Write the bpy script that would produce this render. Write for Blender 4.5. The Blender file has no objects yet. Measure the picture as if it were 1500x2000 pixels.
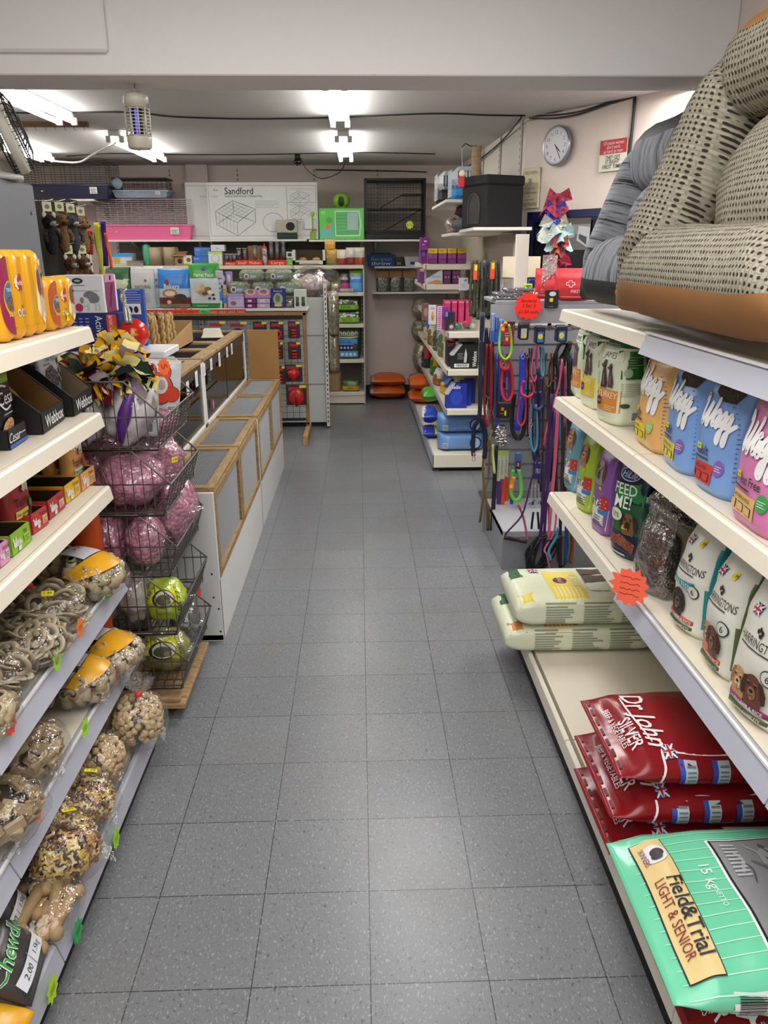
import bpy,bmesh,math,random
from mathutils import Vector,Matrix,noise
PI=math.pi
rad=math.radians
scene=bpy.context.scene
col=scene.collection
rnd=random.Random(7)
# camera model (measured from the floor grid)
F_PX,PITCH,YAW,ROLL,CAM_H=1509.44,.326389,-.0298207,-.00398777,1.7832
def _axes():
 cp,sp=math.cos(PITCH),math.sin(PITCH)
 f,u,r=Vector((0,cp,-sp)),Vector((0,sp,cp)),Vector((1,0,0))
 Z=Matrix.Rotation(YAW,3,'Z')
 f,u,r=Z@f,Z@u,Z@r
 cr,sr=math.cos(ROLL),math.sin(ROLL)
 return r*cr+u*sr,-r*sr+u*cr,f
AX_R,AX_U,AX_F=_axes()
CAM=Vector((0,0,CAM_H))
def _ray(x,y):return AX_R*(x-750)/F_PX+AX_U*(1000-y)/F_PX+AX_F
def at_z(x,y,z):d=_ray(x,y);return CAM+d*((z-CAM_H)/d.z)
def at_x(x,y,X):d=_ray(x,y);return CAM+d*(X/d.x)
def at_y(x,y,Y):d=_ray(x,y);return CAM+d*(Y/d.y)
# materials
def lin(h):
 h=h.lstrip('#')
 c=[int(h[i:i+2],16)/255 for i in (0,2,4)]
 return tuple(v/12.92 if v<=.04045 else ((v+.055)/1.055)**2.4 for v in c)+(1,)
MATS={}
def nodes_of(name):
 m=bpy.data.materials.new(name);m.use_nodes=True
 nt=m.node_tree;nt.nodes.clear()
 out=nt.nodes.new('ShaderNodeOutputMaterial')
 return m,nt,out
def N(nt,t,**kw):
 n=nt.nodes.new(t)
 for k,v in kw.items():
  if k in n.inputs.keys():n.inputs[k].default_value=v
  else:setattr(n,k,v)
 return n
def mat(c,rough=.5,metal=0.,var=.06,bump=0.,scale=30.,emit=0.,spec=.5):
 key=(c,rough,metal,var,bump,scale,emit,spec)
 if key in MATS:return MATS[key]
 m,nt,out=nodes_of('paint_'+c.lstrip('#'))
 b=N(nt,'ShaderNodeBsdfPrincipled',Roughness=rough,Metallic=metal)
 b.inputs['Specular IOR Level'].default_value=spec
 C=lin(c)
 if var or bump:
  tc=N(nt,'ShaderNodeTexCoord')
  nz=N(nt,'ShaderNodeTexNoise',Scale=scale,Detail=2.)
  nt.links.new(tc.outputs['Object'],nz.inputs['Vector'])
  if var:
   mx=N(nt,'ShaderNodeMix',data_type='RGBA')
   mx.inputs['A'].default_value=tuple(v*(1-var) for v in C[:3])+(1,)
   mx.inputs['B'].default_value=tuple(min(1,v*(1+var)) for v in C[:3])+(1,)
   nt.links.new(nz.outputs['Fac'],mx.inputs['Factor']);nt.links.new(mx.outputs['Result'],b.inputs['Base Color'])
  if bump:
   bp=N(nt,'ShaderNodeBump',Strength=bump,Distance=.004)
   nt.links.new(nz.outputs['Fac'],bp.inputs['Height']);nt.links.new(bp.outputs['Normal'],b.inputs['Normal'])
 if not var:b.inputs['Base Color'].default_value=C
 if emit:
  b.inputs['Emission Color'].default_value=C;b.inputs['Emission Strength'].default_value=emit
 nt.links.new(b.outputs[0],out.inputs[0])
 MATS[key]=m
 return m
def gloss(c):return mat(c,.28,0,.05,.35,22.)
def card(c):return mat(c,.6,0,.05)
def ink(c):return mat(c,.5,0,0)
def film(tint='#ffffff',dens=.10,rough=.12,scale=28.):
 key=('film',tint,dens,rough,scale)
 if key in MATS:return MATS[key]
 m,nt,out=nodes_of('clear_film')
 tc=N(nt,'ShaderNodeTexCoord');nz=N(nt,'ShaderNodeTexNoise',Scale=scale,Detail=2.)
 nt.links.new(tc.outputs['Object'],nz.inputs['Vector'])
 bp=N(nt,'ShaderNodeBump',Strength=1.,Distance=.014);nt.links.new(nz.outputs['Fac'],bp.inputs['Height'])
 tr=N(nt,'ShaderNodeBsdfTransparent');tr.inputs[0].default_value=lin(tint)
 b=N(nt,'ShaderNodeBsdfGlossy',Roughness=rough);b.inputs[0].default_value=(.95,.95,.95,1)
 nt.links.new(bp.outputs['Normal'],b.inputs['Normal'])
 lw=N(nt,'ShaderNodeLayerWeight',Blend=.35);nt.links.new(bp.outputs['Normal'],lw.inputs['Normal'])
 mr=N(nt,'ShaderNodeMapRange');mr.inputs['To Min'].default_value=dens;mr.inputs['To Max'].default_value=min(1,dens+.26)
 nt.links.new(lw.outputs['Facing'],mr.inputs['Value'])
 mx=N(nt,'ShaderNodeMixShader');nt.links.new(mr.outputs[0],mx.inputs[0])
 nt.links.new(tr.outputs[0],mx.inputs[1]);nt.links.new(b.outputs[0],mx.inputs[2]);nt.links.new(mx.outputs[0],out.inputs[0])
 MATS[key]=m
 return m
def glass():
 if 'glass' in MATS:return MATS['glass']
 m,nt,out=nodes_of('thin_glass')
 tr=N(nt,'ShaderNodeBsdfTransparent');tr.inputs[0].default_value=(.86,.9,.88,1)
 g=N(nt,'ShaderNodeBsdfGlossy',Roughness=.03)
 fr=N(nt,'ShaderNodeFresnel',IOR=1.45)
 mx=N(nt,'ShaderNodeMixShader');nt.links.new(fr.outputs[0],mx.inputs[0])
 nt.links.new(tr.outputs[0],mx.inputs[1]);nt.links.new(g.outputs[0],mx.inputs[2]);nt.links.new(mx.outputs[0],out.inputs[0])
 MATS['glass']=m
 return m
def wood(c1,c2,scale=6.,axis=(1,12,12),rough=.6):
 key=('wood',c1,c2,scale,axis)
 if key in MATS:return MATS[key]
 m,nt,out=nodes_of('wood')
 tc=N(nt,'ShaderNodeTexCoord');mp=N(nt,'ShaderNodeMapping');mp.inputs['Scale'].default_value=axis
 nz=N(nt,'ShaderNodeTexNoise',Scale=scale,Detail=5.,Distortion=1.)
 cr=N(nt,'ShaderNodeValToRGB');cr.color_ramp.elements[0].color=lin(c1);cr.color_ramp.elements[1].color=lin(c2)
 cr.color_ramp.elements[0].position=.35;cr.color_ramp.elements[1].position=.65
 b=N(nt,'ShaderNodeBsdfPrincipled',Roughness=rough)
 nt.links.new(tc.outputs['Object'],mp.inputs[0]);nt.links.new(mp.outputs[0],nz.inputs['Vector'])
 nt.links.new(nz.outputs['Fac'],cr.inputs[0]);nt.links.new(cr.outputs[0],b.inputs['Base Color']);nt.links.new(b.outputs[0],out.inputs[0])
 MATS[key]=m
 return m
def speck(c1,c2,scale=60.,rough=.6,bump=.5,c3=None):
 """two colours broken up in flakes or fibres (hay, shavings, kibble, fur)"""
 key=('speck',c1,c2,scale,rough,bump,c3)
 if key in MATS:return MATS[key]
 m,nt,out=nodes_of('flecked')
 tc=N(nt,'ShaderNodeTexCoord')
 vo=N(nt,'ShaderNodeTexVoronoi',Scale=scale)
 nt.links.new(tc.outputs['Object'],vo.inputs['Vector'])
 sp=N(nt,'ShaderNodeSeparateColor');nt.links.new(vo.outputs['Color'],sp.inputs[0])
 cr=N(nt,'ShaderNodeValToRGB');cr.color_ramp.elements[0].color=lin(c1);cr.color_ramp.elements[1].color=lin(c2)
 if c3:e=cr.color_ramp.elements.new(.5);e.color=lin(c3)
 nt.links.new(sp.outputs[0],cr.inputs[0])
 b=N(nt,'ShaderNodeBsdfPrincipled',Roughness=rough);nt.links.new(cr.outputs[0],b.inputs['Base Color'])
 bp=N(nt,'ShaderNodeBump',Strength=bump,Distance=.01);bp.invert=True
 nt.links.new(vo.outputs['Distance'],bp.inputs['Height']);nt.links.new(bp.outputs['Normal'],b.inputs['Normal'])
 nt.links.new(b.outputs[0],out.inputs[0])
 MATS[key]=m
 return m
 # mesh builder
_TXT={}
def text_mesh(s,bold=0.):
 k=(s,bold)
 if k not in _TXT:
  c=bpy.data.curves.new('t','FONT');c.body=s;c.size=1.38;c.resolution_u=2;c.fill_mode='FRONT';c.offset=bold
  o=bpy.data.objects.new('t',c);col.objects.link(o)
  bpy.context.view_layer.update()
  me=o.evaluated_get(bpy.context.evaluated_depsgraph_get()).to_mesh()
  vs=[(v.co.x,v.co.y) for v in me.vertices];fs=[tuple(p.vertices) for p in me.polygons]
  w=max([v[0] for v in vs] or [0])
  _TXT[k]=(vs,fs,w)
  o.to_mesh_clear();bpy.data.objects.remove(o);bpy.data.curves.remove(c)
 return _TXT[k]
def spl(pts,k=6,closed=False):
 """smooth curve through points"""
 P=[Vector(p) for p in pts];n=len(P);out=[]
 if n<3:return P
 rng=range(n) if closed else range(n-1)
 for i in rng:
  p1,p2=P[i],P[(i+1)%n]
  p0=P[i-1] if (i>0 or closed) else p1*2-p2
  p3=P[(i+2)%n] if (i<n-2 or closed) else p2*2-p1
  for j in range(k):
   t=j/k
   out.append(.5*((2*p1)+(p2-p0)*t+(2*p0-5*p1+4*p2-p3)*t*t+(3*p1-p0-3*p2+p3)*t**3))
 if not closed:out.append(P[-1])
 return out
class MB:
 def __init__(s):s.v=[];s.f=[];s.mi=[];s.sm=[];s.mats=[]
 def m(s,m):
  if m not in s.mats:s.mats.append(m)
  return s.mats.index(m)
 def add(s,vs,fs,m,sm=False,T=None):
  o=len(s.v)
  if T is not None:vs=[T@Vector(v) for v in vs]
  s.v+=[tuple(v) for v in vs]
  ml=m if isinstance(m,list) else None
  k=None if ml else s.m(m)
  for i,f in enumerate(fs):
   s.f.append(tuple(o+j for j in f));s.mi.append(s.m(ml[i]) if ml else k);s.sm.append(sm)
  return s
 def box(s,x0,y0,z0,x1,y1,z1,m,b=0.,T=None):
  if x0>x1:x0,x1=x1,x0
  if y0>y1:y0,y1=y1,y0
  if z0>z1:z0,z1=z1,z0
  if b<=0:
   vs=[(x,y,z) for x in (x0,x1) for y in (y0,y1) for z in (z0,z1)]
   return s.add(vs,[(0,1,3,2),(4,6,7,5),(0,4,5,1),(2,3,7,6),(0,2,6,4),(1,5,7,3)],m,False,T)
  b=min(b,(x1-x0)*.45,(y1-y0)*.45,(z1-z0)*.45)
  c=((x0+x1)/2,(y0+y1)/2,(z0+z1)/2);h=((x1-x0)/2,(y1-y0)/2,(z1-z0)/2)
  vs=[];ix={}
  for sx in (-1,1):
   for sy in (-1,1):
    for sz in (-1,1):
     sg=(sx,sy,sz)
     for a in range(3):
      ix[(sg,a)]=len(vs)
      vs.append(tuple(c[i]+sg[i]*(h[i] if i==a else h[i]-b) for i in range(3)))
  fs=[]
  for sx in (-1,1):
   for sy in (-1,1):
    for sz in (-1,1):fs.append(tuple(ix[((sx,sy,sz),a)] for a in range(3)))
  for a in range(3):
   o=[i for i in range(3) if i!=a]
   for sa in (-1,1):
    q=[]
    for (p,r) in ((-1,-1),(1,-1),(1,1),(-1,1)):
     g=[0,0,0];g[a]=sa;g[o[0]]=p;g[o[1]]=r
     q.append(ix[(tuple(g),a)])
    fs.append(tuple(q))
   for p in (-1,1):
    for r in (-1,1):
     g0=[0,0,0];g0[a]=-1;g0[o[0]]=p;g0[o[1]]=r;g1=list(g0);g1[a]=1
     fs.append((ix[(tuple(g0),o[0])],ix[(tuple(g1),o[0])],ix[(tuple(g1),o[1])],ix[(tuple(g0),o[1])]))
  return s.add(vs,fs,m,False,T)
 def tube(s,pts,r,m,n=6,closed=False,flat=None,sm=True,cap=True):
  P=[Vector(p) for p in pts];k=len(P);rs=r if isinstance(r,(list,tuple)) else [r]*k
  vs=[];up=None
  for i,p in enumerate(P):
   if closed:d=P[(i+1)%k]-P[i-1]
   else:d=P[min(i+1,k-1)]-P[max(i-1,0)]
   d=d.normalized() if d.length>1e-9 else Vector((0,0,1))
   if flat is not None:up=Vector(flat[1])
   if up is None:up=Vector((0,0,1)) if abs(d.z)<.9 else Vector((1,0,0))
   a=d.cross(up)
   if a.length<1e-6:a=d.cross(Vector((.3,.9,.1)))
   a.normalize();b=a.cross(d);up=b
   ra,rb=(rs[i],rs[i]) if flat is None else (rs[i],rs[i]*flat[0])
   for j in range(n):
    t=2*PI*(j+.5)/n
    vs.append(p+a*math.cos(t)*ra+b*math.sin(t)*rb)
  fs=[]
  for i in range(k if closed else k-1):
   o,q=i*n,((i+1)%k)*n
   for j in range(n):fs.append((o+j,o+(j+1)%n,q+(j+1)%n,q+j))
  if not closed and cap:fs+=[tuple(range(n-1,-1,-1)),tuple((k-1)*n+j for j in range(n))]
  return s.add(vs,fs,m,sm)
 def wire(s,a,b,r,m,n=4):return s.tube([a,b],r,m,n,sm=False)
 def lathe(s,prof,m,n=20,c=(0,0,0),T=None,sm=True,arc=1.):
  vs=[];k=len(prof)
  nn=n if arc>=1 else n+1
  for j in range(nn):
   t=2*PI*arc*j/n
   for (r,z) in prof:vs.append((c[0]+r*math.cos(t),c[1]+r*math.sin(t),c[2]+z))
  fs=[]
  for j in range(n):
   a,b=j*k,((j+1)%nn)*k
   for i in range(k-1):fs.append((a+i,b+i,b+i+1,a+i+1))
  if arc>=1:
   if prof[0][0]>1e-5:fs.append(tuple(j*k for j in range(n-1,-1,-1)))
   if prof[-1][0]>1e-5:fs.append(tuple(j*k+k-1 for j in range(n)))
  ml=m
  if callable(m):
   ml=[]
   for f in fs:
    z=sum(vs[i][2] for i in f)/len(f)-c[2];ml.append(m(z))
  return s.add(vs,fs,ml,sm,T)
 def prism(s,poly,d0,d1,m,ax='y',T=None):
  """poly of 2D points extruded along an axis"""
  def p(u,v,d):return {'y':(u,d,v),'x':(d,u,v),'z':(u,v,d)}[ax]
  k=len(poly);vs=[p(u,v,d0) for u,v in poly]+[p(u,v,d1) for u,v in poly]
  fs=[tuple(range(k)),tuple(range(2*k-1,k-1,-1))]+[(i,k+i,k+(i+1)%k,(i+1)%k) for i in range(k)]
  return s.add(vs,fs,m,False,T)
 def ball(s,c,r,m,n=14,k=9,sc=(1,1,1),T=None,amp=0.,fr=6.,seed=0,sq=1.,flat=-1.):
  vs=[(0,0,1)]
  for i in range(1,k):
   t=PI*i/k
   for j in range(n):vs.append((math.sin(t)*math.cos(2*PI*j/n),math.sin(t)*math.sin(2*PI*j/n),math.cos(t)))
  vs.append((0,0,-1));L=len(vs)-1
  fs=[(0,1+j,1+(j+1)%n) for j in range(n)]
  for i in range(k-2):
   o=1+i*n
   for j in range(n):fs.append((o+j,o+n+j,o+n+(j+1)%n,o+(j+1)%n))
  o=1+(k-2)*n
  fs+=[(o+j,L,o+(j+1)%n) for j in range(n)]
  out=[]
  for v in vs:
   q=1.
   if sq!=1.:v=(math.copysign(abs(v[0])**sq,v[0]),math.copysign(abs(v[1])**sq,v[1]),v[2])
   v=(v[0],v[1],max(v[2],flat))
   if amp:q+=amp*noise.noise(Vector(v)*fr+Vector((seed,seed*.7,0)))
   out.append((c[0]+v[0]*r*sc[0]*q,c[1]+v[1]*r*sc[1]*q,c[2]+v[2]*r*sc[2]*q))
  return s.add(out,fs,m,True,T)
 def build(s,name,parent=None,loc=None,rz=0.,label=None,cat=None,group=None,kind=None,rot=None,recalc=True):
  me=bpy.data.meshes.new(name)
  me.from_pydata(s.v,[],s.f)
  for m in s.mats:me.materials.append(m)
  me.polygons.foreach_set('material_index',s.mi);me.polygons.foreach_set('use_smooth',s.sm)
  if recalc:
   bm=bmesh.new();bm.from_mesh(me);bmesh.ops.recalc_face_normals(bm,faces=bm.faces[:]);bm.to_mesh(me);bm.free()
  me.update()
  o=bpy.data.objects.new(name,me);col.objects.link(o)
  if parent is not None:o.parent=parent
  if loc is not None:o.location=loc
  if rot is not None:o.rotation_euler=rot
  elif rz:o.rotation_euler=(0,0,rz)
  return tag(o,label,cat,group,kind)
def tag(o,label=None,cat=None,group=None,kind=None):
 if label:o['label']=label
 if cat:o['category']=cat
 if group:o['group']=group
 if kind:o['kind']=kind
 return o
def thing(name,label,cat,loc=(0,0,0),rz=0.,group=None,rot=None):
 o=bpy.data.objects.new(name,None);o.empty_display_size=.05;col.objects.link(o)
 o.location=loc;o.rotation_euler=rot if rot else (0,0,rz)
 return tag(o,label,cat,group)
def dup(root,loc,rz=0.,label=None,rot=None):
 r=root.copy();col.objects.link(r);r.location=loc;r.rotation_euler=rot if rot else (0,0,rz)
 if label:r['label']=label
 for ch in list(root.children):
  c=ch.copy();col.objects.link(c);c.parent=r
  for g in list(ch.children):
   d=g.copy();col.objects.link(d);d.parent=c
 return r
def struct(name,mb,label=None):return mb.build(name,kind='structure',label=label)
# printing on surfaces: F(u, v, layer) -> point
def plane(o,U,V,Nn,off=.0012):
 o,U,V,Nn=Vector(o),Vector(U),Vector(V),Vector(Nn)
 return lambda u,v,L=0:o+U*u+V*v+Nn*(off+.0007*L)
def front_of(y,off=.0012):return plane((0,y,0),(1,0,0),(0,0,1),(0,-1,0),off)
def d_rect(mb,Fn,x0,z0,x1,z1,m,L=0,nx=1,nz=1):
 vs=[Fn(x0+(x1-x0)*i/nx,z0+(z1-z0)*j/nz,L) for j in range(nz+1) for i in range(nx+1)]
 w=nx+1
 fs=[(j*w+i,j*w+i+1,(j+1)*w+i+1,(j+1)*w+i) for j in range(nz) for i in range(nx)]
 mb.add(vs,fs,m,True)
def d_poly(mb,Fn,pts,m,L=0,rings=1):
 cx=sum(p[0] for p in pts)/len(pts);cz=sum(p[1] for p in pts)/len(pts)
 vs=[Fn(cx,cz,L)];k=len(pts)
 for r in range(1,rings+1):
  for p in pts:vs.append(Fn(cx+(p[0]-cx)*r/rings,cz+(p[1]-cz)*r/rings,L))
 fs=[(0,1+i,1+(i+1)%k) for i in range(k)]
 for r in range(rings-1):
  o=1+r*k
  fs+=[(o+i,o+k+i,o+k+(i+1)%k,o+(i+1)%k) for i in range(k)]
 mb.add(vs,fs,m,True)
def d_ell(mb,Fn,cx,cz,rx,rz,m,L=0,n=18,rings=1,rot=0.):
 c,s=math.cos(rot),math.sin(rot)
 pts=[]
 for i in range(n):
  u,v=rx*math.cos(2*PI*i/n),rz*math.sin(2*PI*i/n)
  pts.append((cx+u*c-v*s,cz+u*s+v*c))
 d_poly(mb,Fn,pts,m,L,rings)
def d_text(mb,Fn,s,cx,cz,h,m,L=1,al='C',sx=1.,shear=0.,rot=0.,bold=.0,wfit=None):
 vs,fs,w=text_mesh(s,bold)
 if not fs:return
 if wfit:sx=wfit/max(1e-6,w*h)
 x0={'C':-w/2,'L':0,'R':-w}[al]
 c,sn=math.cos(rot),math.sin(rot)
 out=[]
 for (x,y) in vs:
  u=(x+x0+shear*y)*h*sx;v=(y-.5)*h
  out.append(Fn(cx+u*c-v*sn,cz+u*sn+v*c,L))
 mb.add(out,fs,m)
def d_stroke(mb,Fn,pts,w,m,L=1,k=5):
 P=spl([(p[0],p[1],0) for p in pts],k);vs=[]
 for i,p in enumerate(P):
  d=P[min(i+1,len(P)-1)]-P[max(i-1,0)]
  n=Vector((-d.y,d.x,0));n=n.normalized()*w/2 if n.length>1e-9 else Vector((0,w/2,0))
  if i in (0,len(P)-1):n*=.55
  vs+=[Fn(p.x+n.x,p.y+n.y,L),Fn(p.x-n.x,p.y-n.y,L)]
 mb.add(vs,[(2*i,2*i+1,2*i+3,2*i+2) for i in range(len(P)-1)],m,True)
def d_lines(mb,Fn,x0,z0,x1,z1,n,m,L=1,fill=.45,seed=1,seg=1):
 r=random.Random(seed);h=(z1-z0)/n
 for i in range(n):
  a=x0;b=x0+(x1-x0)*(1. if r.random()<.7 else r.uniform(.5,.9))
  d_rect(mb,Fn,a,z1-h*(i+1),b,z1-h*(i+1)+h*fill,m,L,seg,1)
def d_bar(mb,Fn,x0,z0,x1,z1,L=1,seed=3):
 d_rect(mb,Fn,x0,z0,x1,z1,ink('#f4f4f2'),L,2,2);r=random.Random(seed)
 x=x0+(x1-x0)*.08;e=x1-(x1-x0)*.08
 while x<e:
  w=(x1-x0)*r.choice((.02,.035,.055));d_rect(mb,Fn,x,z0+(z1-z0)*.14,min(e,x+w),z1-(z1-z0)*.06,ink('#141414'),L+1,1,1)
  x+=w+(x1-x0)*r.choice((.025,.04))
W_STROKES=[[(-.04,.66),(.05,.92),(.10,.55),(.15,.08),(.22,.1),(.30,.5),(.335,.72),(.36,.1),(.43,.08),(.52,.55),(.57,.95)],[(.75,.48),(.67,.56),(.59,.36),(.62,.1),(.70,.18),(.765,.5),(.755,.14),(.80,.08),(.86,.22)],[(1.02,.48),(.94,.56),(.86,.38),(.89,.16),(.97,.25),(1.035,.52),(1.02,.0),(.96,-.36),(.87,-.32),(.91,-.08),(1.03,.06),(1.12,.2)],[(1.28,.48),(1.2,.56),(1.12,.38),(1.15,.16),(1.23,.25),(1.295,.52),(1.28,.0),(1.22,-.36),(1.13,-.32),(1.17,-.08),(1.3,.08),(1.5,.34)]]
def d_wagg(mb,Fn,cx,cz,w,m,L=2,rot=0.,th=.085,hs=.72):
 k=w/1.54;c,s=math.cos(rot),math.sin(rot)
 for st in W_STROKES:
  pts=[]
  for (x,y) in st:
   u,v=(x-.73)*k,(y-.3)*k*hs
   pts.append((cx+u*c-v*s,cz+u*s+v*c))
  d_stroke(mb,Fn,pts,th*k*1.15,m,L)
def starpts(cx,cz,r,n=11,q=.72,rot=0.,sx=1.,jit=0.,seed=0):
 rr=random.Random(seed);out=[]
 for i in range(2*n):
  a=rot+PI*i/n;d=r*(1 if i%2==0 else q)*(1+jit*rr.uniform(-1,1))
  out.append((cx+d*math.cos(a)*sx,cz+d*math.sin(a)))
 return out
 # bags, sacks and pouches
def prof(p,t):
 t=min(1.,max(0.,t))
 for (a,va),(b,vb) in zip(p,p[1:]):
  if t<=b:
   u=(t-a)/max(1e-9,b-a);u=u*u*(3-2*u);return va+(vb-va)*u
 return p[-1][1]
STAND=[(0,.82),(.06,.98),(.2,1.),(.55,.92),(.85,.5),(.95,.1),(1,.04)]
BLOCK=[(0,.9),(.05,1.),(.5,1.),(.78,.9),(.92,.4),(1,.1)]
LIE=[(0,.05),(.05,.25),(.15,.72),(.35,.98),(.65,1.),(.85,.72),(.95,.25),(1,.05)]
class Sack:
 def __init__(s,W,H,D,bt=STAND,at=((0,.96),(.1,1),(1,1)),n=3.,amp=.004,fr=9.,seed=0):
  s.W,s.H,s.D,s.bt,s.at,s.n,s.amp,s.fr,s.seed=W,H,D,bt,at,n,amp,fr,seed
 def ab(s,z):t=z/s.H;return s.W/2*prof(s.at,t),s.D/2*prof(s.bt,t)
 def nz(s,x,z,side):return s.amp*noise.noise(Vector((x*s.fr+s.seed*7.3,side*3.1+s.seed,z*s.fr)))
 def y(s,x,z,side):
  a,b=s.ab(z);q=min(1.,abs(x)/a)
  w=min(1.,b/.02)
  return side*b*(max(0.,1-q**s.n))**(1/s.n)+s.nz(x,z,side)*w*(1-q**6)
 def front(s,x,z,L=0):
  a,b=s.ab(z);x=max(-a*.985,min(a*.985,x))
  return Vector((x,s.y(x,z,-1)-.0022-.0008*L,z))
 def side(s,sg):
  def Fn(u,z,L=0):
   a,b=s.ab(z);q=min(.97,abs(u)/max(b,1e-4))
   return Vector((sg*(a*(1-q**s.n)**(1/s.n)+.0025+.0008*L),u,z))
  return Fn
 def body(s,mb,fm,rows=18,cols=36):
  n,k=cols,rows+1
  vs=[]
  for i in range(k):
   z=s.H*i/rows;a,b=s.ab(z)
   for j in range(n):
    t=2*PI*(j+.5)/n;cx,sy=math.cos(t),math.sin(t)
    x=a*math.copysign(abs(cx)**(2/s.n),cx);sd=1 if sy>0 else -1
    vs.append((x,s.y(x,z,sd),z))
  fs=[];ms=[]
  for i in range(rows):
   for j in range(n):
    q=(i*n+j,i*n+(j+1)%n,(i+1)*n+(j+1)%n,(i+1)*n+j)
    fs.append(q)
    if callable(fm):
     c=[sum(vs[w][e] for w in q)/4 for e in range(3)];ms.append(fm(*c))
  fs+=[tuple(range(n)),tuple(rows*n+j for j in range(n))]
  if callable(fm):ms+=[fm(0,0,0),fm(0,0,s.H)]
  mb.add(vs,fs,ms if callable(fm) else fm,True)
  return mb
LAY=(-PI/2,0,0)
def price_tag(mb,Fn,x,z,w=.022,h=.013,c='#f2e320'):
 d_rect(mb,Fn,x-w/2,z-h/2,x+w/2,z+h/2,ink(c),3,2,1)
 d_text(mb,Fn,'1.99',x,z,h*.5,ink('#3a3420'),4)
 # the room
CEIL=2.75
PINK=mat('#e3d5cb',.8,0,.03);WHITE_W=mat('#dcd9d8',.8,0,.02);CREAM=mat('#e4dac6',.45,0,.02);LIPC=mat('#eae1cf',.4,0,.02)
STRIP=mat('#b3b5c1',.35,0,.03);BLACK=mat('#101010',.6,0,0);METAL=mat('#8f8f92',.35,.9,0)
def floor_material():
 m,nt,out=nodes_of('vinyl_tile_floor')
 tc=N(nt,'ShaderNodeTexCoord')
 mp=N(nt,'ShaderNodeMapping');mp.inputs['Location'].default_value=(-.0054+.305*40,-1.4898+.305*40,0)
 nt.links.new(tc.outputs['Object'],mp.inputs[0])
 br=N(nt,'ShaderNodeTexBrick',offset=0.,squash=1.)
 br.inputs['Scale'].default_value=1;br.inputs['Brick Width'].default_value=.305;br.inputs['Row Height'].default_value=.305
 br.inputs['Mortar Size'].default_value=.0015;br.inputs['Mortar Smooth'].default_value=.1;br.inputs['Bias'].default_value=0
 br.inputs['Color1'].default_value=lin('#74767a');br.inputs['Color2'].default_value=lin('#7b7d80');br.inputs['Mortar'].default_value=lin('#303032')
 nt.links.new(mp.outputs[0],br.inputs['Vector'])
 st=N(nt,'ShaderNodeMapping');st.inputs['Scale'].default_value=(165,85,1);nt.links.new(tc.outputs['Object'],st.inputs[0])
 n1=N(nt,'ShaderNodeTexNoise',Scale=1.,Detail=2.,Distortion=.6);nt.links.new(st.outputs[0],n1.inputs['Vector'])
 s2=N(nt,'ShaderNodeMapping');s2.inputs['Scale'].default_value=(140,75,1);s2.inputs['Location'].default_value=(5,9,0);nt.links.new(tc.outputs['Object'],s2.inputs[0])
 n2=N(nt,'ShaderNodeTexNoise',Scale=1.,Detail=2.,Distortion=.8);nt.links.new(s2.outputs[0],n2.inputs['Vector'])
 def ramp(src,a,b):
  r=N(nt,'ShaderNodeMapRange');r.inputs['From Min'].default_value=a;r.inputs['From Max'].default_value=b;nt.links.new(src,r.inputs['Value']);return r.outputs[0]
 def mix(a,b_col,f,amt):
  x=N(nt,'ShaderNodeMix',data_type='RGBA');ml=N(nt,'ShaderNodeMath',operation='MULTIPLY');ml.inputs[1].default_value=amt
  nt.links.new(f,ml.inputs[0]);nt.links.new(ml.outputs[0],x.inputs['Factor']);nt.links.new(a,x.inputs['A']);x.inputs['B'].default_value=lin(b_col);return x.outputs['Result']
 c=mix(br.outputs['Color'],'#a2a4a6',ramp(n1.outputs['Fac'],.60,.66),.68)
 c=mix(c,'#46484c',ramp(n2.outputs['Fac'],.62,.68),.68)
 n3=N(nt,'ShaderNodeTexNoise',Scale=1.6,Detail=4.);nt.links.new(tc.outputs['Object'],n3.inputs['Vector'])
 c=mix(c,'#6b675f',ramp(n3.outputs['Fac'],.5,.75),.35)
 b=N(nt,'ShaderNodeBsdfPrincipled');nt.links.new(c,b.inputs['Base Color'])
 b.inputs['Specular IOR Level'].default_value=.45
 r=N(nt,'ShaderNodeMapRange');r.inputs['To Min'].default_value=.22;r.inputs['To Max'].default_value=.42;nt.links.new(n3.outputs['Fac'],r.inputs['Value']);nt.links.new(r.outputs[0],b.inputs['Roughness'])
 bp=N(nt,'ShaderNodeBump',Strength=.12,Distance=.003);nt.links.new(br.outputs['Fac'],bp.inputs['Height']);bp.invert=True ;nt.links.new(bp.outputs['Normal'],b.inputs['Normal'])
 nt.links.new(b.outputs[0],out.inputs[0])
 return m
struct('floor',MB().box(-4.1,-2.6,-.1,3.3,10.2,0,floor_material()))
struct('ceiling',MB().box(-4.1,-2.6,CEIL,3.3,10.2,CEIL+.1,mat('#d3d1cf',.85,0,.02)))
struct('wall_back',MB().box(-4.1,10.1,0,1.4,10.2,CEIL,PINK).box(-2.03,10.02,0,-1.78,10.1,CEIL,PINK))
struct('wall_left',MB().box(-4.1,-2.6,0,-4.0,10.1,CEIL,PINK))
struct('wall_right',MB().box(1.26,-2.6,0,1.36,3.0,CEIL,PINK).box(1.36,2.86,0,3.3,2.99,CEIL,PINK))
D_A,D_B=Vector((1.32,6.62,0)),Vector((3.2,3.58,0))
D_U=(D_B-D_A).normalized();D_N=Vector((-D_U.y,D_U.x,0))*-1
if D_N.x>0:D_N=-D_N
def diag(px,py,off=0.):
 """photo point on the slanting wall"""
 d=_ray(px,py);p0=D_A+D_N*off
 t=(p0-CAM).dot(D_N)/d.dot(D_N);return CAM+d*t
DT=-D_N*.08
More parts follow.
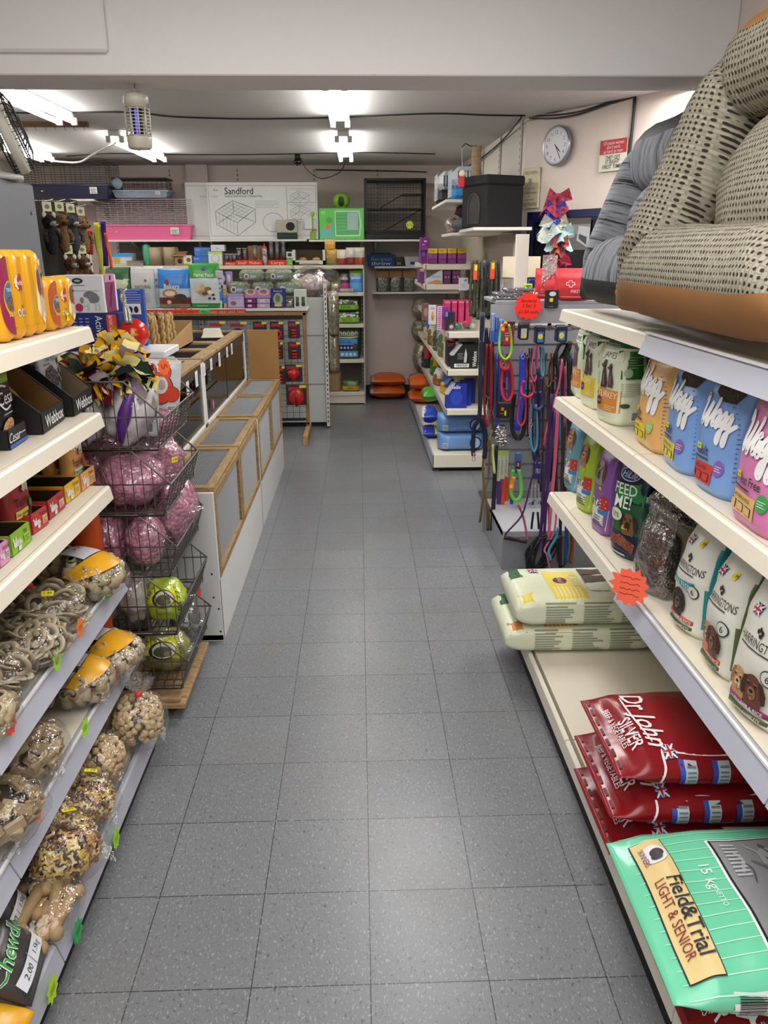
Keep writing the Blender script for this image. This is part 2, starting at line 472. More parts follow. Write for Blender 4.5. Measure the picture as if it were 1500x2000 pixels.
struct('wall_diagonal',MB().prism([(D_A.x,D_A.y),(D_B.x,D_B.y),(D_B.x+DT.x,D_B.y+DT.y),(D_A.x+DT.x,D_A.y+DT.y)],0,CEIL,PINK,'z'))
struct('wall_right_far',MB().prism([(1.32,6.62),(1.24,10.1),(1.34,10.1),(1.42,6.62)],0,CEIL,mat('#ded6cb',.8,0,.03),'z'))
struct('wall_right_end',MB().box(3.2,2.99,0,3.3,3.7,CEIL,PINK))
struct('trim_1',MB().box(-4.0,2.88,2.33,1.26,3.13,CEIL,WHITE_W,.004),'deep white painted beam crossing the shop under the ceiling')
struct('trim_2',MB().box(-4.0,2.855,2.392,-.80,2.885,CEIL,WHITE_W,.008),'raised plaster panel on the left end of the beam')
struct('baseboard_back',MB().box(.02,10.085,0,1.24,10.1,.12,mat('#15182c',.5)))
def slot_post(name,x,y,z0,z1,face='y'):
 mb=MB();c=mat('#d8d2c6',.45,.1,0)
 if face=='y':mb.box(x-.013,y-.012,z0,x+.013,y,z1,c)
 else:mb.box(x-.012,y-.013,z0,x,y+.013,z1,c)
 z=z0+.03
 while z<z1-.04:
  if face=='y':mb.box(x-.005,y-.0135,z,x+.005,y-.011,z+.022,BLACK)
  else:mb.box(x-.0135,y-.005,z,x-.011,y+.005,z+.022,BLACK)
  z+=.05
 return struct(name,mb)
for i,px_ in enumerate((330,463,613,737)):slot_post('trim_%d'%(3+i),at_y(px_,330,10.09).x,10.1,1.9,CEIL)
for i,y_ in enumerate((6.75,7.6,8.5)):slot_post('trim_%d'%(7+i),1.315-(y_-6.62)*.023,y_,1.2,CEIL,'x')
def cable(name,pts,r=.006,c='#18171a',label=None,k=5):
 return MB().tube(spl(pts,k),r,mat(c,.5,0,0),5).build(name,label=label,cat='cable')
CZ=CEIL-.007
cable('ceiling_cable',[at_z(-60,219,CZ),at_z(100,221,CZ),at_z(250,219,CZ),at_z(340,228,CZ),at_z(480,232,CZ),at_z(640,230,CZ),at_z(845,222,CZ),at_z(950,225,CZ),at_z(1026,226,CZ)],label='black cable pair run across the ceiling near the beam')
cable('ceiling_cable',[at_z(130,305,CZ),at_z(215,300,CZ),at_z(340,302,CZ),at_z(480,302,CZ),at_z(600,300,CZ),at_z(720,298,CZ),at_z(850,301,CZ)],.005,label='thin cable run across the ceiling close to the back wall')
for i in range(4):
 o=.05*i
 cable('wall_cable',[diag(1034,219+4*i,.012),diag(1080,213+6*i,.02+.01*i),diag(1130,208+5*i-(i==1)*8,.03),diag(1185,195+3*i,.02),diag(1238,183+i*2,.012),diag(1243+i*2,178,.012)],.006,label=['uppermost black cable sagging along the top of the clock wall','second black cable down of the four above the clock','third black cable down of the four above the clock','lowest sagging black cable of the four above the clock'][i])
cable('wall_cable',[diag(1240,178,.012),diag(1238,215,.014),diag(1234,260,.014),diag(1229,310,.014),diag(1222,380,.014)],.011,label='thick black cable bundle dropping down beside the red sign')
cable('wall_cable',[at_z(1026,229,CEIL-.02)+Vector((-.03,0,0)),Vector((1.28,7.4,2.70)),Vector((1.25,8.3,2.66)),Vector((1.22,9.3,2.66)),Vector((1.2,10.08,2.66)),Vector((.6,10.08,2.68)),Vector((-.5,10.085,2.7))],.007,label='black cable along the top of the right wall above the carriers')
# lights on the ceiling
TUBE=mat('#fffdf8',.5,0,0,emit=20.)
def batten(x,y0,y1,label,twin=True):
 t=thing('fluorescent_light',label,'ceiling light',(x,(y0+y1)/2,CEIL),0,'fluorescent ceiling lights');L=(y1-y0)/2
 MB().box(-.05,-L,-.045,.05,L,0,mat('#eeeeec',.4),.008).build('light_body',t)
 for sx in ((-.055,.055) if twin else (0,)):
  u=MB().tube([(sx,-L+.02,-.07),(sx,L-.02,-.07)],.017,TUBE,8).build('light_tube',t)
  for s in (-1,1):MB().box(sx-.02,s*(L-.035)-.018,-.092,sx+.02,s*(L-.035)+.018,-.04,mat('#d9d7d2',.5),.004).build('end_cap',u)
batten(-.125,4.98,6.48,'twin tube light in the middle of the ceiling, nearest the beam')
batten(-.118,7.25,8.86,'twin tube light in the middle of the ceiling, near the back wall')
batten(-2.12,4.86,6.37,'twin tube light over the left aisle partly behind the beam')
batten(-2.05,7.25,8.86,'twin tube light behind the hanging insect killer')
batten(-3.2,7.3,8.86,'twin tube light above the navy cage behind the fan')
# shelving
def put(mb,name,root,**kw):
 """build parts written in world coordinates under an unrotated thing"""
 l=root.location;mb.v=[(a-l.x,b-l.y,c-l.z) for a,b,c in mb.v]
 return mb.build(name,root,**kw)
def lip(mb,x,y0,y1,z,sg,m,h=.046,slant=.006):
 """rounded shelf edge: outer face at x, facing sg"""
 pr=[(x-sg*.016,z),(x-sg*.006,z),(x,z-.006),(x+sg*slant,z-h),(x-sg*.004,z-h-.004),(x-sg*.016,z-h*.5)]
 mb.prism(pr,y0,y1,m,'y')
def gondola(name,label,sg,xb,xs,xk,y0,y1,levels,basez=.155,base_strip=False,h=1.95):
 t=thing(name,label,'shelving unit',((xb+xk)/2,(y0+y1)/2,0))
 b=MB();b.box(xk,y0+.004,.085,xb-sg*.03,y1-.004,basez,CREAM);lip(b,xb,y0+.003,y1-.003,basez,sg,STRIP if base_strip else LIPC,.062,.014 if base_strip else .003)
 b.box(xk,y0+.004,0,xb-sg*.02,y1-.004,.085,BLACK)
 bs=put(b,'base',t)
 p=MB();p.box(xk-sg*.03,y0+.02,.1,xk,y1-.02,h,mat('#a59c8d',.6,0,.02));put(p,'back_panel',t)
 for yy in (y0+.012,y1-.012):
  u=MB();u.box(xk-sg*.03,yy-.014,0,xk+sg*.012,yy+.014,h,CREAM)
  z=.2
  while z<h-.05:u.box(xk+sg*.0115,yy-.005,z,xk+sg*.013,yy+.005,z+.025,BLACK);z+=.05
  put(u,'upright',t)
 out={}
 for (z,strip) in levels:
  s=MB();s.box(xk,y0+.004,z-.028,xs-sg*.02,y1-.004,z,CREAM);lip(s,xs,y0+.003,y1-.003,z,sg,STRIP if strip else LIPC,.058 if strip else .046,.02 if strip else .008)
  if strip:s.box(xs-sg*.004,y0+.003,z,xs+sg*.004,y1-.003,z+.007,mat('#efeeee',.4))
  for yy in (y0+.016,y1-.016):s.prism([(xk,z-.028),(xk,z-.10),(xs-sg*.06,z-.04),(xs-sg*.06,z-.028)],yy-.003,yy+.003,CREAM,'y')
  out[z]=put(s,'shelf',t)
 out['base']=bs;out['t']=t
 return out
LZ=(1.56,1.285,1.035,.71,.415,.155)
RZ=(1.55,1.185,.755,.155)
LX,RX=-.85,.84
LG1=gondola('shelving_unit','cream shelving bay on the left aisle side, far end next to the wire baskets',1,-.775,LX,-1.30,1.5,2.53,[(1.56,0),(1.285,0),(1.035,0),(.71,1),(.415,1)],base_strip=True)
LG2=gondola('shelving_unit','cream shelving bay on the left, nearest and cut by the photo edge',1,-.775,LX,-1.30,.5,1.5,[(1.56,0),(1.285,0),(1.035,0),(.71,1),(.415,1)],base_strip=True)
RG1=gondola('shelving_unit','cream shelving bay on the right holding pale dog food packs, next to the leads',-1,.70,RX,1.25,2.29,3.29,[(1.55,0),(1.185,0),(.755,0)],h=1.9)
RG2=gondola('shelving_unit','cream shelving bay on the right below the beige pet bed',-1,.70,RX,1.25,1.29,2.29,[(1.55,1),(1.185,0),(.755,1)],h=1.9)
RG3=gondola('shelving_unit','nearest right shelving bay, only its lower edge in the bottom corner',-1,.70,RX,1.25,.29,1.29,[(1.55,1),(1.185,0),(.755,1)],h=1.9)
def star(shelf,root,px_,py_,X,c,sg,z=None,r=.03):
 p=at_x(px_,py_,X);mb=MB();Fn=plane((p.x,p.y,p.z),(0,sg,0),(0,0,1),(sg,0,0),.002)
 d_poly(mb,Fn,starpts(0,0,r,8,.72,.3,.9),ink(c),0);d_lines(mb,Fn,-r*.4,-r*.2,r*.4,r*.3,3,ink('#5a3a28'),1,.3,4)
 l=root.location;mb.v=[(a-l.x,b-l.y,c_-l.z) for a,b,c_ in mb.v];mb.build('price_star',shelf)
for (px_,py_,c,z) in ((206,1156,'#1ec25a',.71),(155,1225,'#ff8030',.71),(110,1288,'#a8f020',.71),(20,1412,'#ff4636',.71),(222,1320,'#ff5040',.415),(165,1421,'#a8f020',.415),(72,1585,'#ff8b2e',.415)):
 p=at_x(px_,py_,LX+.022);g=LG1 if p.y>1.5 else LG2;star(g[z],g['t'],px_,py_,LX+.025,c,1,r=.034)
for (px_,py_,c) in ((226,1637,'#a8f020'),(151,1818,'#18bc5c'),(101,1932,'#c8f018')):
 p=at_x(px_,py_,-.755);g=LG1 if p.y>1.5 else LG2;star(g['base'],g['t'],px_,py_,-.755,c,1,r=.038)
 # right aisle: dog food, sacks and pet beds
def xform(lx,lz):
 lx,lz=Vector(lx).normalized(),Vector(lz).normalized();ly=lz.cross(lx)
 return Matrix((lx,ly,lz)).transposed().to_euler()
def stand(A,B,z,D,out=0.):
 """where a pack stands whose front foot runs from photo point A to photo point B on a shelf at height z"""
 a,b=at_z(A[0],A[1],z),at_z(B[0],B[1],z);d=b-a;r=math.atan2(d.y,d.x)
 c=(a+b)/2+Vector((-math.sin(r),math.cos(r),0))*(D/2-out);c.z=z
 return c,r,d.length
def pick(bands,default):
 """paint a bag by height: [(z0, z1, material)]"""
 def fm(x,y,z):
  for z0,z1,m in bands:
   if z0<=z<z1:return m
  return default
 return fm
BROWN_DOG='#4a3238'
def dog_sit(mb,Fn,x,z,h,c=BROWN_DOG,L=2):
 k=h;P=lambda pts:[(x+a*k,z+b*k) for a,b in pts]
 d_poly(mb,Fn,P([(-.16,0),(.2,0),(.24,.2),(.17,.5),(.12,.68),(-.02,.7),(-.1,.5),(-.13,.25)]),ink(c),L,2)
 d_ell(mb,Fn,x+.02*k,z+.8*k,.12*k,.15*k,ink(c),L,14);d_ell(mb,Fn,x-.09*k,z+.76*k,.09*k,.06*k,ink('#6a4c44'),L+1,12)
 d_ell(mb,Fn,x+.1*k,z+.8*k,.045*k,.13*k,ink('#332026'),L+1,12)
 d_poly(mb,Fn,P([(-.02,.1),(.05,.1),(.06,.45),(-.01,.5)]),ink('#8a7378'),L+1)
def dog_face(mb,Fn,x,z,r,c='#8a6a4a',muz='#c9ab86',L=2,ear='#5b4028'):
 d_poly(mb,Fn,[(x-.5*r,z-.9*r),(x+.5*r,z-.9*r),(x+.62*r,z-.3*r),(x,z),(x-.62*r,z-.3*r)],ink(c),L,2)
 d_ell(mb,Fn,x,z+.2*r,r*.6,r*.68,ink(c),L+1,18,2)
 for s in (-1,1):d_poly(mb,Fn,[(x+s*a*r,z+b*r) for a,b in ((.36,.72),(.62,.62),(.82,.1),(.78,-.42),(.62,-.5),(.5,-.1))],ink(ear),L+2,2)
 d_ell(mb,Fn,x,z-.12*r,.27*r,.36*r,ink(muz),L+3,14);d_ell(mb,Fn,x,z+.0*r,.14*r,.09*r,ink('#1c1715'),L+4,12)
 for s in (-1,1):d_ell(mb,Fn,x+s*.24*r,z+.33*r,.075*r,.075*r,ink('#17120f'),L+4,10);d_ell(mb,Fn,x+s*.24*r,z+.46*r,.12*r,.04*r,ink(muz),L+4,10)
 d_stroke(mb,Fn,[(x-.16*r,z-.32*r),(x,z-.25*r),(x+.16*r,z-.32*r)],.035*r,ink('#2b1e18'),L+4,3);d_ell(mb,Fn,x,z-.4*r,.08*r,.1*r,ink('#b8696a'),L+4,10)
def flag(mb,Fn,x,z,w,h,L=2):
 d_rect(mb,Fn,x-w/2,z-h/2,x+w/2,z+h/2,ink('#27346f'),L,2,1)
 for s in (-1,1):
  d_stroke(mb,Fn,[(x-w/2,z-s*h/2),(x,z),(x+w/2,z+s*h/2)],h*.2,ink('#e9e6e4'),L+1,2)
 for a,b in (((x-w/2,z),(x+w/2,z)),((x,z-h/2),(x,z+h/2))):
  d_stroke(mb,Fn,[a,((a[0]+b[0])/2,(a[1]+b[1])/2),b],h*.34,ink('#f0eeee'),L+2,2);d_stroke(mb,Fn,[a,((a[0]+b[0])/2,(a[1]+b[1])/2),b],h*.2,ink('#b22334'),L+3,2)
def cream_pack(i,A,B,W,panel,word,label,side=True):
 D=.125;c,r,_=stand(A,B,1.187,D);H=.325
 sk=Sack(W,H,D,[(0,.9),(.05,1),(.6,.97),(.8,.72),(.93,.3),(1,.12)],n=3.6,amp=.006,fr=11,seed=i)
 cr,gr=gloss('#dfe5c8'),gloss('#1f5a2b');mb=MB();sk.body(mb,pick([(.272,.4,gr)],cr));F=sk.front;w=W/2
 d_rect(mb,F,-w*.8,.225,w*.85,.258,ink('#eef0dc'),0,6,1);d_text(mb,F,'JAMES',0,.243,.022,ink('#35532f'),2);d_lines(mb,F,-w*.7,.263,w*.5,.283,4,ink('#b9c79c'),1,.4,2,4)
 dog_sit(mb,F,-.02,.125,.105);dog_sit(mb,F,.022,.13,.09,'#5a424a')
 d_rect(mb,F,-w*.9,.045,w*.93,.122,ink(panel),0,8,2);d_ell(mb,F,-w*.38,.078,.018,.016,ink('#5f2438'),2);d_text(mb,F,'ADULT',-w*.38,.078,.0085,ink('#e8d8d8'),3)
 d_text(mb,F,word,w*.15,.105,.022,ink('#f4ead0'),2);d_lines(mb,F,w*.05,.05,w*.75,.07,3,ink('#f2e2b2'),1,.3,5,3)
 S=sk.side(1)
 d_rect(mb,S,-.05,.165,.05,.262,ink('#1f6a2c'),0,4,4);d_lines(mb,S,-.03,.205,.03,.25,5,ink('#cfe0b8'),2,.16,8,3);d_ell(mb,S,-.028,.187,.016,.016,ink('#a9bfa0'),2)
 d_lines(mb,S,-.048,.105,.046,.155,8,ink('#9aa38a'),1,.3,4,3);d_bar(mb,S,-.005,.015,.035,.05,1);d_ell(mb,S,-.03,.072,.018,.008,ink('#3e4a3a'),1)
 o=mb.build('dog_food_pack',None,c,r,label,'dog food','cream and green dog food packs on the top shelf')
 t=MB();price_tag(t,F,-w*.55,.12);t.build('price_sticker',o)
 return o
cream_pack(1,(1109,764),(1129,781),.19,'#d98e3f','TURKEY','cream dog food pack with orange panel, farthest on the top right shelf beside the leads')
cream_pack(2,(1127,785),(1158,802),.185,'#e3c53c','LAMB','cream dog food pack with yellow panel on the top right shelf')
cream_pack(3,(1160,817),(1196,832),.17,'#d98e3f','TURKEY','cream dog food pack with orange panel standing beside the orange puppy pack')
def wagg_bag(A,B,c1,word,box,boxc,badge,label,W=None,seed=0,win=False):
 D=.13;c,r,w0=stand(A,B,1.187,D);W=W or w0-.012;H=.318
 sk=Sack(W,H,D,[(0,.85),(.06,1),(.55,.96),(.8,.62),(.93,.3),(1,.12)],n=3.,amp=.009,fr=10,seed=seed+11)
 mb=MB();pm=gloss(c1);sk.body(mb,pm,20,40);F=sk.front;w=W/2
 if win:d_poly(mb,F,[(-w*.45,.285),(w*.75,.285),(w*.8,.262),(w*.55,.238),(-w*.05,.235),(-w*.35,.255)],speck('#4a2f20','#2a1a12',150.,.5,.6),0,3)
 d_wagg(mb,F,W*.03,.192,W*.8,ink('#f6f5f3'),2,-.05,.1,.8)
 d_text(mb,F,word,-w*.74,.108,.026 if len(word)<7 else .022,ink('#2a2523'),2,'L',sx=.85,bold=.008);d_lines(mb,F,-w*.75,.084,w*.0,.092,1,ink('#4a4240'),2,.6,1,3)
 d_rect(mb,F,-w*.88,.026,w*.3,.076,ink(boxc),1,6,2);d_text(mb,F,box,-w*.3,.065,.009,ink('#3a2a22'),3)
 for k in range(3):d_rect(mb,F,-w*(.8-.36*k),.032,-w*(.52-.36*k),.052,ink('#4a3a2a'),2);d_rect(mb,F,-w*(.78-.36*k),.0335,-w*(.54-.36*k),.0505,ink(boxc),3)
 d_ell(mb,F,w*.5,.075,.02,.02,ink(badge),2,18);d_lines(mb,F,w*.38,.067,w*.62,.084,3,ink('#e8e4ea'),3,.3)
 S=sk.side(1);dk=gloss('#1d2f5c' if c1=='#7fa6de' else c1);d_lines(mb,S,-.045,.05,.045,.24,16,ink('#5a6f9a'),1,.25,6,2)
 o=mb.build('dog_food_bag',None,c,r,label,'dog food')
 t=MB();price_tag(t,F,-w*.5,.114,.024,.015);t.build('price_sticker',o);return o
wagg_bag((1228,853),(1276,891),'#eab56e','Puppy','CHICKEN','#e6d23c','#a9c860','orange puppy food bag with white script lettering, beside the blue bags',seed=1)
wagg_bag((1278,893),(1337,934),'#7fa6de','Adult','CHICKEN & VEG','#dfd04a','#8a62b0','blue dog food bag with a yellow panel beside the orange puppy bag',seed=2,win=True)
wagg_bag((1338,939),(1414,985),'#7fa6de','Adult','BEEF & VEG','#c93f3a','#8a62b0','blue dog food bag with a red panel next to the pink bag',seed=3,win=True)
wagg_bag((1412,1003),(1500,1065),'#dd83b6','Wheat Free','CHICKEN & RICE','#e8bd78','#3da44e','pink wheat free dog food bag cut by the right photo edge',W=.225,seed=4)
def beta_bag(A,B,c1,dog,muz,label,seed):
 D=.10;c,r,w0=stand(A,B,.757,D);W=.135;r=-1.45;H=.325
 sk=Sack(W,H,D,[(0,.9),(.05,1),(.6,1),(.85,.75),(.95,.4),(1,.2)],n=3.4,amp=.006,fr=11,seed=seed)
 mb=MB();sk.body(mb,gloss(c1));F=sk.front;w=W/2
 dog_face(mb,F,0,.235,.052,dog,muz,1);d_poly(mb,F,[(-w*.95,.02),(w*.9,.02),(w*.95,.1),(0,.13),(-w*.95,.15)],ink('#eceae4'),0,3)
 d_text(mb,F,'BETA',-w*.25,.115,.026,ink('#1f2530'),2,bold=.012);d_rect(mb,F,w*.3,.1,w*.93,.15,ink('#c23a34'),2,3,1);d_lines(mb,F,w*.38,.108,w*.85,.145,3,ink('#f0dedc'),3,.4)
 d_rect(mb,F,w*.2,.08,w*.93,.097,ink('#3f7fc0'),2,3,1);d_lines(mb,F,-w*.8,.032,w*.7,.075,4,ink('#555a60'),1,.35,3,3)
 o=mb.build('dog_food_pack',None,c,r,label,'dog food','dog portrait packs on the lower shelf');t=MB();price_tag(t,F,w*.3,.178,.02,.012);t.build('price_sticker',o)
beta_bag((1097,951),(1123,962),'#6fa3ba','#a87450','#c99b74','light blue pack with a brown dog portrait at the far end of the lower shelf',21)
beta_bag((1119,988),(1148,1005),'#a8c437','#b07a64','#cf9d88','lime green pack with a spaniel portrait on the lower shelf',22)
beta_bag((1147,1031),(1185,1049),'#8a5aa2','#9c948c','#4b4644','purple pack with a grey dog portrait on the lower shelf',23)
def feed_bag():
 D=.11;c,r,w0=stand((1186,1069),(1226,1100),.757,D);W=.165;r=-1.2;H=.33
 sk=Sack(W,H,D,[(0,.85),(.05,1),(.5,1),(.8,.8),(.93,.45),(1,.15)],n=3.,amp=.008,fr=12,seed=31)
 nv,gr=gloss('#1a2440'),gloss('#2f7f43');mb=MB();sk.body(mb,pick([(.10,.20,gloss('#2b5a3a'))],nv));F=sk.front;w=W/2
 d_poly(mb,F,[(-w,.16),(w*.9,.2),(w*.9,.29),(-w,.27)],ink('#2e8a48'),0,3)
 d_ell(mb,F,-.01,.295,.05,.022,ink('#dfe6ea'),1,20,2);d_ell(mb,F,-.01,.295,.046,.019,ink('#223a78'),2,20,2);d_text(mb,F,'HiLife',-.01,.295,.022,ink('#e9eef2'),3,shear=.2)
 d_text(mb,F,'FEED',-.012,.245,.04,ink('#eef4e6'),2,rot=.08,bold=.012);d_text(mb,F,'ME!',-.012,.2,.044,ink('#eef4e6'),2,rot=.08,bold=.012)
 dog_face(mb,F,.032,.13,.045,'#7a5a34','#3d2c1e',2,'#2d2119');d_ell(mb,F,-.035,.15,.035,.022,ink('#d8e4c8'),2);d_text(mb,F,'15%',-.035,.15,.018,ink('#2b5a3a'),3)
 d_poly(mb,F,[(-w*.9,.03),(w*.7,.025),(w*.75,.06),(0,.085),(-w*.9,.08)],speck('#9c5436','#6b3322',130.,.5,.5),1,3);d_lines(mb,F,-w*.6,.012,w*.4,.02,1,ink('#c8ccd8'),2,.8,1,3)
 S=sk.side(1);d_rect(mb,S,-.045,.19,.045,.245,ink('#23603a'),0,3,2);d_text(mb,S,'FEED',0,.228,.022,ink('#e5ecdf'),2);d_text(mb,S,'ME!',0,.204,.022,ink('#e5ecdf'),2);d_lines(mb,S,-.042,.04,.042,.165,14,ink('#8d97b4'),1,.22,4,2)
 o=mb.build('dog_food_pack',None,c,r,'dark navy and green dog food pack with a terrier, beside the clear kibble bags','dog food');t=MB();price_tag(t,F,.012,.115,.022,.014);t.build('price_sticker',o)
feed_bag()
KIB=speck('#5e4234','#35241a',110.,.55,.8,'#4a3226')
def kibble_bag(x,y,z,W,H,D,rot,label,seed):
 t=thing('kibble_bag',label,'dog food',(x,y,z),0,'clear bags of loose kibble',rot)
 sk=Sack(W,H,D,[(0,.6),(.1,.95),(.45,1),(.7,.75),(.85,.25),(1,.04)],n=2.3,amp=.012,fr=14,seed=seed)
 mb=MB();ik=Sack(W-.012,H*.8,D-.012,[(0,.6),(.1,.95),(.5,1),(.8,.8),(.95,.4),(1,.1)],n=2.3,amp=.012,fr=14,seed=seed);ik.body(mb,KIB);k=mb.build('kibble',t,kind='stuff');k.location=(0,0,.005)
 sk.body(MB_:=MB(),film('#ffffff',.16,.1,40.));MB_.build('plastic_bag',t)
kibble_bag(.93,2.23,.757,.19,.27,.12,(0,0,-1.5),'clear bag of brown kibble standing on the lower shelf behind the orange price star',41)
kibble_bag(.985,2.30,.985,.24,.26,.12,(-1.2,0,-1.15),'clear bag of brown kibble lying on top of the standing kibble bag',42)
kibble_bag(1.12,2.17,.757,.2,.30,.12,(0,0,-1.6),'clear bag of brown kibble at the back of the lower shelf, partly hidden',43)
def harr_bag(A,B,sidec,band,label,seed,W,dog='#6a5044'):
 D=.16;c,r,w0=stand(A,B,.757,D);H=.335
 sk=Sack(W,H,D,[(0,.8),(.05,1),(.45,1),(.7,.8),(.9,.35),(1,.12)],at=((0,.98),(.3,1),(.8,.93),(1,.82)),n=2.6,amp=.010,fr=9,seed=seed)
 cr,sd=gloss('#e5e3d6'),gloss(sidec);mb=MB();sk.body(mb,lambda x,y,z:sd if (abs(x)>W*.43 or y>D*.2) else cr,20,44);F=sk.front;w=W/2
 flag(mb,F,-w*.3,.262,.03,.022);d_text(mb,F,'HARRINGTONS',W*.05,.195,.021,ink('#2a2a26'),2,wfit=W*.68);d_lines(mb,F,-w*.5,.176,w*.5,.183,1,ink('#4a4a44'),2,.5,1,3)
 for a in (-.5,-.15,.2):d_ell(mb,F,.008+a*.02,.222+(.006 if a==-.15 else 0),.0042,.0065,ink('#2a2a26'),2,8)
 d_ell(mb,F,.008,.213,.006,.005,ink('#2a2a26'),2,8)
 if sidec=='#2f8f95':d_poly(mb,F,[(-w*.95,.12),(w*.5,.12),(w*.6,.16),(-w*.95,.16)],ink('#2f8f95'),1,3);d_text(mb,F,'GRAIN FREE',-w*.2,.14,.019,ink('#eef2f0'),3,wfit=W*.62)
 d_ell(mb,F,w*.55,.135,.02,.02,ink('#3a3f38'),2,18);d_ell(mb,F,w*.55,.135,.017,.017,ink('#d8d8cc'),3,18);d_text(mb,F,'6',w*.55,.135,.018,ink('#3a3f38'),4)
 dog_face(mb,F,-w*.25,.085,.042,'#c49a68','#e0c49c',3,'#9a6c40') if sidec!='#2f8f95' else dog_face(mb,F,-w*.1,.085,.045,'#3c3430','#6a5c52',3,'#2a2422');sidec!='#2f8f95' and dog_face(mb,F,w*.26,.09,.046,'#6a4030','#9a6c50',8,'#452a20')
 d_poly(mb,F,[(-w*.95,.035),(w*.95,.03),(w*.95,.05),(-w*.95,.056)],ink(band),6,2);d_text(mb,F,'RICH IN LAMB & RICE',0,.0435,.009,ink('#eadfe6'),8)
 d_poly(mb,F,[(-w*.95,.018),(w*.95,.014),(w*.95,.03),(-w*.95,.035)],ink('#4e5a34'),6,2);d_text(mb,F,'ADULT DOG COMPLETE',0,.025,.0075,ink('#d6dcc8'),8)
 o=mb.build('dog_food_bag',None,c,r,label,'dog food','cream dog food bags with two dogs on the front');t=MB();price_tag(t,F,w*.3,.268,.014,.02);t.build('price_sticker',o)
harr_bag((1297,1202),(1348,1254),'#2f8f95','#c0573c','cream dog food bag with teal sides next to the kibble bags',51,.185)
harr_bag((1354,1273),(1403,1335),'#5d6b3a','#c8683c','cream dog food bag with olive sides beside the teal sided bag',52,.185)
harr_bag((1399,1357),(1500,1454),'#5d6b3a','#8a3560','cream dog food bag with a plum band, nearest on the lower right shelf',53,.215)
p=at_x(1230,1146,.79);mb=MB();Fn=plane((0,0,0),(.8,-.6,0),(0,0,1),(-.6,-.8,0),.0);d_poly(mb,Fn,starpts(0,0,.064,13,.78,.2,.95,.1,3),ink('#ff6a4c'),0);d_poly(mb,Fn,starpts(0,0,.064,13,.78,.2,.95,.1,3),ink('#ff6a4c'),-3);rr=random.Random(5)
for k in range(4):d_stroke(mb,Fn,[(-.03+.006*j,.028-.018*k+rr.uniform(-.003,.003)) for j in range(11)],.002,ink('#8a2a1c'),1,3)
mb.build('price_card',None,p,0,'neon orange starburst price card clipped to the lower right shelf edge','price card')
SACK_ROT=xform((0,-1,0),(1,0,0))
def lying(sk,fm,x0,yc,z0,name,label,cat,group=None,deco=None,ry=0.):
 mb=MB();sk.body(mb,fm,44,72)
 if deco:deco(mb,sk)
 rot=(Matrix.Rotation(ry,3,'Z')@xform((0,-1,0),(1,0,0)).to_matrix()).to_euler()
 return mb.build(name,None,(x0,yc,z0+sk.D/2),0,label,cat,group,None,rot)
BRICK=[(0,.45),(.04,.85),(.12,1),(.5,1.02),(.9,1),(1,.8)]
def lamb_deco(word,pc):
 def d(mb,sk):
  F=sk.front;w=sk.W/2
  d_poly(mb,F,[(-w*.98,.02),(-w*.3,.02),(-w*.3,.075),(-w*.98,.08)],ink('#2c5c3a'),0,3)
  flag(mb,F,-w*.62,.13,.05,.04,1);d_rect(mb,F,-w*.55,.165,w*.98,.31,ink('#e2ce5e' if word=='LAMB' else '#cf8a45'),0,8,3)
  d_ell(mb,F,-w*.05,.225,.035,.03,ink('#6d2c3c'),2,18);d_text(mb,F,'ADULT',-w*.05,.225,.018,ink('#eadcdc'),3)
  d_text(mb,F,word,-w*.05,.285,.036,ink('#f6f1cf'),2);d_lines(mb,F,w*.3,.18,w*.9,.30,7,ink('#efe6a8'),1,.3,3,3)
  d_poly(mb,F,[(-w*.95,.33),(w*.5,.33),(w*.55,.50),(-w*.9,.52)],ink('#e9ecd8'),0,3)
  dog_sit(mb,lambda u,v,L=0:F(v-.42,.325-u*0+u*1.,L),.085,.30,.15,'#4e3733') if False else None
  for q in (-.10,-.02):d_poly(mb,F,[(q-.04,.33),(q+.035,.33),(q+.03,.42),(q+.045,.47),(q,.5),(q-.04,.46),(q-.03,.4)],ink('#54392f'),2,2)
  d_poly(mb,F,[(w*.55,.015),(w*.97,.015),(w*.97,.09),(w*.55,.08)],ink(pc),0,2)
  S=sk.side(1)
  for k in range(3):d_lines(mb,S,-.05,.14+.16*k,.05,.145+.16*k,1,ink('#7c8069'),1)
  for k in range(3):
   for q in range(9):d_rect(mb,S,-.05+q*.0115,.12+k*.16,-.0455+q*.0115,.12+k*.16+rnd.uniform(.08,.14),ink('#8d917b'),1,1,4)
 return d
CREAMB=gloss('#dfe3c6')
lying(Sack(.40,.64,.125,BRICK,n=4.5,amp=.008,fr=7,seed=61),CREAMB,.598,3.085,.157,'dog_food_sack','large cream dog food sack with an orange corner, under another on the bottom shelf','dog food','large cream sacks on the bottom right shelf',lamb_deco('TURKEY','#c98344'))
lying(Sack(.395,.62,.125,BRICK,n=4.5,amp=.008,fr=7,seed=62),CREAMB,.635,3.075,.284,'dog_food_sack','large cream dog food sack with yellow panel, topmost of two on the bottom shelf','dog food','large cream sacks on the bottom right shelf',lamb_deco('LAMB','#e0c843'))
REDS=mat('#86151c',.22,0,.08,.5,14.)
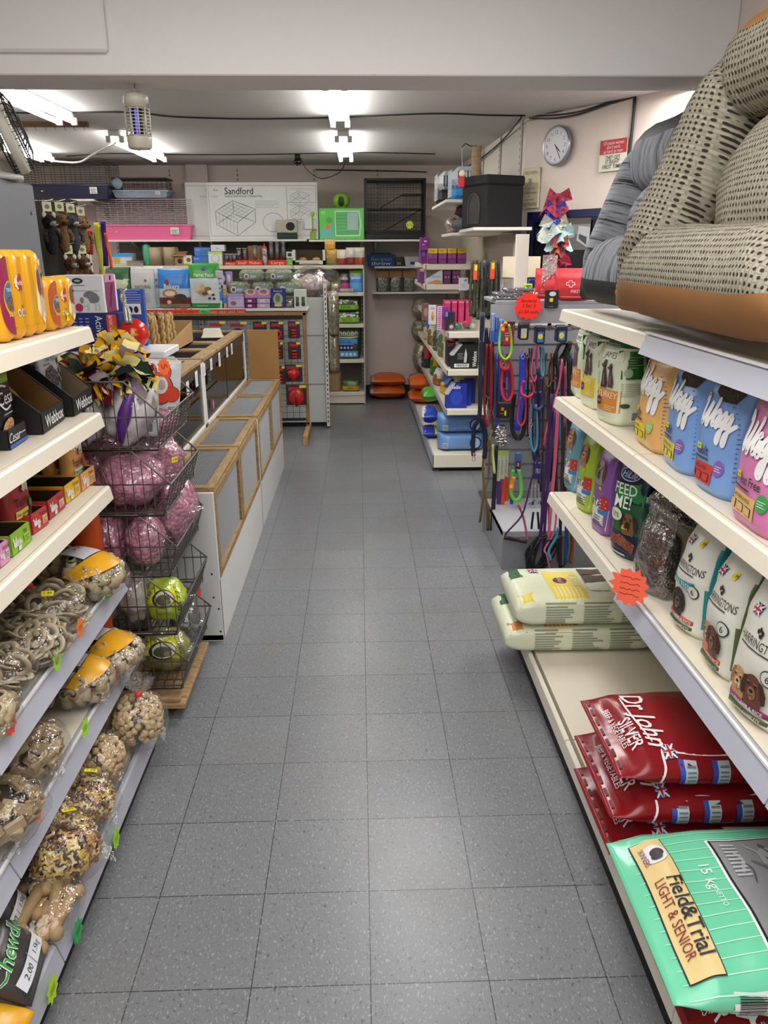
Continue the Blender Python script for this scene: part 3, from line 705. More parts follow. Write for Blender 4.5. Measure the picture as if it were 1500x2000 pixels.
def red_deco(mb,sk):
 F=sk.front;w=sk.W/2;wh=ink('#efe4e4')
 d_text(mb,F,'Dr John',-.02,.135,.06,wh,2,shear=.35,rot=0,bold=.014);d_stroke(mb,F,[(-.13,.1),(-.02,.103),(.1,.118)],.006,wh,2,4)
 d_text(mb,F,'SILVER',.045,.078,.034,wh,2,bold=.016);d_text(mb,F,'BEEF & VEGETABLES',-.005,.052,.016,wh,2)
 flag(mb,F,w*.72,.15,.045,.032,1)
 for k in range(7):d_rect(mb,F,-w*.9+k*.05,.012,-w*.9+k*.05+.03,.02,ink('#5a0e14'),1,2,1)
 S=sk.side(1)
 d_stroke(mb,S,[(-.045,.56),(-.047,.3),(-.045,.15),(-.02,.125),(.05,.10)],.006,wh,3,6)
 for k in range(5):
  v=.165+k*.088
  d_rect(mb,S,-.038,v,.06,v+.014,ink('#2c4fae'),2,5,1);d_rect(mb,S,-.038,v+.014,.06,v+.046,ink('#b9c3c6'),2,5,1)
  for q in range(6):d_rect(mb,S,-.03+q*.012,v+.018,-.026+q*.012,v+.042,ink('#6f787c'),3)
 d_poly(mb,S,[(.055,.03),(.06,.09),(.02,.12),(-.01,.12),(.02,.06)],ink('#b9c3c6'),2)
PIL=[(0,.04),(.05,.2),(.16,.75),(.4,1),(.75,1),(1,.75)]
for i,(x,y,lab) in enumerate(((.66,1.86,'red dog food sack at the bottom of the stack of three'),(.655,1.87,'red dog food sack in the middle of the stack of three'),(.67,1.885,'topmost red dog food sack with white script lettering and blue striped side'))):
 sk=Sack(.385,.6,.128,PIL,n=2.5,amp=.010,fr=8,seed=70+i)
 o=lying(sk,REDS,x,y,.157+i*.116,'dog_food_sack',lab,'dog food','red dog food sacks stacked on the bottom right shelf',red_deco)
sk=Sack(.42,.6,.11,PIL,n=2.5,amp=.008,fr=8,seed=79)
lying(sk,REDS,.67,1.29,.157,'dog_food_sack','red sack lying under the mint green sack in the bottom corner','dog food',None,red_deco)
def mint_deco(mb,sk):
 F=sk.front;w=sk.W/2;bk,ye=ink('#1b1d20'),ink('#e3c98c')
 for k in range(15):d_stroke(mb,F,[(-w*.96+k*w*.137,.03),(-w*.95+k*w*.137,.12),(-w*.96+k*w*.137,.35),(-w*.95+k*w*.137,.58)],.0022,ink('#c6efdb'),0,4)
 d_rect(mb,F,-w*.8,.042,w*.84,.118,bk,2,30,10);d_rect(mb,F,-w*.79,.045,w*.83,.115,ye,4,30,10)
 d_text(mb,F,'Field&Trial',w*.22,.097,.034,bk,9,bold=.018,wfit=.2);d_text(mb,F,'LIGHT & SENIOR',w*.22,.066,.021,ink('#8c2a30'),9,wfit=.2)
 d_ell(mb,F,-w*.54,.083,.033,.028,ink('#e8e4e6'),7,20,2);d_ell(mb,F,-w*.54,.088,.014,.016,ink('#2a2a30'),10);d_ell(mb,F,-w*.48,.084,.012,.013,ink('#3a3238'),10);d_text(mb,F,'SKINNERS',-w*.54,.06,.012,ink('#7a2434'),10,wfit=.06)
 d_text(mb,F,'15 kg',-w*.18,.18,.026,ink('#e6f6ee'),2);d_text(mb,F,'NETTO',w*.1,.18,.012,ink('#e6f6ee'),2)
 d_rect(mb,F,-w*.66,.215,w*.72,.57,ink('#f0f0ee'),0,10,6);d_rect(mb,F,-w*.64,.221,w*.70,.565,bk,1,10,6);d_rect(mb,F,-w*.62,.226,w*.68,.56,ink('#8f8f92'),2,10,6)
 d_text(mb,F,'COMPLETE',-.01,.52,.02,ink('#2c2c2e'),5);d_text(mb,F,'FOR',-.01,.49,.02,ink('#2c2c2e'),5);d_text(mb,F,'WORKING',-.01,.46,.022,ink('#2c2c2e'),5)
 rr=random.Random(4)
 for k in range(16):
  u=rr.uniform(-w*.55,w*.4);v=rr.uniform(.25,.40);a=rr.uniform(-.6,.6)
  d_stroke(mb,F,[(u,v),(u+.03,v+.02+a*.02),(u+.07,v+.015+a*.05)],rr.uniform(.004,.010),ink(rr.choice(('#5c5c60','#b0b0b2','#6e6e72','#3c3c40'))),4+k%3,4)
 for k in range(9):d_rect(mb,F,-w*.55+k*.012,.24,-w*.55+k*.012+.006,.275,ink('#c2c2c2'),6)
 d_ell(mb,F,-w*.28,.35,.05,.03,ink('#a9a9ac'),4,20,1,.3);d_ell(mb,F,.05,.33,.075,.028,ink('#6a6a70'),4,20,1,-.3);d_ell(mb,F,.06,.33,.06,.018,ink('#94949a'),5,20,1,-.3)
 S=sk.side(1);d_bar(mb,S,-.03,.12,.03,.19,2);d_rect(mb,S,-.05,.25,.04,.42,ink('#1b1d20'),1,4,4);d_rect(mb,S,-.046,.255,.036,.415,ink('#dcc38b'),2,4,4);d_lines(mb,S,-.035,.265,.028,.40,12,ink('#8d7a50'),3,.2,4)
sk=Sack(.47,.62,.15,PIL,n=2.7,amp=.012,fr=7,seed=81)
lying(sk,mat('#70cfa6',.22,0,.08,.9,9.),.615,1.365,.262,'dog_food_sack','big mint green dog food sack lying in the bottom right corner','dog food',None,mint_deco)
def fabric(kind,axis):
 key=('fabric',kind,axis)
 if key in MATS:return MATS[key]
 m,nt,out=nodes_of('woven_'+kind)
 tc=N(nt,'ShaderNodeTexCoord');mp=N(nt,'ShaderNodeMapping');nt.links.new(tc.outputs['Object'],mp.inputs[0])
 cr=N(nt,'ShaderNodeValToRGB');b=N(nt,'ShaderNodeBsdfPrincipled',Roughness=.95);b.inputs['Specular IOR Level'].default_value=.1
 bp=N(nt,'ShaderNodeBump',Strength=.35,Distance=.004)
 if kind=='grey':
  sc=(9,190,9) if axis=='y' else (190,9,9);mp.inputs['Scale'].default_value=sc
  nz=N(nt,'ShaderNodeTexNoise',Scale=1.,Detail=3.,Roughness=.6);nt.links.new(mp.outputs[0],nz.inputs['Vector'])
  m2=N(nt,'ShaderNodeMapping');m2.inputs['Scale'].default_value=(.01,22,.01) if axis=='y' else (22,.01,.01);nt.links.new(tc.outputs['Object'],m2.inputs[0])
  n2=N(nt,'ShaderNodeTexNoise',Scale=1.,Detail=1.);nt.links.new(m2.outputs[0],n2.inputs['Vector'])
  r2=N(nt,'ShaderNodeMapRange');r2.inputs['From Min'].default_value=.44;r2.inputs['From Max'].default_value=.62;r2.inputs['To Max'].default_value=.22;nt.links.new(n2.outputs['Fac'],r2.inputs['Value'])
  ad=N(nt,'ShaderNodeMath',operation='SUBTRACT');nt.links.new(nz.outputs['Fac'],ad.inputs[0]);nt.links.new(r2.outputs[0],ad.inputs[1])
  nt.links.new(ad.outputs[0],cr.inputs[0]);e=cr.color_ramp.elements
  e[0].position=.20;e[0].color=lin('#3a3b40');e[1].position=.38;e[1].color=lin('#8d8f96');x=e.new(.7);x.color=lin('#a4a6ac')
  nt.links.new(nz.outputs['Fac'],bp.inputs['Height'])
 else:
  br=N(nt,'ShaderNodeTexBrick',offset=.5);br.inputs['Scale'].default_value=1.
  s=1.
  if axis=='x':mp.inputs['Rotation'].default_value=(0,0,PI/2)
  br.inputs['Brick Width'].default_value=.016;br.inputs['Row Height'].default_value=.0125;br.inputs['Mortar Size'].default_value=.0021;br.inputs['Mortar Smooth'].default_value=.4
  br.inputs['Color1'].default_value=lin('#969080');br.inputs['Color2'].default_value=lin('#a8a190');br.inputs['Mortar'].default_value=lin('#8c8676')
  nt.links.new(mp.outputs[0],br.inputs['Vector'])
  w=N(nt,'ShaderNodeTexNoise',Scale=1.,Detail=1.);m2=N(nt,'ShaderNodeMapping');m2.inputs['Scale'].default_value=(62,44,30) if axis=='y' else (44,62,30);nt.links.new(tc.outputs['Object'],m2.inputs[0]);nt.links.new(m2.outputs[0],w.inputs['Vector'])
  def wave(d,sc):q=N(nt,'ShaderNodeTexWave',wave_type='BANDS',bands_direction=d);q.inputs['Scale'].default_value=sc;q.inputs['Distortion'].default_value=.5;nt.links.new(tc.outputs['Object'],q.inputs['Vector']);return q
  wv=wave('Y' if axis=='y' else 'X',21.);w2=wave('X' if axis=='y' else 'Y',21.)
  m1=N(nt,'ShaderNodeMath',operation='MULTIPLY');nt.links.new(wv.outputs['Fac'],m1.inputs[0]);nt.links.new(w2.outputs['Fac'],m1.inputs[1])
  mu=N(nt,'ShaderNodeMath',operation='MULTIPLY');nt.links.new(m1.outputs[0],mu.inputs[0]);nt.links.new(w.outputs['Fac'],mu.inputs[1])
  e=cr.color_ramp.elements;e[0].position=.20;e[0].color=(0,0,0,1);e[1].position=.30;e[1].color=(1,1,1,1);nt.links.new(mu.outputs[0],cr.inputs[0])
  mx=N(nt,'ShaderNodeMix',data_type='RGBA');nt.links.new(cr.outputs[0],mx.inputs['Factor']);nt.links.new(br.outputs['Color'],mx.inputs['A']);mx.inputs['B'].default_value=lin('#3a342e')
  nt.links.new(mx.outputs['Result'],b.inputs['Base Color']);nt.links.new(wv.outputs['Fac'],bp.inputs['Height'])
 if kind=='grey':nt.links.new(cr.outputs[0],b.inputs['Base Color'])
 nt.links.new(bp.outputs['Normal'],b.inputs['Normal']);nt.links.new(b.outputs[0],out.inputs[0]);MATS[key]=m;return m
def pet_bed(name,label,kind,outer,A,B,Hb,loc,lean,yaw,seed,taper=.1):
 """square bolster bed modelled lying (open side up), then stood on its edge against the wall"""
 R3=Matrix.Rotation(yaw,3,'Z')@Matrix(((0,math.sin(lean),-math.cos(lean)),(-1,0,0),(0,math.cos(lean),math.sin(lean))))
 t=thing(name,label,'pet bed',loc,0,None,R3.to_euler())
 rb=.125;NP=88;NC=18;ax_,by_=A/2-rb,B/2-rb
 cx,cyy=fabric(kind,'x'),fabric(kind,'y');vs=[];fs=[];ms=[]
 for i in range(NP):
  u=2*PI*i/NP;c,s=math.cos(u),math.sin(u);e=2/9.
  x=ax_*math.copysign(abs(c)**e,c);y=by_*math.copysign(abs(s)**e,s)
  nx,ny=math.copysign(abs(c)**1.2,c),math.copysign(abs(s)**1.2,s);l=math.hypot(nx,ny);nx/=l;ny/=l
  corner=min(1,(min(abs(c),abs(s))/.707))**4
  for j in range(NC):
   a=2*PI*j/NC;rr=1+.10*noise.noise(Vector((x*5,y*5,a+seed)))+.05*noise.noise(Vector((x*16,y*16,2*a)))
   ro=rb*rr*(1+.62*corner*max(0,math.cos(a)));rz_=Hb/2*rr*(1-.34*corner)
   d=ro*math.cos(a)
   Y_=y+ny*d+B/2;vs.append(((x+nx*d)*(1-taper*Y_/B),Y_,Hb/2+rz_*math.sin(a)))
 for i in range(NP):
  c,s=math.cos(2*PI*(i+.5)/NP),math.sin(2*PI*(i+.5)/NP)
  side=abs(c)**(2/9.)*ax_>0 and abs(c)>abs(s)
  for j in range(NC):
   a=2*PI*(j+.5)/NC;q=(i*NC+j,i*NC+(j+1)%NC,((i+1)%NP)*NC+(j+1)%NC,((i+1)%NP)*NC+j)
   fs.append(q);lim=.2 if side else (.95 if s<0 else 1.45);ms.append(outer if (-2.2<(a if a<PI else a-2*PI)<lim) else (cyy if side else cx))
 MB().add(vs,fs,ms,True).build('bolster',t)
 MB().box(-ax_*(1-taper),B/2-by_,.005,ax_*(1-taper),B/2+by_,.05,outer,.02).build('bed_base',t)
 c=MB();c.ball((0,B/2,.06),1,cyy if kind=='grey' else cx,40,20,((ax_-rb*.55)*(1-taper*.7),by_-rb*.55,.115),amp=.05,fr=3.,seed=seed);c.build('inner_cushion',t)
 return t
pet_bed('pet_bed','grey striped pet bed with black underside, standing on edge behind the beige bed','grey',mat('#17181a',.7,0,.1,.3,30.),.94,.66,.21,(1.03,2.85,1.556),.32,0.,3,.32)
B2=pet_bed('pet_bed','beige woven pet bed with tan suede outside, standing on edge at the front','beige',mat('#9c6c3e',.85,0,.14,.25,9.),1.2,.80,.25,(.95,1.93,1.556),.36,0.,8,.22)
m=MB();m.add([(0,0,0),(.02,-.035,.004),(.028,-.03,.004),(.008,.004,0)],[(0,1,2,3)],ink('#ff6a3a'));
for (px_,py_,X) in ((1212,553,.86),(1335,585,.83)):
 p=at_x(px_,py_,X);q=MB().prism([(0,0),(.018,.012),(.05,-.03),(.035,-.045)],0,.002,ink('#f4683c'),'x');o=q.build('price_label',None,p);o.parent=B2;o.matrix_parent_inverse=Matrix.Identity(4)
 o.matrix_basis=(Matrix.Translation(B2.location)@B2.rotation_euler.to_matrix().to_4x4()).inverted()@Matrix.Translation(p)
 # left aisle: treats on the shelves
def merge(mb,o,T):
 b=len(mb.v);mb.v+=[tuple(T@Vector(v)) for v in o.v]
 for f,mi,sm in zip(o.f,o.mi,o.sm):mb.f.append(tuple(b+i for i in f));mb.mi.append(mb.m(o.mats[mi]));mb.sm.append(sm)
def lobe_pack(loc,W,Hh,n,first,label,dogc):
 t=thing('wrapped_can_pack',label,'dog food',loc,PI/2,'yellow wrapped packs of dog food cans')
 yl=mat('#e5a51c',.25,0,.08,.25,16.);r=W/n/2
 mb=MB()
 for row in (0,1):
  for k in range(n):
   x=-W/2+r+2*r*k
   mb.lathe([(r*.55,0),(r*.9,.012),(r*1.03,.04),(r*1.03,Hh-.035),(r*.9,Hh-.01),(r*.5,Hh)],yl,20,(x,-W*0+.0+(r+.002)+row*2*r,0))
 mb.box(-W/2+r,.01,.02,W/2-r,4*r-.01,Hh-.006,yl,.012)
 mb.build('shrink_wrap',t)
 def F(k):
  x0=-W/2+r+2*r*k
  def Fn(u,v,L=0):
   a=u/r;a=max(-1.3,min(1.3,a));q=r*1.03+.0015+.0008*L
   return Vector((x0+q*math.sin(a),r+.002-q*math.cos(a),v))
  return Fn
 p=MB();f=F(0)
 d_poly(p,f,[(r*.9*math.cos(2*PI*i/28),Hh*.5+Hh*.43*math.copysign(abs(math.sin(2*PI*i/28))**.6,math.sin(2*PI*i/28))) for i in range(28)],ink(first),0,4)
 d_ell(p,f,0,Hh*.47,r*.62,Hh*.2,ink('#d2a63a'),1,20,2);d_ell(p,f,0,Hh*.5,r*.55,Hh*.15,ink('#3f6f9e'),2,20,2);d_ell(p,f,0,Hh*.42,r*.45,Hh*.09,speck('#6b4636','#8f5a3c',200.),3,16)
 d_text(p,f,'TENDER',0,Hh*.57,.009,ink('#f2eede'),4,wfit=r*.8);d_lines(p,f,-r*.4,Hh*.28,r*.4,Hh*.33,2,ink('#e6c9b8'),2,.5)
 f=F(1)
 d_poly(p,f,starpts(0,Hh*.64,r*.62,14,.86),ink('#f2ead6'),1,2);d_ell(p,f,0,Hh*.64,r*.36,r*.62,ink('#b5232c'),2,18,2);d_text(p,f,'Pedigree',0,Hh*.64,r*.34,ink('#f6f2ea'),4,wfit=r*1.1)
 for k in range(4):d_ell(p,f,-r*.48+k*r*.32,Hh*.3,r*.12,Hh*.045,ink('#efe6d2'),1,10)
 for k in range(4):d_ell(p,f,-r*.48+k*r*.32,Hh*.3,r*.06,Hh*.03,ink('#7a5a34'),2,8)
 d_text(p,f,'BEEF',0,Hh*.37,r*.18,ink('#6a4312'),1)
 f=F(n-1)
 d_poly(p,f,[(-r*.7,Hh*.3),(-r*.2,Hh*.12),(r*.5,Hh*.2),(r*.6,Hh*.6),(r*.2,Hh*.9),(-r*.5,Hh*.8)],ink('#f1dfb6'),0,3)
 d_ell(p,f,.0,Hh*.62,r*.5,Hh*.2,ink(dogc),1,18,2);d_poly(p,f,[(-r*.4,Hh*.18),(r*.45,Hh*.22),(r*.4,Hh*.55),(-r*.4,Hh*.55)],ink('#cdb594'),1,2)
 d_ell(p,f,r*.1,Hh*.7,r*.13,Hh*.03,ink('#2a1d16'),3,10);d_ell(p,f,0,Hh*.52,r*.18,Hh*.05,ink('#c96a64'),3,10);d_ell(p,f,-r*.35,Hh*.62,r*.16,Hh*.16,ink('#6b4a34'),2,12)
 p.build('printed_wrap',t)
 if n==3:q=MB();price_tag(q,F(1),0,Hh*.22,.02,.024);q.build('price_sticker',t)
 return t
lobe_pack((-.888,2.172,1.564),.285,.225,4,'#8e2148','tall yellow wrapped can pack with a maroon oval, on the top left shelf','#b08a62')
lobe_pack((-.885,2.438,1.564),.20,.15,3,'#b5532c','low yellow wrapped can pack with a rust oval on the top left shelf','#8a6040')
d_=MB();Fn=plane((-.99,2.52,1.63),(.3,.95,0),(0,0,1),(.95,-.3,0),0)
d_poly(d_,Fn,starpts(0,0,.07,12,.78,.1,.8),ink('#f2355c'),0);d_stroke(d_,Fn,[(-.02,.01),(0,-.01),(.02,.015)],.004,ink('#7a1830'),1);p0=Vector((-.99,2.52,1.564));d_.v=[tuple(Vector(v)-p0) for v in d_.v]
d_.build('price_card',None,p0,0,'pink star price card behind the low yellow can pack','price card')
def tray(A,B,z,D,hf,hb,c_out,c_in,name,label,deco=None,slope=True,group=None,cat='display box'):
 a,b=at_z(A[0],A[1],z),at_z(B[0],B[1],z);W=(b-a).length-.008;r=math.atan2((b-a).y,(b-a).x)
 t=MB();o,i=card(c_out),card(c_in);k=.004;w=W/2
 t.box(-w,0,0,w,k,hf,o);t.box(-w+k,k,.001,w-k,D-k,k,i);t.box(-w,D-k,0,w,D,hb,o)
 for s in (-1,1):
  pr=[(0,0),(D,0),(D,hb),(D*.55,hb),(0,hf)] if slope else [(0,0),(D,0),(D,hb),(0,hf)]
  t.prism(pr,s*w,s*(w-k),o,'x');pr2=[(k,k),(D-k,k),(D-k,hb-.002),(D*.55,hb-.002),(k,hf-.002)]
  if slope:t.prism(pr2,s*(w-k),s*(w-k-.0012),i,'x')
  else:t.prism([(k,k),(D-k,k),(D-k,hb-.002),(k,hf-.002)],s*(w-k),s*(w-k-.0012),i,'x')
 t.box(-w+k,k,k,w-k,k+.0012,hf-.002,i);t.box(-w+k,D-k-.0012,k,w-k,D-k,hb-.002,i)
 if deco:deco(t,front_of(0),W,hf)
 m=(a+b)/2;m.z=z+.002
 return t.build(name,None,m,r,label,cat,group),W,m,r
def inbox(o,x,y,z=.005):
 m,r=o.location,o.rotation_euler.z
 return m+Vector((math.cos(r)*x-math.sin(r)*y,math.sin(r)*x+math.cos(r)*y,z))
def web_deco(t,F,W,h):d_text(t,F,'Webbox',.005,h*.5,.036,ink('#e8e8e6'),1,wfit=W*.8,bold=.02)
wb2,W2,_,r2=tray((85,849),(128,818),1.287,.32,.058,.215,'#121214','#7a5a34','display_box','black cut-away box with white lettering and one gold packet, middle of the second shelf',web_deco,group='black lettered counter boxes')
wb3,W3,_,r3=tray((145,814),(184,790),1.287,.32,.058,.215,'#121214','#7d6750','display_box','black cut-away box with white lettering holding grey and blue pouches, at the shelf end',web_deco,group='black lettered counter boxes')
g=MB();Sack(.10,.15,.03,LIE,seed=3).body(g,mat('#c79a2a',.22,.3,.05,.4));g.build('treat_packet',None,inbox(wb2,.0,.06),r2,'gold packet lying in the black counter box','dog treats',None,None,(-.5,0,r2+.3))
def twist_pouch(x,y,label,seed):
 sk=Sack(.17,.225,.03,STAND,seed=seed,amp=.004);gy,bl=gloss('#a9abae'),gloss('#3b9fd0');mb=MB();sk.body(mb,pick([(0,.075,bl)],gy));F=sk.front
 d_text(mb,F,'Delight &',-.005,.195,.021,ink('#3f6f86'),1,wfit=.13);d_text(mb,F,'Twists',.0,.168,.024,ink('#3f6f86'),1,wfit=.1);d_lines(mb,F,-.06,.148,-.01,.156,1,ink('#4a4a4c'),1)
 d_poly(mb,F,[(-.06,.08),(.04,.07),(.045,.11),(.0,.145),(-.05,.135)],speck('#2a1f1c','#4a3630',90.),1,3);d_poly(mb,F,[(.0,.02),(.04,.02),(.045,.06)],ink('#c8dde8'),2)
 for k in range(3):d_ell(mb,F,.064,.15-.03*k,.011,.012,ink('#34404a'),2,14);d_ell(mb,F,.064,.15-.03*k,.007,.008,ink('#7f95a0'),3,12)
 o=mb.build('treat_pouch',None,inbox(wb3,x,y),r3,label,'dog treats','grey and blue twist treat pouches');return o
twist_pouch(-.005,.10,'grey and blue treat pouch at the front of the far black counter box',4);twist_pouch(-.005,.16,'grey and blue treat pouch behind another in the far black counter box',5)
mb=MB();sk=Sack(.15,.2,.04,STAND,seed=9);sk.body(mb,gloss('#9b9c9e'));d_ell(mb,sk.front,.035,.07,.02,.018,ink('#3a302c'),1);mb.build('treat_pouch',None,(-1.02,2.10,1.289),PI/2,'plain grey treat pouch behind the black pouch on the second left shelf','dog treats')
ces,W1,_,r1=tray((19.5,880),(55,856),1.287,.2,.05,.06,'#141416','#26231f','display_box','low black box with a blue edge, nearest on the second left shelf',lambda t,F,W,h:(d_text(t,F,'Cesar',-.03,h*.55,.026,ink('#e8e8ea'),1,shear=.35),d_lines(t,F,.015,h*.5,.055,h*.6,1,ink('#c8c8cc'),1,.6),d_rect(t,F,-W/2,0,W/2,h*.18,ink('#2f5bb0'),1)),False)
mb=MB();sk=Sack(.115,.185,.04,STAND,seed=12,amp=.004);sk.body(mb,pick([(.165,.3,gloss('#7fae2e'))],gloss('#17171a')));F=sk.front
d_text(mb,F,'Cesar',0,.13,.034,ink('#ececee'),2,shear=.3);d_stroke(mb,F,[(.012,.155),(-.03,.16),(-.048,.125),(-.02,.1),(.02,.105)],.005,ink('#ececee'),2);d_lines(mb,F,-.03,.085,.03,.092,1,ink('#b8b8bc'),2)
d_ell(mb,F,0,.05,.04,.024,speck('#b9743c','#e0b27a',160.),2,18,2);d_rect(mb,F,-.045,.018,.045,.032,ink('#2f5bb0'),2,4,1);mb.build('treat_pouch',None,inbox(ces,-.02,.04),r1,'black treat pouch with white script standing in the low black box','dog treats',None,None,(.12,0,r1))
def wbox(A,B,c,word,label,lc='#efe9dc',tc='#3a1f1a',panel='#e9c27a',hf=.055):
 def deco(t,F,W,h):d_wagg(t,F,-W*.22,h*.45,W*.42,ink('#f2efea'),2,-.05,.11,.9);d_rect(t,F,W*.12,h*.2,W*.42,h*.62,ink(panel),1);d_text(t,F,word,W*.2,h*.8,.011,ink(tc),1);d_lines(t,F,W*.15,h*.26,W*.38,h*.56,3,ink(tc),2,.3)
 return tray(A,B,1.037,.19,hf,hf,c,'#3a2718','treat_box',label,deco,False,'small coloured treat boxes on the third left shelf','treat box')
t5=wbox((160,961),(188,939),'#e9a866','Puppy','orange treat box at the far end of the third shelf, holding a puppy pouch')
t4=wbox((129,986),(159,962),'#e2b52c','Chicken','yellow empty treat box beside the orange one')
t3=wbox((97,1017),(129,990),'#b8343a','Tasties','empty red treat box next to the yellow box',panel='#e9b8b0')
t2=wbox((64,1046),(97,1022),'#c23b40','Tasties','red treat box holding the red pouch')
t1=wbox((24,1090),(64,1055),'#8dc02c','Veg','lime green empty treat box beside the pink one',panel='#a8d04c')
t0=wbox((0,1112),(23,1092),'#e39ac8','Senior','pink treat box, nearest on the third left shelf',panel='#d8d0dc')
def wpouch(box,W,x,y,c,word,label,seed,H=.21,tail='#3f7a3c'):
 sk=Sack(W,H,.05,STAND,seed=seed,amp=.005);mb=MB();sk.body(mb,gloss(c));F=sk.front
 d_wagg(mb,F,0,H*.66,W*.82,ink('#f0ece6'),2,-.04,.1);d_rect(mb,F,-W*.02,H*.5,W*.25,H*.565,ink('#5a1f18'),2,3,1);d_text(mb,F,'TREATS',W*.115,H*.532,.008,ink('#f0dcc8'),3)
 d_text(mb,F,word,0,H*.40,.026,ink('#4a1612'),2,wfit=W*.74,bold=.012);d_rect(mb,F,-W*.35,H*.2,W*.15,H*.3,ink('#e2d060' if word=='Tasties' else '#cfe0b0'),1,5,2);d_text(mb,F,'No nasties',-W*.1,H*.25,.009,ink('#4a4020'),2)
 d_stroke(mb,F,[(W*.1,H*.24),(W*.22,H*.22),(W*.3,H*.32)],.012,ink('#5f3a22'),2);d_ell(mb,F,W*.3,H*.33,.013,.013,ink(tail),3,14)
 b=box[0];o=mb.build('treat_pouch',None,inbox(b,x,y),box[3],label,'dog treats','coloured treat pouches in the small boxes');q=MB();price_tag(q,F,W*.22,H*.9 if word!='Tasties' else H*.62);q.build('price_sticker',o)
wpouch(t5,.12,.0,.05,'#e3a860','Puppy&Junior','orange puppy treat pouch standing in the orange box',1);wpouch(t5,.12,-.005,.11,'#d3984f','Puppy&Junior','orange puppy treat pouch behind another in the orange box',2)
wpouch(t2,.125,-.03,.05,'#b23b3f','Tasties','red treat pouch with white script standing in the red box',3,.225)
def p_tube(c):m=MB();cc=mat(c,.55,0,.12,.2,60.);m.lathe([(.010,-.020),(.0165,-.020),(.0178,0),(.0165,.020),(.010,.020)],cc,12);m.lathe([(.010,.020),(.010,-.020)],mat('#3c2d20',.8),12);return m
def p_marrow(c):m=MB();m.lathe([(.006,-.010),(.0105,-.0095),(.011,0),(.0105,.0095),(.006,.010)],mat(c,.6,0,.1),10);m.lathe([(0,.0085),(.0065,.0085)],mat('#6f4f33',.7),8);m.lathe([(0,-.0085),(.0065,-.0085)],mat('#6f4f33',.7),8);return m
def p_bone(c,k=1.):m=MB();pr=[(-.013,.0035),(-.016,.0075),(-.011,.008),(-.007,.0035),(.007,.0035),(.011,.008),(.016,.0075),(.013,.0)];pr=pr+[(-a,-b) for a,b in pr];m.prism([(a*k,b*k) for a,b in pr],-.0035*k,.0035*k,mat(c,.65,0,.1),'z');return m
def p_brick(c):m=MB();m.box(-.024,-.0145,-.0065,.024,.0145,.0065,mat(c,.65,0,.12),.002);return m
def p_bigbone():m=MB();c=mat('#a88a62',.55,0,.1,.2,20.);m.tube([(-.065,0,0),(-.035,0,0),(.035,0,0),(.065,0,0)],[.021,.0165,.0165,.021],c,12);[m.ball((s*.066,q*.013,0),.019,c,12,8) for s in (-1,1) for q in (-1,1)];return m
def p_knot():m=MB();c=mat('#a3967c',.45,0,.2,.5,40.);m.tube(spl([((.012+.0022*k)*math.cos(k*.9),(.012+.0022*k)*math.sin(k*.9),.004*math.sin(k*2.1)) for k in range(12)],3),.009,c,6,flat=(.35,(0,0,1)));return m
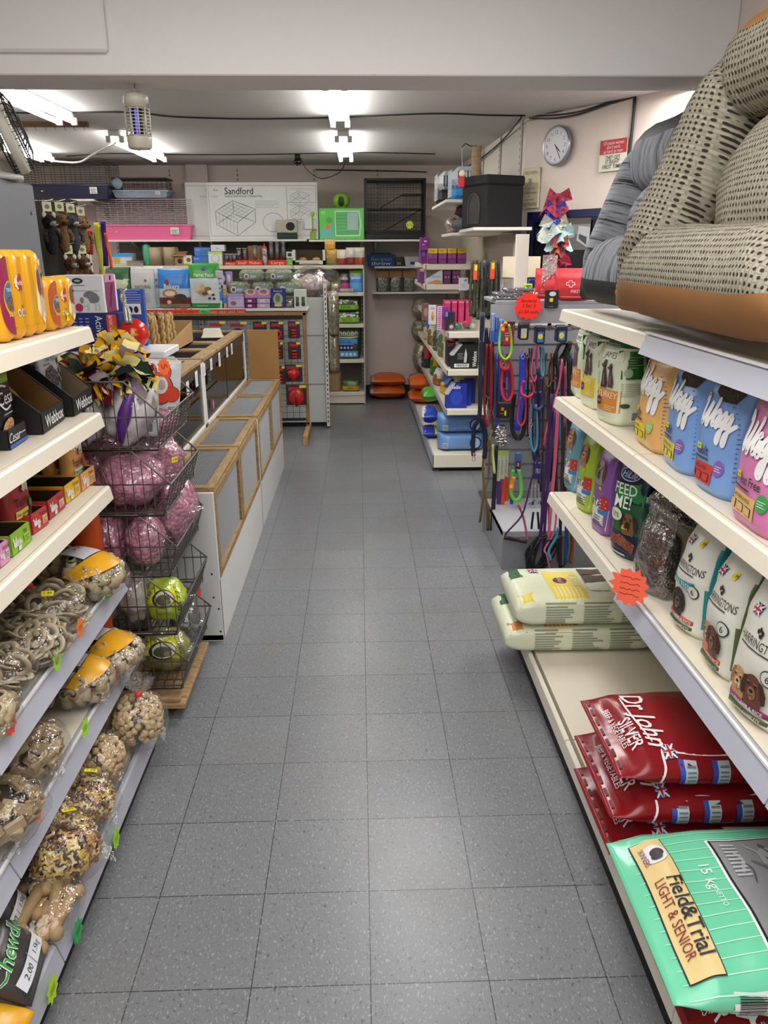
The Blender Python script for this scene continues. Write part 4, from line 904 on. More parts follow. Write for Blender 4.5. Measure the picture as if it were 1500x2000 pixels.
def goods_bag(name,label,cat,loc,abc,pieces,spacing,rz=0.,tilt=0.,core='#5a4632',stuff=False,neck=None,group=None,sticker=None,seed=0,band=None,part='treats',cap=95,lo=-.5):
 a,b,c=abc;t=thing(name,label,cat,loc,0,group,(tilt,0,rz));r=random.Random(seed)
 area=4*PI*((a*b)**1.6/3+(a*c)**1.6/3+(b*c)**1.6/3)**(1/1.6)
 n=int(area/spacing**2*1.15);joined=MB();protos=[q.build(part) if False else q for q in pieces];me={}
 k=0
 MB().ball((0,0,c),1,mat(core,.8,0,.2),18,12,(a*.82,b*.82,c*.82),sq=.75,flat=-.85).build('dark_gap_core',t,kind='stuff')  # darkened core, its colour stands in for shade in the gaps between pieces
 for i in range(n):
  z=1-2*(i+.5)/n;ph=i*2.399963+r.uniform(-.3,.3);s=math.sqrt(1-z*z)
  if z<lo:continue
  e=.72
  q=Vector((math.copysign(abs(s*math.cos(ph))**e,math.cos(ph)),math.copysign(abs(s*math.sin(ph))**e,math.sin(ph)),z));
  p=Vector((q.x*a*.9,q.y*b*.9,c+q.z*c*.9));p.z=max(p.z,.012)
  rot=Matrix.Rotation(r.uniform(0,PI),3,'X')@Matrix.Rotation(r.uniform(0,PI),3,'Z')
  nrm=Vector((q.x/a,q.y/b,q.z/c)).normalized()
  if part in ('oblong_biscuit','bone_biscuit','large_bone_biscuit'):rot=nrm.to_track_quat('Z','Y').to_matrix()@Matrix.Rotation(r.uniform(0,PI),3,'Z')@Matrix.Rotation(r.uniform(-.5,.5),3,'X')
  pi=r.randrange(len(pieces))
  if stuff:merge(joined,pieces[pi],Matrix.Translation(p)@rot.to_4x4())
  elif k<cap:
   if pi not in me:o=pieces[pi].build(part,t);me[pi]=o
   else:o=me[pi].copy();col.objects.link(o)
   o.location=p;o.rotation_euler=rot.to_euler();k+=1
 if stuff:joined.build(part,t,kind='stuff')
 f=MB();F_=film('#ffffff',.055,.1,40.);f.ball((0,0,c),1.0,F_,30,18,(a*1.08+.006,b*1.06+.006,c*1.05+.006),amp=.10,fr=3.5,seed=seed,sq=.72,flat=-.9)
 for e in (-1,1):f.add([(e*a*.8,-b*.8,c*.8),(e*a*1.1,-b*1.06,c*.6),(e*a*1.1,-b*.7,c*.95),(e*a*.92,-b*.4,c*1.1)],[(0,1,2,3)],film('#ffffff',.10,.1,60.))
 if neck:
  nx,ny,nzz,fl=neck;o=Vector((a*nx,b*ny,c+c*nzz));d=Vector((nx*.5,ny*.5,max(.2,nzz))).normalized();T=Matrix.Translation(o)@d.to_track_quat('Z','Y').to_matrix().to_4x4()
  vs=[];NN=16
  for i,(rr,h) in enumerate(((fl*.9,-.012),(.010,.012),(.010,.02),(fl*.7,.045),(fl,.085))):
   for j in range(NN):w=rr*(1+(.45*math.sin(j*3.1+seed) if i>2 else 0));vs.append((w*math.cos(2*PI*j/NN),w*math.sin(2*PI*j/NN)*.7,h+(.012*math.sin(j*2.3) if i==4 else 0)))
  f.add(vs,[(i*NN+j,i*NN+(j+1)%NN,(i+1)*NN+(j+1)%NN,(i+1)*NN+j) for i in range(4) for j in range(NN)],film('#ffffff',.16,.1,60.),True,T)
  MB().lathe([(.011,.009),(.0125,.012),(.0125,.02),(.011,.023)],ink('#e8402a'),10,T=T).build('red_tie',t)
 f.build('clear_bag',t)
 surf=lambda u,v,L=0:Vector((a*1.2*math.sin(u)*math.cos(v),b*1.16*math.sin(v),c+(c*1.16+.012)*math.cos(u)*math.cos(v)+.001*L))
 if band:w=MB();d_rect(w,surf,band[0],-1.1,band[1],1.1,mat(band[2],.3,0,.1),0,8,14);w.build('printed_band',t)
 if band and len(band)>3:w=MB();d_rect(w,surf,band[3],-.35,band[0]-.02,.45,ink('#d3d6dc'),1,4,5);d_text(w,lambda u,v,L=0:surf(band[3]+.12+u/a,v/b,L+3),'3.99',0,.01,.02,ink('#2a2a30'),1,rot=PI/2);w.build('price_label',t)
 if sticker:w=MB();su,sv=sticker;price_tag(w,lambda u,v,L=0:surf(su+u/a,sv+v/b,L+2),0,0,.032,.02);w.build('price_sticker',t)
 return t
TUBES=[p_tube('#b3a283'),p_tube('#a6946f')];MAR=[p_marrow('#c7ad84'),p_marrow('#b69a70')];MIX=[p_bone('#c9ab4e'),p_bone('#8d6a4c'),p_bone('#d8c694'),p_bone('#6f4e3a'),p_bone('#b98a58')];BRK=[p_brick('#b09a76'),p_brick('#9c8664'),p_brick('#8c7656')];KNT=[p_knot()];BIG=[p_bigbone()]
YB='#dfa220'
G4,G5,G6='clear bags of rawhide rolls with a yellow band','clear bags of oblong biscuits','clear bags of mixed bone biscuits with a yellow sticker'
goods_bag('rawhide_bag','clear bag of rawhide rolls with yellow band, far end of the fourth left shelf','dog chews',(-0.940,2.37,.714),(.16,.10,.065),TUBES,.037,-.35,group=G4,seed=1,band=(.42,.95,YB,-.1),part='rawhide_roll')
goods_bag('rawhide_bag','small dark clear bag of rawhide rolls at the back of the fourth left shelf','dog chews',(-1.16,2.30,.714),(.10,.08,.05),TUBES,.037,.2,seed=2,part='rawhide_roll',group=G4)
goods_bag('rawhide_bag','upper knotted clear bag of rawhide chews with a yellow sticker on the fourth left shelf','dog chews',(-0.955,2.11,.714),(.115,.10,.06),KNT,.046,.4,seed=3,part='rawhide_chew',neck=(-.2,.35,.9,.05),sticker=(.2,-.5))
goods_bag('rawhide_bag','clear bag of rawhide chews tied with a red band on the fourth left shelf','dog chews',(-0.935,1.92,.714),(.11,.085,.055),KNT,.046,-.3,seed=4,part='rawhide_chew',neck=(-.5,-.5,.7,.045))
goods_bag('rawhide_bag','clear bag of dark chews at the left photo edge on the fourth shelf','dog chews',(-0.955,1.74,.714),(.10,.08,.06),KNT,.046,.1,seed=5,part='rawhide_chew',neck=(-.2,.3,.9,.05))
goods_bag('rawhide_bag','clear bag with a yellow sticker, nearest on the fourth left shelf','dog chews',(-0.910,1.585,.714),(.085,.07,.045),TUBES,.034,.1,seed=6,part='rawhide_roll',sticker=(.3,.1))
goods_bag('rawhide_bag','clear bag of rawhide rolls with yellow band, far end of the fifth left shelf','dog chews',(-0.915,2.40,.419),(.15,.10,.055),TUBES,.037,-.3,group=G4,seed=7,band=(.2,.8,YB,-.3),part='rawhide_roll')
goods_bag('rawhide_bag','clear bag of rawhide rolls with yellow band, second on the fifth left shelf','dog chews',(-0.945,2.20,.419),(.135,.095,.062),TUBES,.037,.0,group=G4,seed=8,band=(.4,.95,YB,-.1),part='rawhide_roll')
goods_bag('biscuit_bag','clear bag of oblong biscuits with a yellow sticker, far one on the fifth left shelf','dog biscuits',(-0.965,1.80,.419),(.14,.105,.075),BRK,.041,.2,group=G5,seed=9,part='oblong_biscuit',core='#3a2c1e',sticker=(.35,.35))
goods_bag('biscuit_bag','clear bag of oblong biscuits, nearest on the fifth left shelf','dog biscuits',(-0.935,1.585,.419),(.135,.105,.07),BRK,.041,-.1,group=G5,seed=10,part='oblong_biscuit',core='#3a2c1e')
goods_bag('biscuit_bag','clear bag of marrow biscuits tied in red, at the end of the bottom left shelf','dog biscuits',(-0.785,2.33,.16),(.085,.095,.085),MAR,.0205,.2,stuff=True,seed=11,part='marrow_biscuit',neck=(.1,.1,.95,.05))
goods_bag('biscuit_bag','clear bag of marrow biscuits behind the red tied bag on the bottom left shelf','dog biscuits',(-0.965,2.34,.16),(.085,.085,.10),MAR,.0215,.5,stuff=True,seed=12,part='marrow_biscuit')
goods_bag('biscuit_bag','clear bag of pale marrow biscuits behind the yellow stickered bags on the bottom left shelf','dog biscuits',(-0.875,2.12,.16),(.10,.085,.075),MAR,.0215,.1,stuff=True,seed=13,part='marrow_biscuit')
for i,(x,y,z,s,lab) in enumerate(((-.945,1.98,.20,(.1,.085,.075),'clear bag of mixed bone biscuits, farthest of the stickered ones on the bottom left shelf'),(-.845,1.93,.16,(.095,.085,.07),'clear bag of mixed bone biscuits at the front edge, behind another stickered bag'),(-.935,1.79,.22,(.115,.09,.065),'clear bag of mixed bone biscuits leaning on top of another on the bottom left shelf'),(-.83,1.735,.16,(.10,.095,.075),'clear bag of mixed bone biscuits nearest the front edge beside the large bones'))):
 goods_bag('biscuit_bag',lab,'dog biscuits',(x,y,z),s,MIX,.0185,.2*i,stuff=True,group=G6,seed=20+i,part='bone_biscuit',sticker=(.3,.25))
goods_bag('biscuit_bag','dark clear bag of mixed biscuits at the back under the strip beside the large bones','dog biscuits',(-1.015,1.70,.16),(.09,.08,.06),MIX,.019,.2,stuff=True,seed=29,part='bone_biscuit')
t=thing('large_bone_bag','clear flat bag of large bone biscuits lying on the bottom left shelf','dog biscuits',(-.855,1.575,.16));bb=p_bigbone();first=None
for (x,y,z,r_) in ((-.055,.0,.025,1.75),(-.005,-.015,.045,1.5),(.045,.03,.03,1.8),(.0,.05,.026,1.6),(.075,-.005,.024,1.5),(.04,-.05,.022,1.7)):
 o=bb.build('bone_biscuit',t) if first is None else first.copy()
 if first is None:first=o
 else:col.objects.link(o)
 o.location=(x,y,z);o.rotation_euler=(0,0,r_)
MB().ball((0.005,0,.036),1,film('#ffffff',.04,.1,30.),32,14,(.125,.13,.045),amp=.06,fr=3).build('clear_bag',t)
goods_bag('large_bone_bag','shadowed bag of large bone biscuits at the back of the bottom left shelf','dog biscuits',(-1.09,1.60,.16),(.09,.09,.06),BIG,.09,.9,seed=31,part='large_bone_biscuit')
def chewd(loc,rot,label,seed):
 sk=Sack(.17,.19,.08,LIE,n=2.3,amp=.008,seed=seed);mb=MB();sk.body(mb,gloss('#3b3837'));F=sk.front
 for c,L,b in (('#e8ece6',1,.05),('#2f8f3f',2,.012)):d_text(mb,F,'Chewdles',0,.11,.036,ink(c),L,shear=.25,rot=.1,bold=b)
 d_rect(mb,F,-.075,.028,.075,.062,ink('#d9dce2'),1,8,2);d_text(mb,F,'2.00',-.038,.045,.017,ink('#2a2a30'),2);d_text(mb,F,'1.5kg',.036,.045,.015,ink('#2a2a30'),2);d_rect(mb,F,-.004,.028,-.002,.068,ink('#8a8c94'),2)
 mb.build('biscuit_pouch',None,loc,0,label,'dog biscuits','dark biscuit pouches with green lettering',None,rot)
chewd(at_z(44,1815,.17),(-.72,0,PI/2+.15),'dark biscuit pouch with green lettering beside the large bone bag',1)
chewd(at_z(78,1905,.17),(-.80,0,PI/2+.15),'dark biscuit pouch with green lettering, nearest on the bottom left shelf',2)
mb=MB();sk=Sack(.16,.2,.05,LIE,n=2.4,seed=6);sk.body(mb,pick([(0,.1,gloss(YB))],gloss('#4a3526')));mb.build('biscuit_pouch',None,at_z(40,2040,.17),0,'yellow and brown pouch in the bottom left corner of the photo','dog biscuits',None,None,(-1.3,0,PI/2))
t=thing('orange_padded_jacket','orange padded jacket with a black strap hanging in the gap behind the left shelves','jacket',(-1.075,2.61,0))
m=MB()
for k,(x,w) in enumerate(((-.09,.055),(0,.06),(.09,.055))):
 m.tube(spl([(x,.0,.17),(x,.0,.5),(x,.0,.95),(x*.8,.0,1.15)],6),[w*(.7+.3*math.sin(PI*i/18)) for i in range(19)],mat('#d8560f',.6,0,.08,.3,12.),12)
m.build('padding',t);MB().tube(spl([(.03,-.055,.2),(.035,-.062,.55),(.03,-.055,.9)],6),.02,BLACK,8,flat=(.2,(0,1,0))).build('strap',t)
MB().tube([(-.12,0,1.17),(.12,0,1.17)],.006,METAL,6).build('hanger_bar',t)
# wire basket stand and what lies in it
WIRE=mat('#5d5854',.4,.6,0)
t=thing('wire_basket_stand','five tier wire basket stand on a wooden base beside the left shelving','basket stand',(-.95,2.95,0))
Y0,Y1,XB=2.70,3.20,-1.22
TZ=(.262,.500,.743,.985,1.231)
def basket(zm):
 mb=MB();zb,zt=zm-.118,zm+.125;fx,fb,cx=-.69,-.725,-.69-.13
 prof_=[(XB,zt),(cx,zt),(fx,zm),(fb,zb),(XB,zb)]
 for y in (Y0,Y1):
  mb.tube([(x,y,z) for x,z in prof_],.0042,WIRE,6,True)
  mb.wire((XB,y,zm),(fx,y,zm),.003,WIRE,5);mb.wire((XB,y,zb+.012),(fb+.005,y,zb+.012),.003,WIRE,5)
  x=XB+.035
  while x<fx-.01:
   top=zt if x<cx else zt-(x-cx)/(fx-cx)*(zt-zm);mb.wire((x,y,zb),(x,y,top),.0022,WIRE);x+=.036
 for (x,z) in prof_:mb.wire((x,Y0,z),(x,Y1,z),.0042,WIRE,6)
 for k in range(1,8):y=Y0+(Y1-Y0)*k/8;mb.wire((fb,y,zb),(fx,y,zm),.0022,WIRE);mb.wire((XB,y,zb),(XB,y,zt),.0022,WIRE)
 for k in range(1,9):z=zb+(zm-zb)*k/9;x=fb+(fx-fb)*k/9;mb.wire((x,Y0,z),(x,Y1,z),.0018,WIRE)
 for k in range(14):x=XB+(fb-XB)*k/13;mb.wire((x,Y0,zb),(x,Y1,zb),.0022,WIRE)
 for k in range(1,7):y=Y0+(Y1-Y0)*k/7;mb.wire((XB,y,zb-.003),(fb,y,zb-.003),.0022,WIRE)
 mb.tube([(-1.0+.03*math.cos(a),Y0-.004,zb+.03+.03*math.sin(a)) for a in [PI*k/8 for k in range(9)]],.0028,WIRE,5)
 return mb
for z in TZ:put(basket(z),'basket',t)
m=MB();wd=wood('#8d6f49','#b7976b',5.,(3,14,14))
m.box(XB-.01,Y0-.012,.055,-.715,Y1+.01,.078,wd,.004).box(XB,Y0+.0,.078,-.735,Y0+.035,.098,wd,.003);put(m,'wooden_base',t)
for (x,y) in ((-.76,2.8),(-.76,3.12),(-1.18,2.8),(-1.18,3.12)):put(MB().lathe([(.0,-.011),(.022,-.011),(.026,0),(.022,.011),(0,.011)],BLACK,14,T=Matrix.Translation((x,y,.026))@Matrix.Rotation(PI/2,4,'X')).box(x-.008,y-.018,.026,x+.008,y+.018,.056,mat('#3a3a3c',.4,.5,0)),'castor',t)
bed=lambda zm:zm-.118+.006
PK=speck('#cf86a2','#e6aebf',60.,.7,.9,'#bb6f8c')
def soft_bag(name,label,cat,loc,abc,mt,rz=0.,tilt=(0,0),group=None,seed=0,dens=.10,deco=None,neckless=True,kind='stuff',part='bedding',sticker=None,tint='#ffffff'):
 a,b,c=abc;t=thing(name,label,cat,loc,0,group,(tilt[0],tilt[1],rz))
 MB().ball((0,0,c),1,mt,30,20,(a*.95,b*.95,c*.96),amp=.2,fr=2.8,seed=seed,sq=.82).build(part,t,kind=kind)
 f=MB();f.ball((0,0,c),1,film(tint,dens,.12,26.),30,18,(a*1.02,b*1.02,c*1.0),amp=.17,fr=2.8,seed=seed,sq=.82)
 for s in (-1,1):f.add([(s*a*.9,-b*.5,c),(s*a*1.22,-b*.62,c*1.1),(s*a*1.25,b*.6,c*.9),(s*a*.9,b*.5,c)],[(0,1,2,3)],film(tint,.2,.1,40.))
 f.build('clear_bag',t)
 surf=lambda u,v,L=0:Vector((a*1.04*math.sin(u)*math.cos(v),-b*1.10*math.cos(u)*math.cos(v)-.0012*L-.006,c+c*1.05*math.sin(v)))
 if deco:d=MB();deco(d,surf);d.build('printed_panel',t)
 if sticker:d=MB();price_tag(d,lambda u,v,L=0:surf(sticker[0]+u/a,sticker[1]+v/c,L),0,0,.03,.02);d.build('price_sticker',t)
 return t
GP='bags of pink shredded bedding in the wire baskets'
z2,z3,z4,z5=bed(TZ[3]),bed(TZ[2]),bed(TZ[1]),bed(TZ[0])
for (x,y,z,s,rz,lab,sd) in ((-.875,2.84,z2,(.13,.12,.095),.1,'large round bag of pink bedding at the front of the second basket',1),(-1.08,2.84,z2,(.11,.115,.085),0,'bag of pink bedding with a yellow sticker near the shelf end, second basket',2),(-.84,3.05,z2,(.115,.11,.12),.5,'bag of pink bedding with a sticker leaning at the far side of the second basket',3),(-1.06,3.04,z2+.02,(.12,.11,.10),.2,'bag of pink bedding at the back of the second basket under the white pillows',4),(-.80,3.08,z2+.19,(.07,.08,.065),.2,'small piece of pink bedding bag bulging out between first and second basket',5),(-1.10,2.79,z3,(.075,.08,.085),0,'bag of pink bedding at the left of the third basket front row',6),(-.965,2.80,z3,(.06,.085,.105),.15,'bag of pink bedding in the middle of the third basket front row',7),(-.835,2.815,z3,(.07,.095,.10),-.1,'bag of pink bedding at the right of the third basket front row',8),(-1.02,2.98,z3+.1,(.11,.10,.06),0,'upper bag of pink bedding lying in the third basket near the shelves',9),(-.87,2.98,z3+.095,(.09,.09,.055),0,'upper bag of pink bedding lying in the third basket middle',10),(-.765,3.03,z3+.03,(.075,.13,.12),-.25,'long bag of pink bedding rising over the front of the third basket',11)):
 soft_bag('bedding_bag',lab,'pet bedding',(x,y,z),s,PK,rz,group=GP,seed=sd*3.3,sticker=(.5,.1) if sd in (2,3) else None)
def pillow_deco(d,S):d_poly(d,S,[(-.2,-.9),(.35,-.95),(.2,0),(-.1,.95),(-.5,.8),(-.35,0)],mat('#5d2a86',.35),0,5)
z1=bed(TZ[4])
soft_bag('bedding_pillow','plump white bedding bag with a purple band at the front of the top basket','pet bedding',(-.90,2.84,z1-.012),(.085,.09,.13),mat('#d9d2d6',.8,0,.06,.4,14.),.1,(0,.42),'white and purple bedding bags',21,.06,pillow_deco)
soft_bag('bedding_pillow','plump white bedding bag with a purple band, next to the shelf end','pet bedding',(-1.06,2.84,z1-.01),(.085,.09,.11),mat('#d9d2d6',.8,0,.06,.4,14.),.1,(0,.42),'white and purple bedding bags',22,.06,pillow_deco)
def paw_pack(loc,rot,label,seed):
 sk=Sack(.165,.235,.07,STAND,n=2.6,amp=.006,seed=seed);mb=MB();sk.body(mb,gloss('#cfd0d4'));F=sk.front;rd=ink('#dd4325');out=ink('#3a1f1a')
 for k,(m_,L,g) in enumerate(((out,1,1.06),(rd,2,1.))):
  for (cx,cz,rx,rz) in ((0,.125,.05,.06),(-.03,.192,.017,.026),(.025,.19,.017,.026),(-.045,.1,.03,.03),(.048,.105,.028,.03)):d_ell(mb,F,cx,cz,rx*g+(.0015 if k==0 else 0),rz*g,m_,L,18,2)
 d_ell(mb,F,.005,.14,.026,.034,ink('#e7e2e0'),3,16);d_ell(mb,F,.008,.142,.014,.02,ink('#b9a9a6'),4,14);d_lines(mb,F,-.02,.17,.02,.18,2,ink('#8a2415'),3);d_bar(mb,F,.03,.02,.065,.06,1)
 mb.build('treat_bag',None,loc,0,label,'dog treats','silver bags with a red paw print',None,rot)
paw_pack((-.86,2.93,z1+.0),(.15,.1,.15),'silver bag with a red paw shape, nearer the pillows in the top basket',1)
paw_pack((-.815,3.09,z1+.03),(.05,.12,.3),'silver bag with a red paw shape, nearer the glass hutch in the top basket',2)
soft_bag('chew_bag','clear bag of white rawhide near the shelf end in the fourth basket','dog chews',(-1.03,2.82,z4),(.075,.08,.10),speck('#b7aea4','#d6cfc6',30.,.5,.6),0,seed=31,part='rawhide',dens=.14)
soft_bag('chew_bag','clear bag of grey white rawhide in the middle of the fourth basket','dog chews',(-.905,2.83,z4),(.07,.085,.10),speck('#b7aea4','#d6cfc6',30.,.5,.6),.1,seed=32,part='rawhide',dens=.14)
def yel_deco(word,num):
 def d(mb,S):d_poly(mb,S,[(-1.,.0),(1.,-.25),(1.1,.9),(-.9,1.05)],ink('#dfe028'),0,5);d_ell(mb,S,.15,.45,.55,.42,ink('#1f2018'),1,20,3);d_ell(mb,S,.2,.45,.47,.36,ink('#cfd0a8'),2,20,3);d_ell(mb,S,.15,.4,.34,.24,ink('#4a4634'),3,18,2);d_ell(mb,S,.35,.3,.16,.12,ink('#7a7450'),4,14);d_ell(mb,S,.44,.3,.03,.03,ink('#15150f'),5,8);d_text(mb,lambda u,v,L=0:S(u*8,v*8,L),word,-.085,.085,.032,ink('#1a1a12'),3,rot=1.4);d_text(mb,lambda u,v,L=0:S(u*8,v*8,L),num,.115,.045,.026,ink('#1a1a12'),3,rot=1.45,wfit=.15)
 return d
soft_bag('toy_bag','yellow printed bag holding a neon yellow ball, in the fourth basket','dog toy',(-.785,2.83,z4),(.085,.08,.085),mat('#c6e02a',.6,0,.05,.2,40.),0,seed=33,part='neon_ball',kind=None,deco=yel_deco('HEY','01772'))
soft_bag('toy_bag','yellow printed bag with a phone number, in the lowest basket','dog toy',(-.82,2.86,z5),(.11,.085,.085),mat('#9b9a52',.6,0,.1),0,seed=34,part='contents',kind=None,deco=yel_deco('TEL.','01772/712772'))
soft_bag('toy_bag','dark green bag at the back of the lowest basket','dog toy',(-1.04,2.87,z5),(.10,.09,.08),mat('#123626',.5,0,.1),0,seed=35,part='contents',kind=None)
soft_bag('toy_bag','clear crinkled bag standing at the front edge of the lowest basket','dog toy',(-.775,3.06,z5),(.06,.09,.10),mat('#4d4f4a',.5,0,.2),0,seed=36,part='contents',kind=None,dens=.22)
FL=['#e6ad28','#ead98a','#5f1420','#1d2226','#e2aa26','#efe3a0','#7a1a2c','#23322d','#8d7f84','#e6ad28','#efe3a0','#ead98a']
def fleece(loc,r,label,seed,rz=0):
 t=thing('fleece_toy',label,'dog toy',loc,rz,'fringed fleece toys on the top basket');rr=random.Random(seed);ms=[mat(c,.95,0,.08,.3,60.,spec=.1) for c in FL];n=100
 MB().ball((0,0,r*.7),r*.42,ms[2],14,9).build('core',t)
 for i in range(n):
  z=1-1.55*(i+.5)/n;ph=i*2.399963;s=math.sqrt(max(0,1-z*z));d=Vector((s*math.cos(ph),s*math.sin(ph),z));up=d.cross(Vector((rr.uniform(-1,1),rr.uniform(-1,1),rr.uniform(-1,1)))).normalized();sd=d.cross(up).normalized()
  L=r*rr.uniform(.45,.8);w=r*rr.uniform(.13,.21);cv=rr.uniform(-.5,.8);P=[]
  for k in range(6):
   q=k/5;p=d*(r*.32+L*q)+up*cv*L*q*q*.9+Vector((0,0,-L*q*q*.28))+Vector((0,0,r*.7));ww=w*(.55+.6*math.sin(min(1,q*1.3)*PI*.55));cup=up*w*.3
   P+=[p-sd*ww+cup,p,p+sd*ww+cup]
  fs=[]
  for k in range(5):
   for j in range(2):a=3*k+j;fs.append((a,a+1,a+4,a+3))
  MB().add(P,fs,rr.choice(ms),True).build('fleece_strip',t)
 return t
fleece((-.985,2.82,1.27),.125,'fringed yellow and maroon fleece toy nearest the shelf end',1)
fleece((-.86,2.85,1.28),.125,'fringed yellow and black fleece toy over the front of the top basket',2)
fleece((-.93,3.02,1.33),.115,'fringed cream and yellow fleece toy at the back of the pile',3)
mb=MB();p=at_y(320,716,2.94);Fn=plane((0,0,0),(.8,.6,0),(0,0,1),(.6,-.8,0),0);d_poly(mb,Fn,starpts(0,0,.034,11,.8,0,.75,.12),ink('#ff7038'),0);d_stroke(mb,Fn,[(-.012,.008),(-.002,-.008),(.006,.008),(.014,-.004)],.003,ink('#8a2a14'),1);mb.build('price_card',None,p,0,'orange star price card clipped above the red paw bags','price card')
p=at_y(388,1155,3.2);mb=MB();d_poly(mb,Fn,starpts(0,0,.035,9,.78,0,.35,.1),ink('#ff5a58'),0);mb.build('price_card',None,p,0,'thin red star price card on the front of the lowest baskets','price card')
t=thing('white_display_counter','white topped counter behind the basket stand carrying boxed toys','counter',(-1.3,3.36,0));wh=mat('#dcdcdd',.4,0,.02)
put(MB().box(-1.28,3.235,1.365,-.80,3.50,1.395,wh,.004),'worktop',t)
for x in (-1.27,-1.0):put(MB().box(x,3.26,0,x+.02,3.345,1.365,wh),'side_panel',t)
def bx(mb,w,d,h,m,b=.002):return mb.box(-w/2,-d/2,0,w/2,d/2,h,m,b)
mb=bx(MB(),.25,.17,.15,card('#1b2568'));F=front_of(-.085);S=plane((.125,0,0),(0,1,0),(0,0,1),(1,0,0))
d_text(mb,F,'Activity Toy',.045,.06,.03,ink('#e6e8f2'),1,rot=-PI/2,wfit=.16);d_rect(mb,F,.075,.07,.115,.145,ink('#d9432c'),1);d_text(mb,F,'animal',.095,.108,.022,ink('#f2e6d8'),2,rot=-PI/2,wfit=.07)
for k in range(5):d_lines(mb,F,-.11+k*.025,.02,-.095+k*.025,.14,9,ink('#8f98cc'),1,.35,k)
d_ell(mb,S,-.01,.06,.055,.05,ink('#2f6a3c'),1,20);d_ell(mb,S,.02,.075,.02,.02,ink('#c9b23a'),2);d_ell(mb,S,-.03,.045,.014,.018,ink('#b8782c'),2)
mb.build('toy_box',None,(-1.10,3.335,1.397),0,'navy toy box with sideways white lettering under the white box','toy box')
mb=bx(MB(),.20,.15,.145,card('#dedfe2'));F=front_of(-.075);S=plane((.10,0,0),(0,1,0),(0,0,1),(1,0,0))
d_ell(mb,F,.0,.125,.022,.011,ink('#26262a'),1);d_ell(mb,F,.0,.125,.013,.005,ink('#a8a8ac'),2);d_lines(mb,F,-.02,.106,.028,.112,1,ink('#77777a'),1);d_lines(mb,F,-.07,.086,.085,.089,1,ink('#8a8a8e'),1);
d_ell(mb,F,.05,.062,.033,.022,ink('#77787c'),1,16,1,-.3);d_ell(mb,F,.018,.045,.022,.018,ink('#d9d5d2'),2);d_ell(mb,F,.01,.05,.008,.012,ink('#8a8684'),3);[d_stroke(mb,F,[(x,.045),(x+.004,.02),(x,.008)],.009,ink('#c9c6c4'),1) for x in (.03,.06,.075)];d_ell(mb,F,-.004,.022,.016,.016,ink('#b8305c'),3)
d_poly(mb,S,[(-.055,.004),(.045,.0),(.055,.12),(.03,.155),(-.05,.15),(-.06,.06)],ink('#8a2f5e'),1);d_rect(mb,S,-.055,.118,.05,.15,ink('#c58aa8'),2);d_stroke(mb,S,[(-.02,.02),(0,.07),(.02,.11)],.02,ink('#4a1c38'),2);d_rect(mb,S,-.005,.125,.012,.143,ink('#2a1c28'),3)
mb.build('toy_box',None,(-1.118,3.325,1.548),-.06,'white toy box with a dog chasing a ball and a plum side','toy box')
mb=bx(MB(),.22,.03,.235,card('#2e4fa2'));F=front_of(-.015);d_lines(mb,F,-.10,.05,-.01,.22,9,ink('#8ca4dc'),1,.2);d_rect(mb,F,.03,.13,.095,.175,ink('#e6e8ee'),1);[d_ell(mb,F,x,.15,.010,.014,ink('#1d1d22'),2) for x in (.05,.075)];d_rect(mb,F,-.1,.2,-.05,.235,ink('#6f7fb0'),1);d_lines(mb,F,.03,.18,.1,.24,6,ink('#a9b8e4'),1,.25)
mb.build('toy_pack',None,(-1.03,3.46,1.397),0,'tall blue toy pack standing behind the navy box','toy box')
t=thing('ball_toy','shiny red ball toy with a twisted foil wrapper tag, on the counter edge','dog toy',(-.935,3.285,1.397));MB().ball((0,0,.064),.063,mat('#c8241c',.18,0,.03),28,18).build('ball',t)
m=MB();[m.tube(spl([(.0+q,-.045,.11),(-.005+q,-.035,.16),(-.02-q,-.02,.21),(-.02+q*2,0,.245)],4),[.012-.0005*i for i in range(13)],mat('#a9aaa6',.2,.4,.2,.6,60.),6,flat=(.4,(0,1,0))) for q in (-.006,.006)];m.build('foil_wrapper',t)
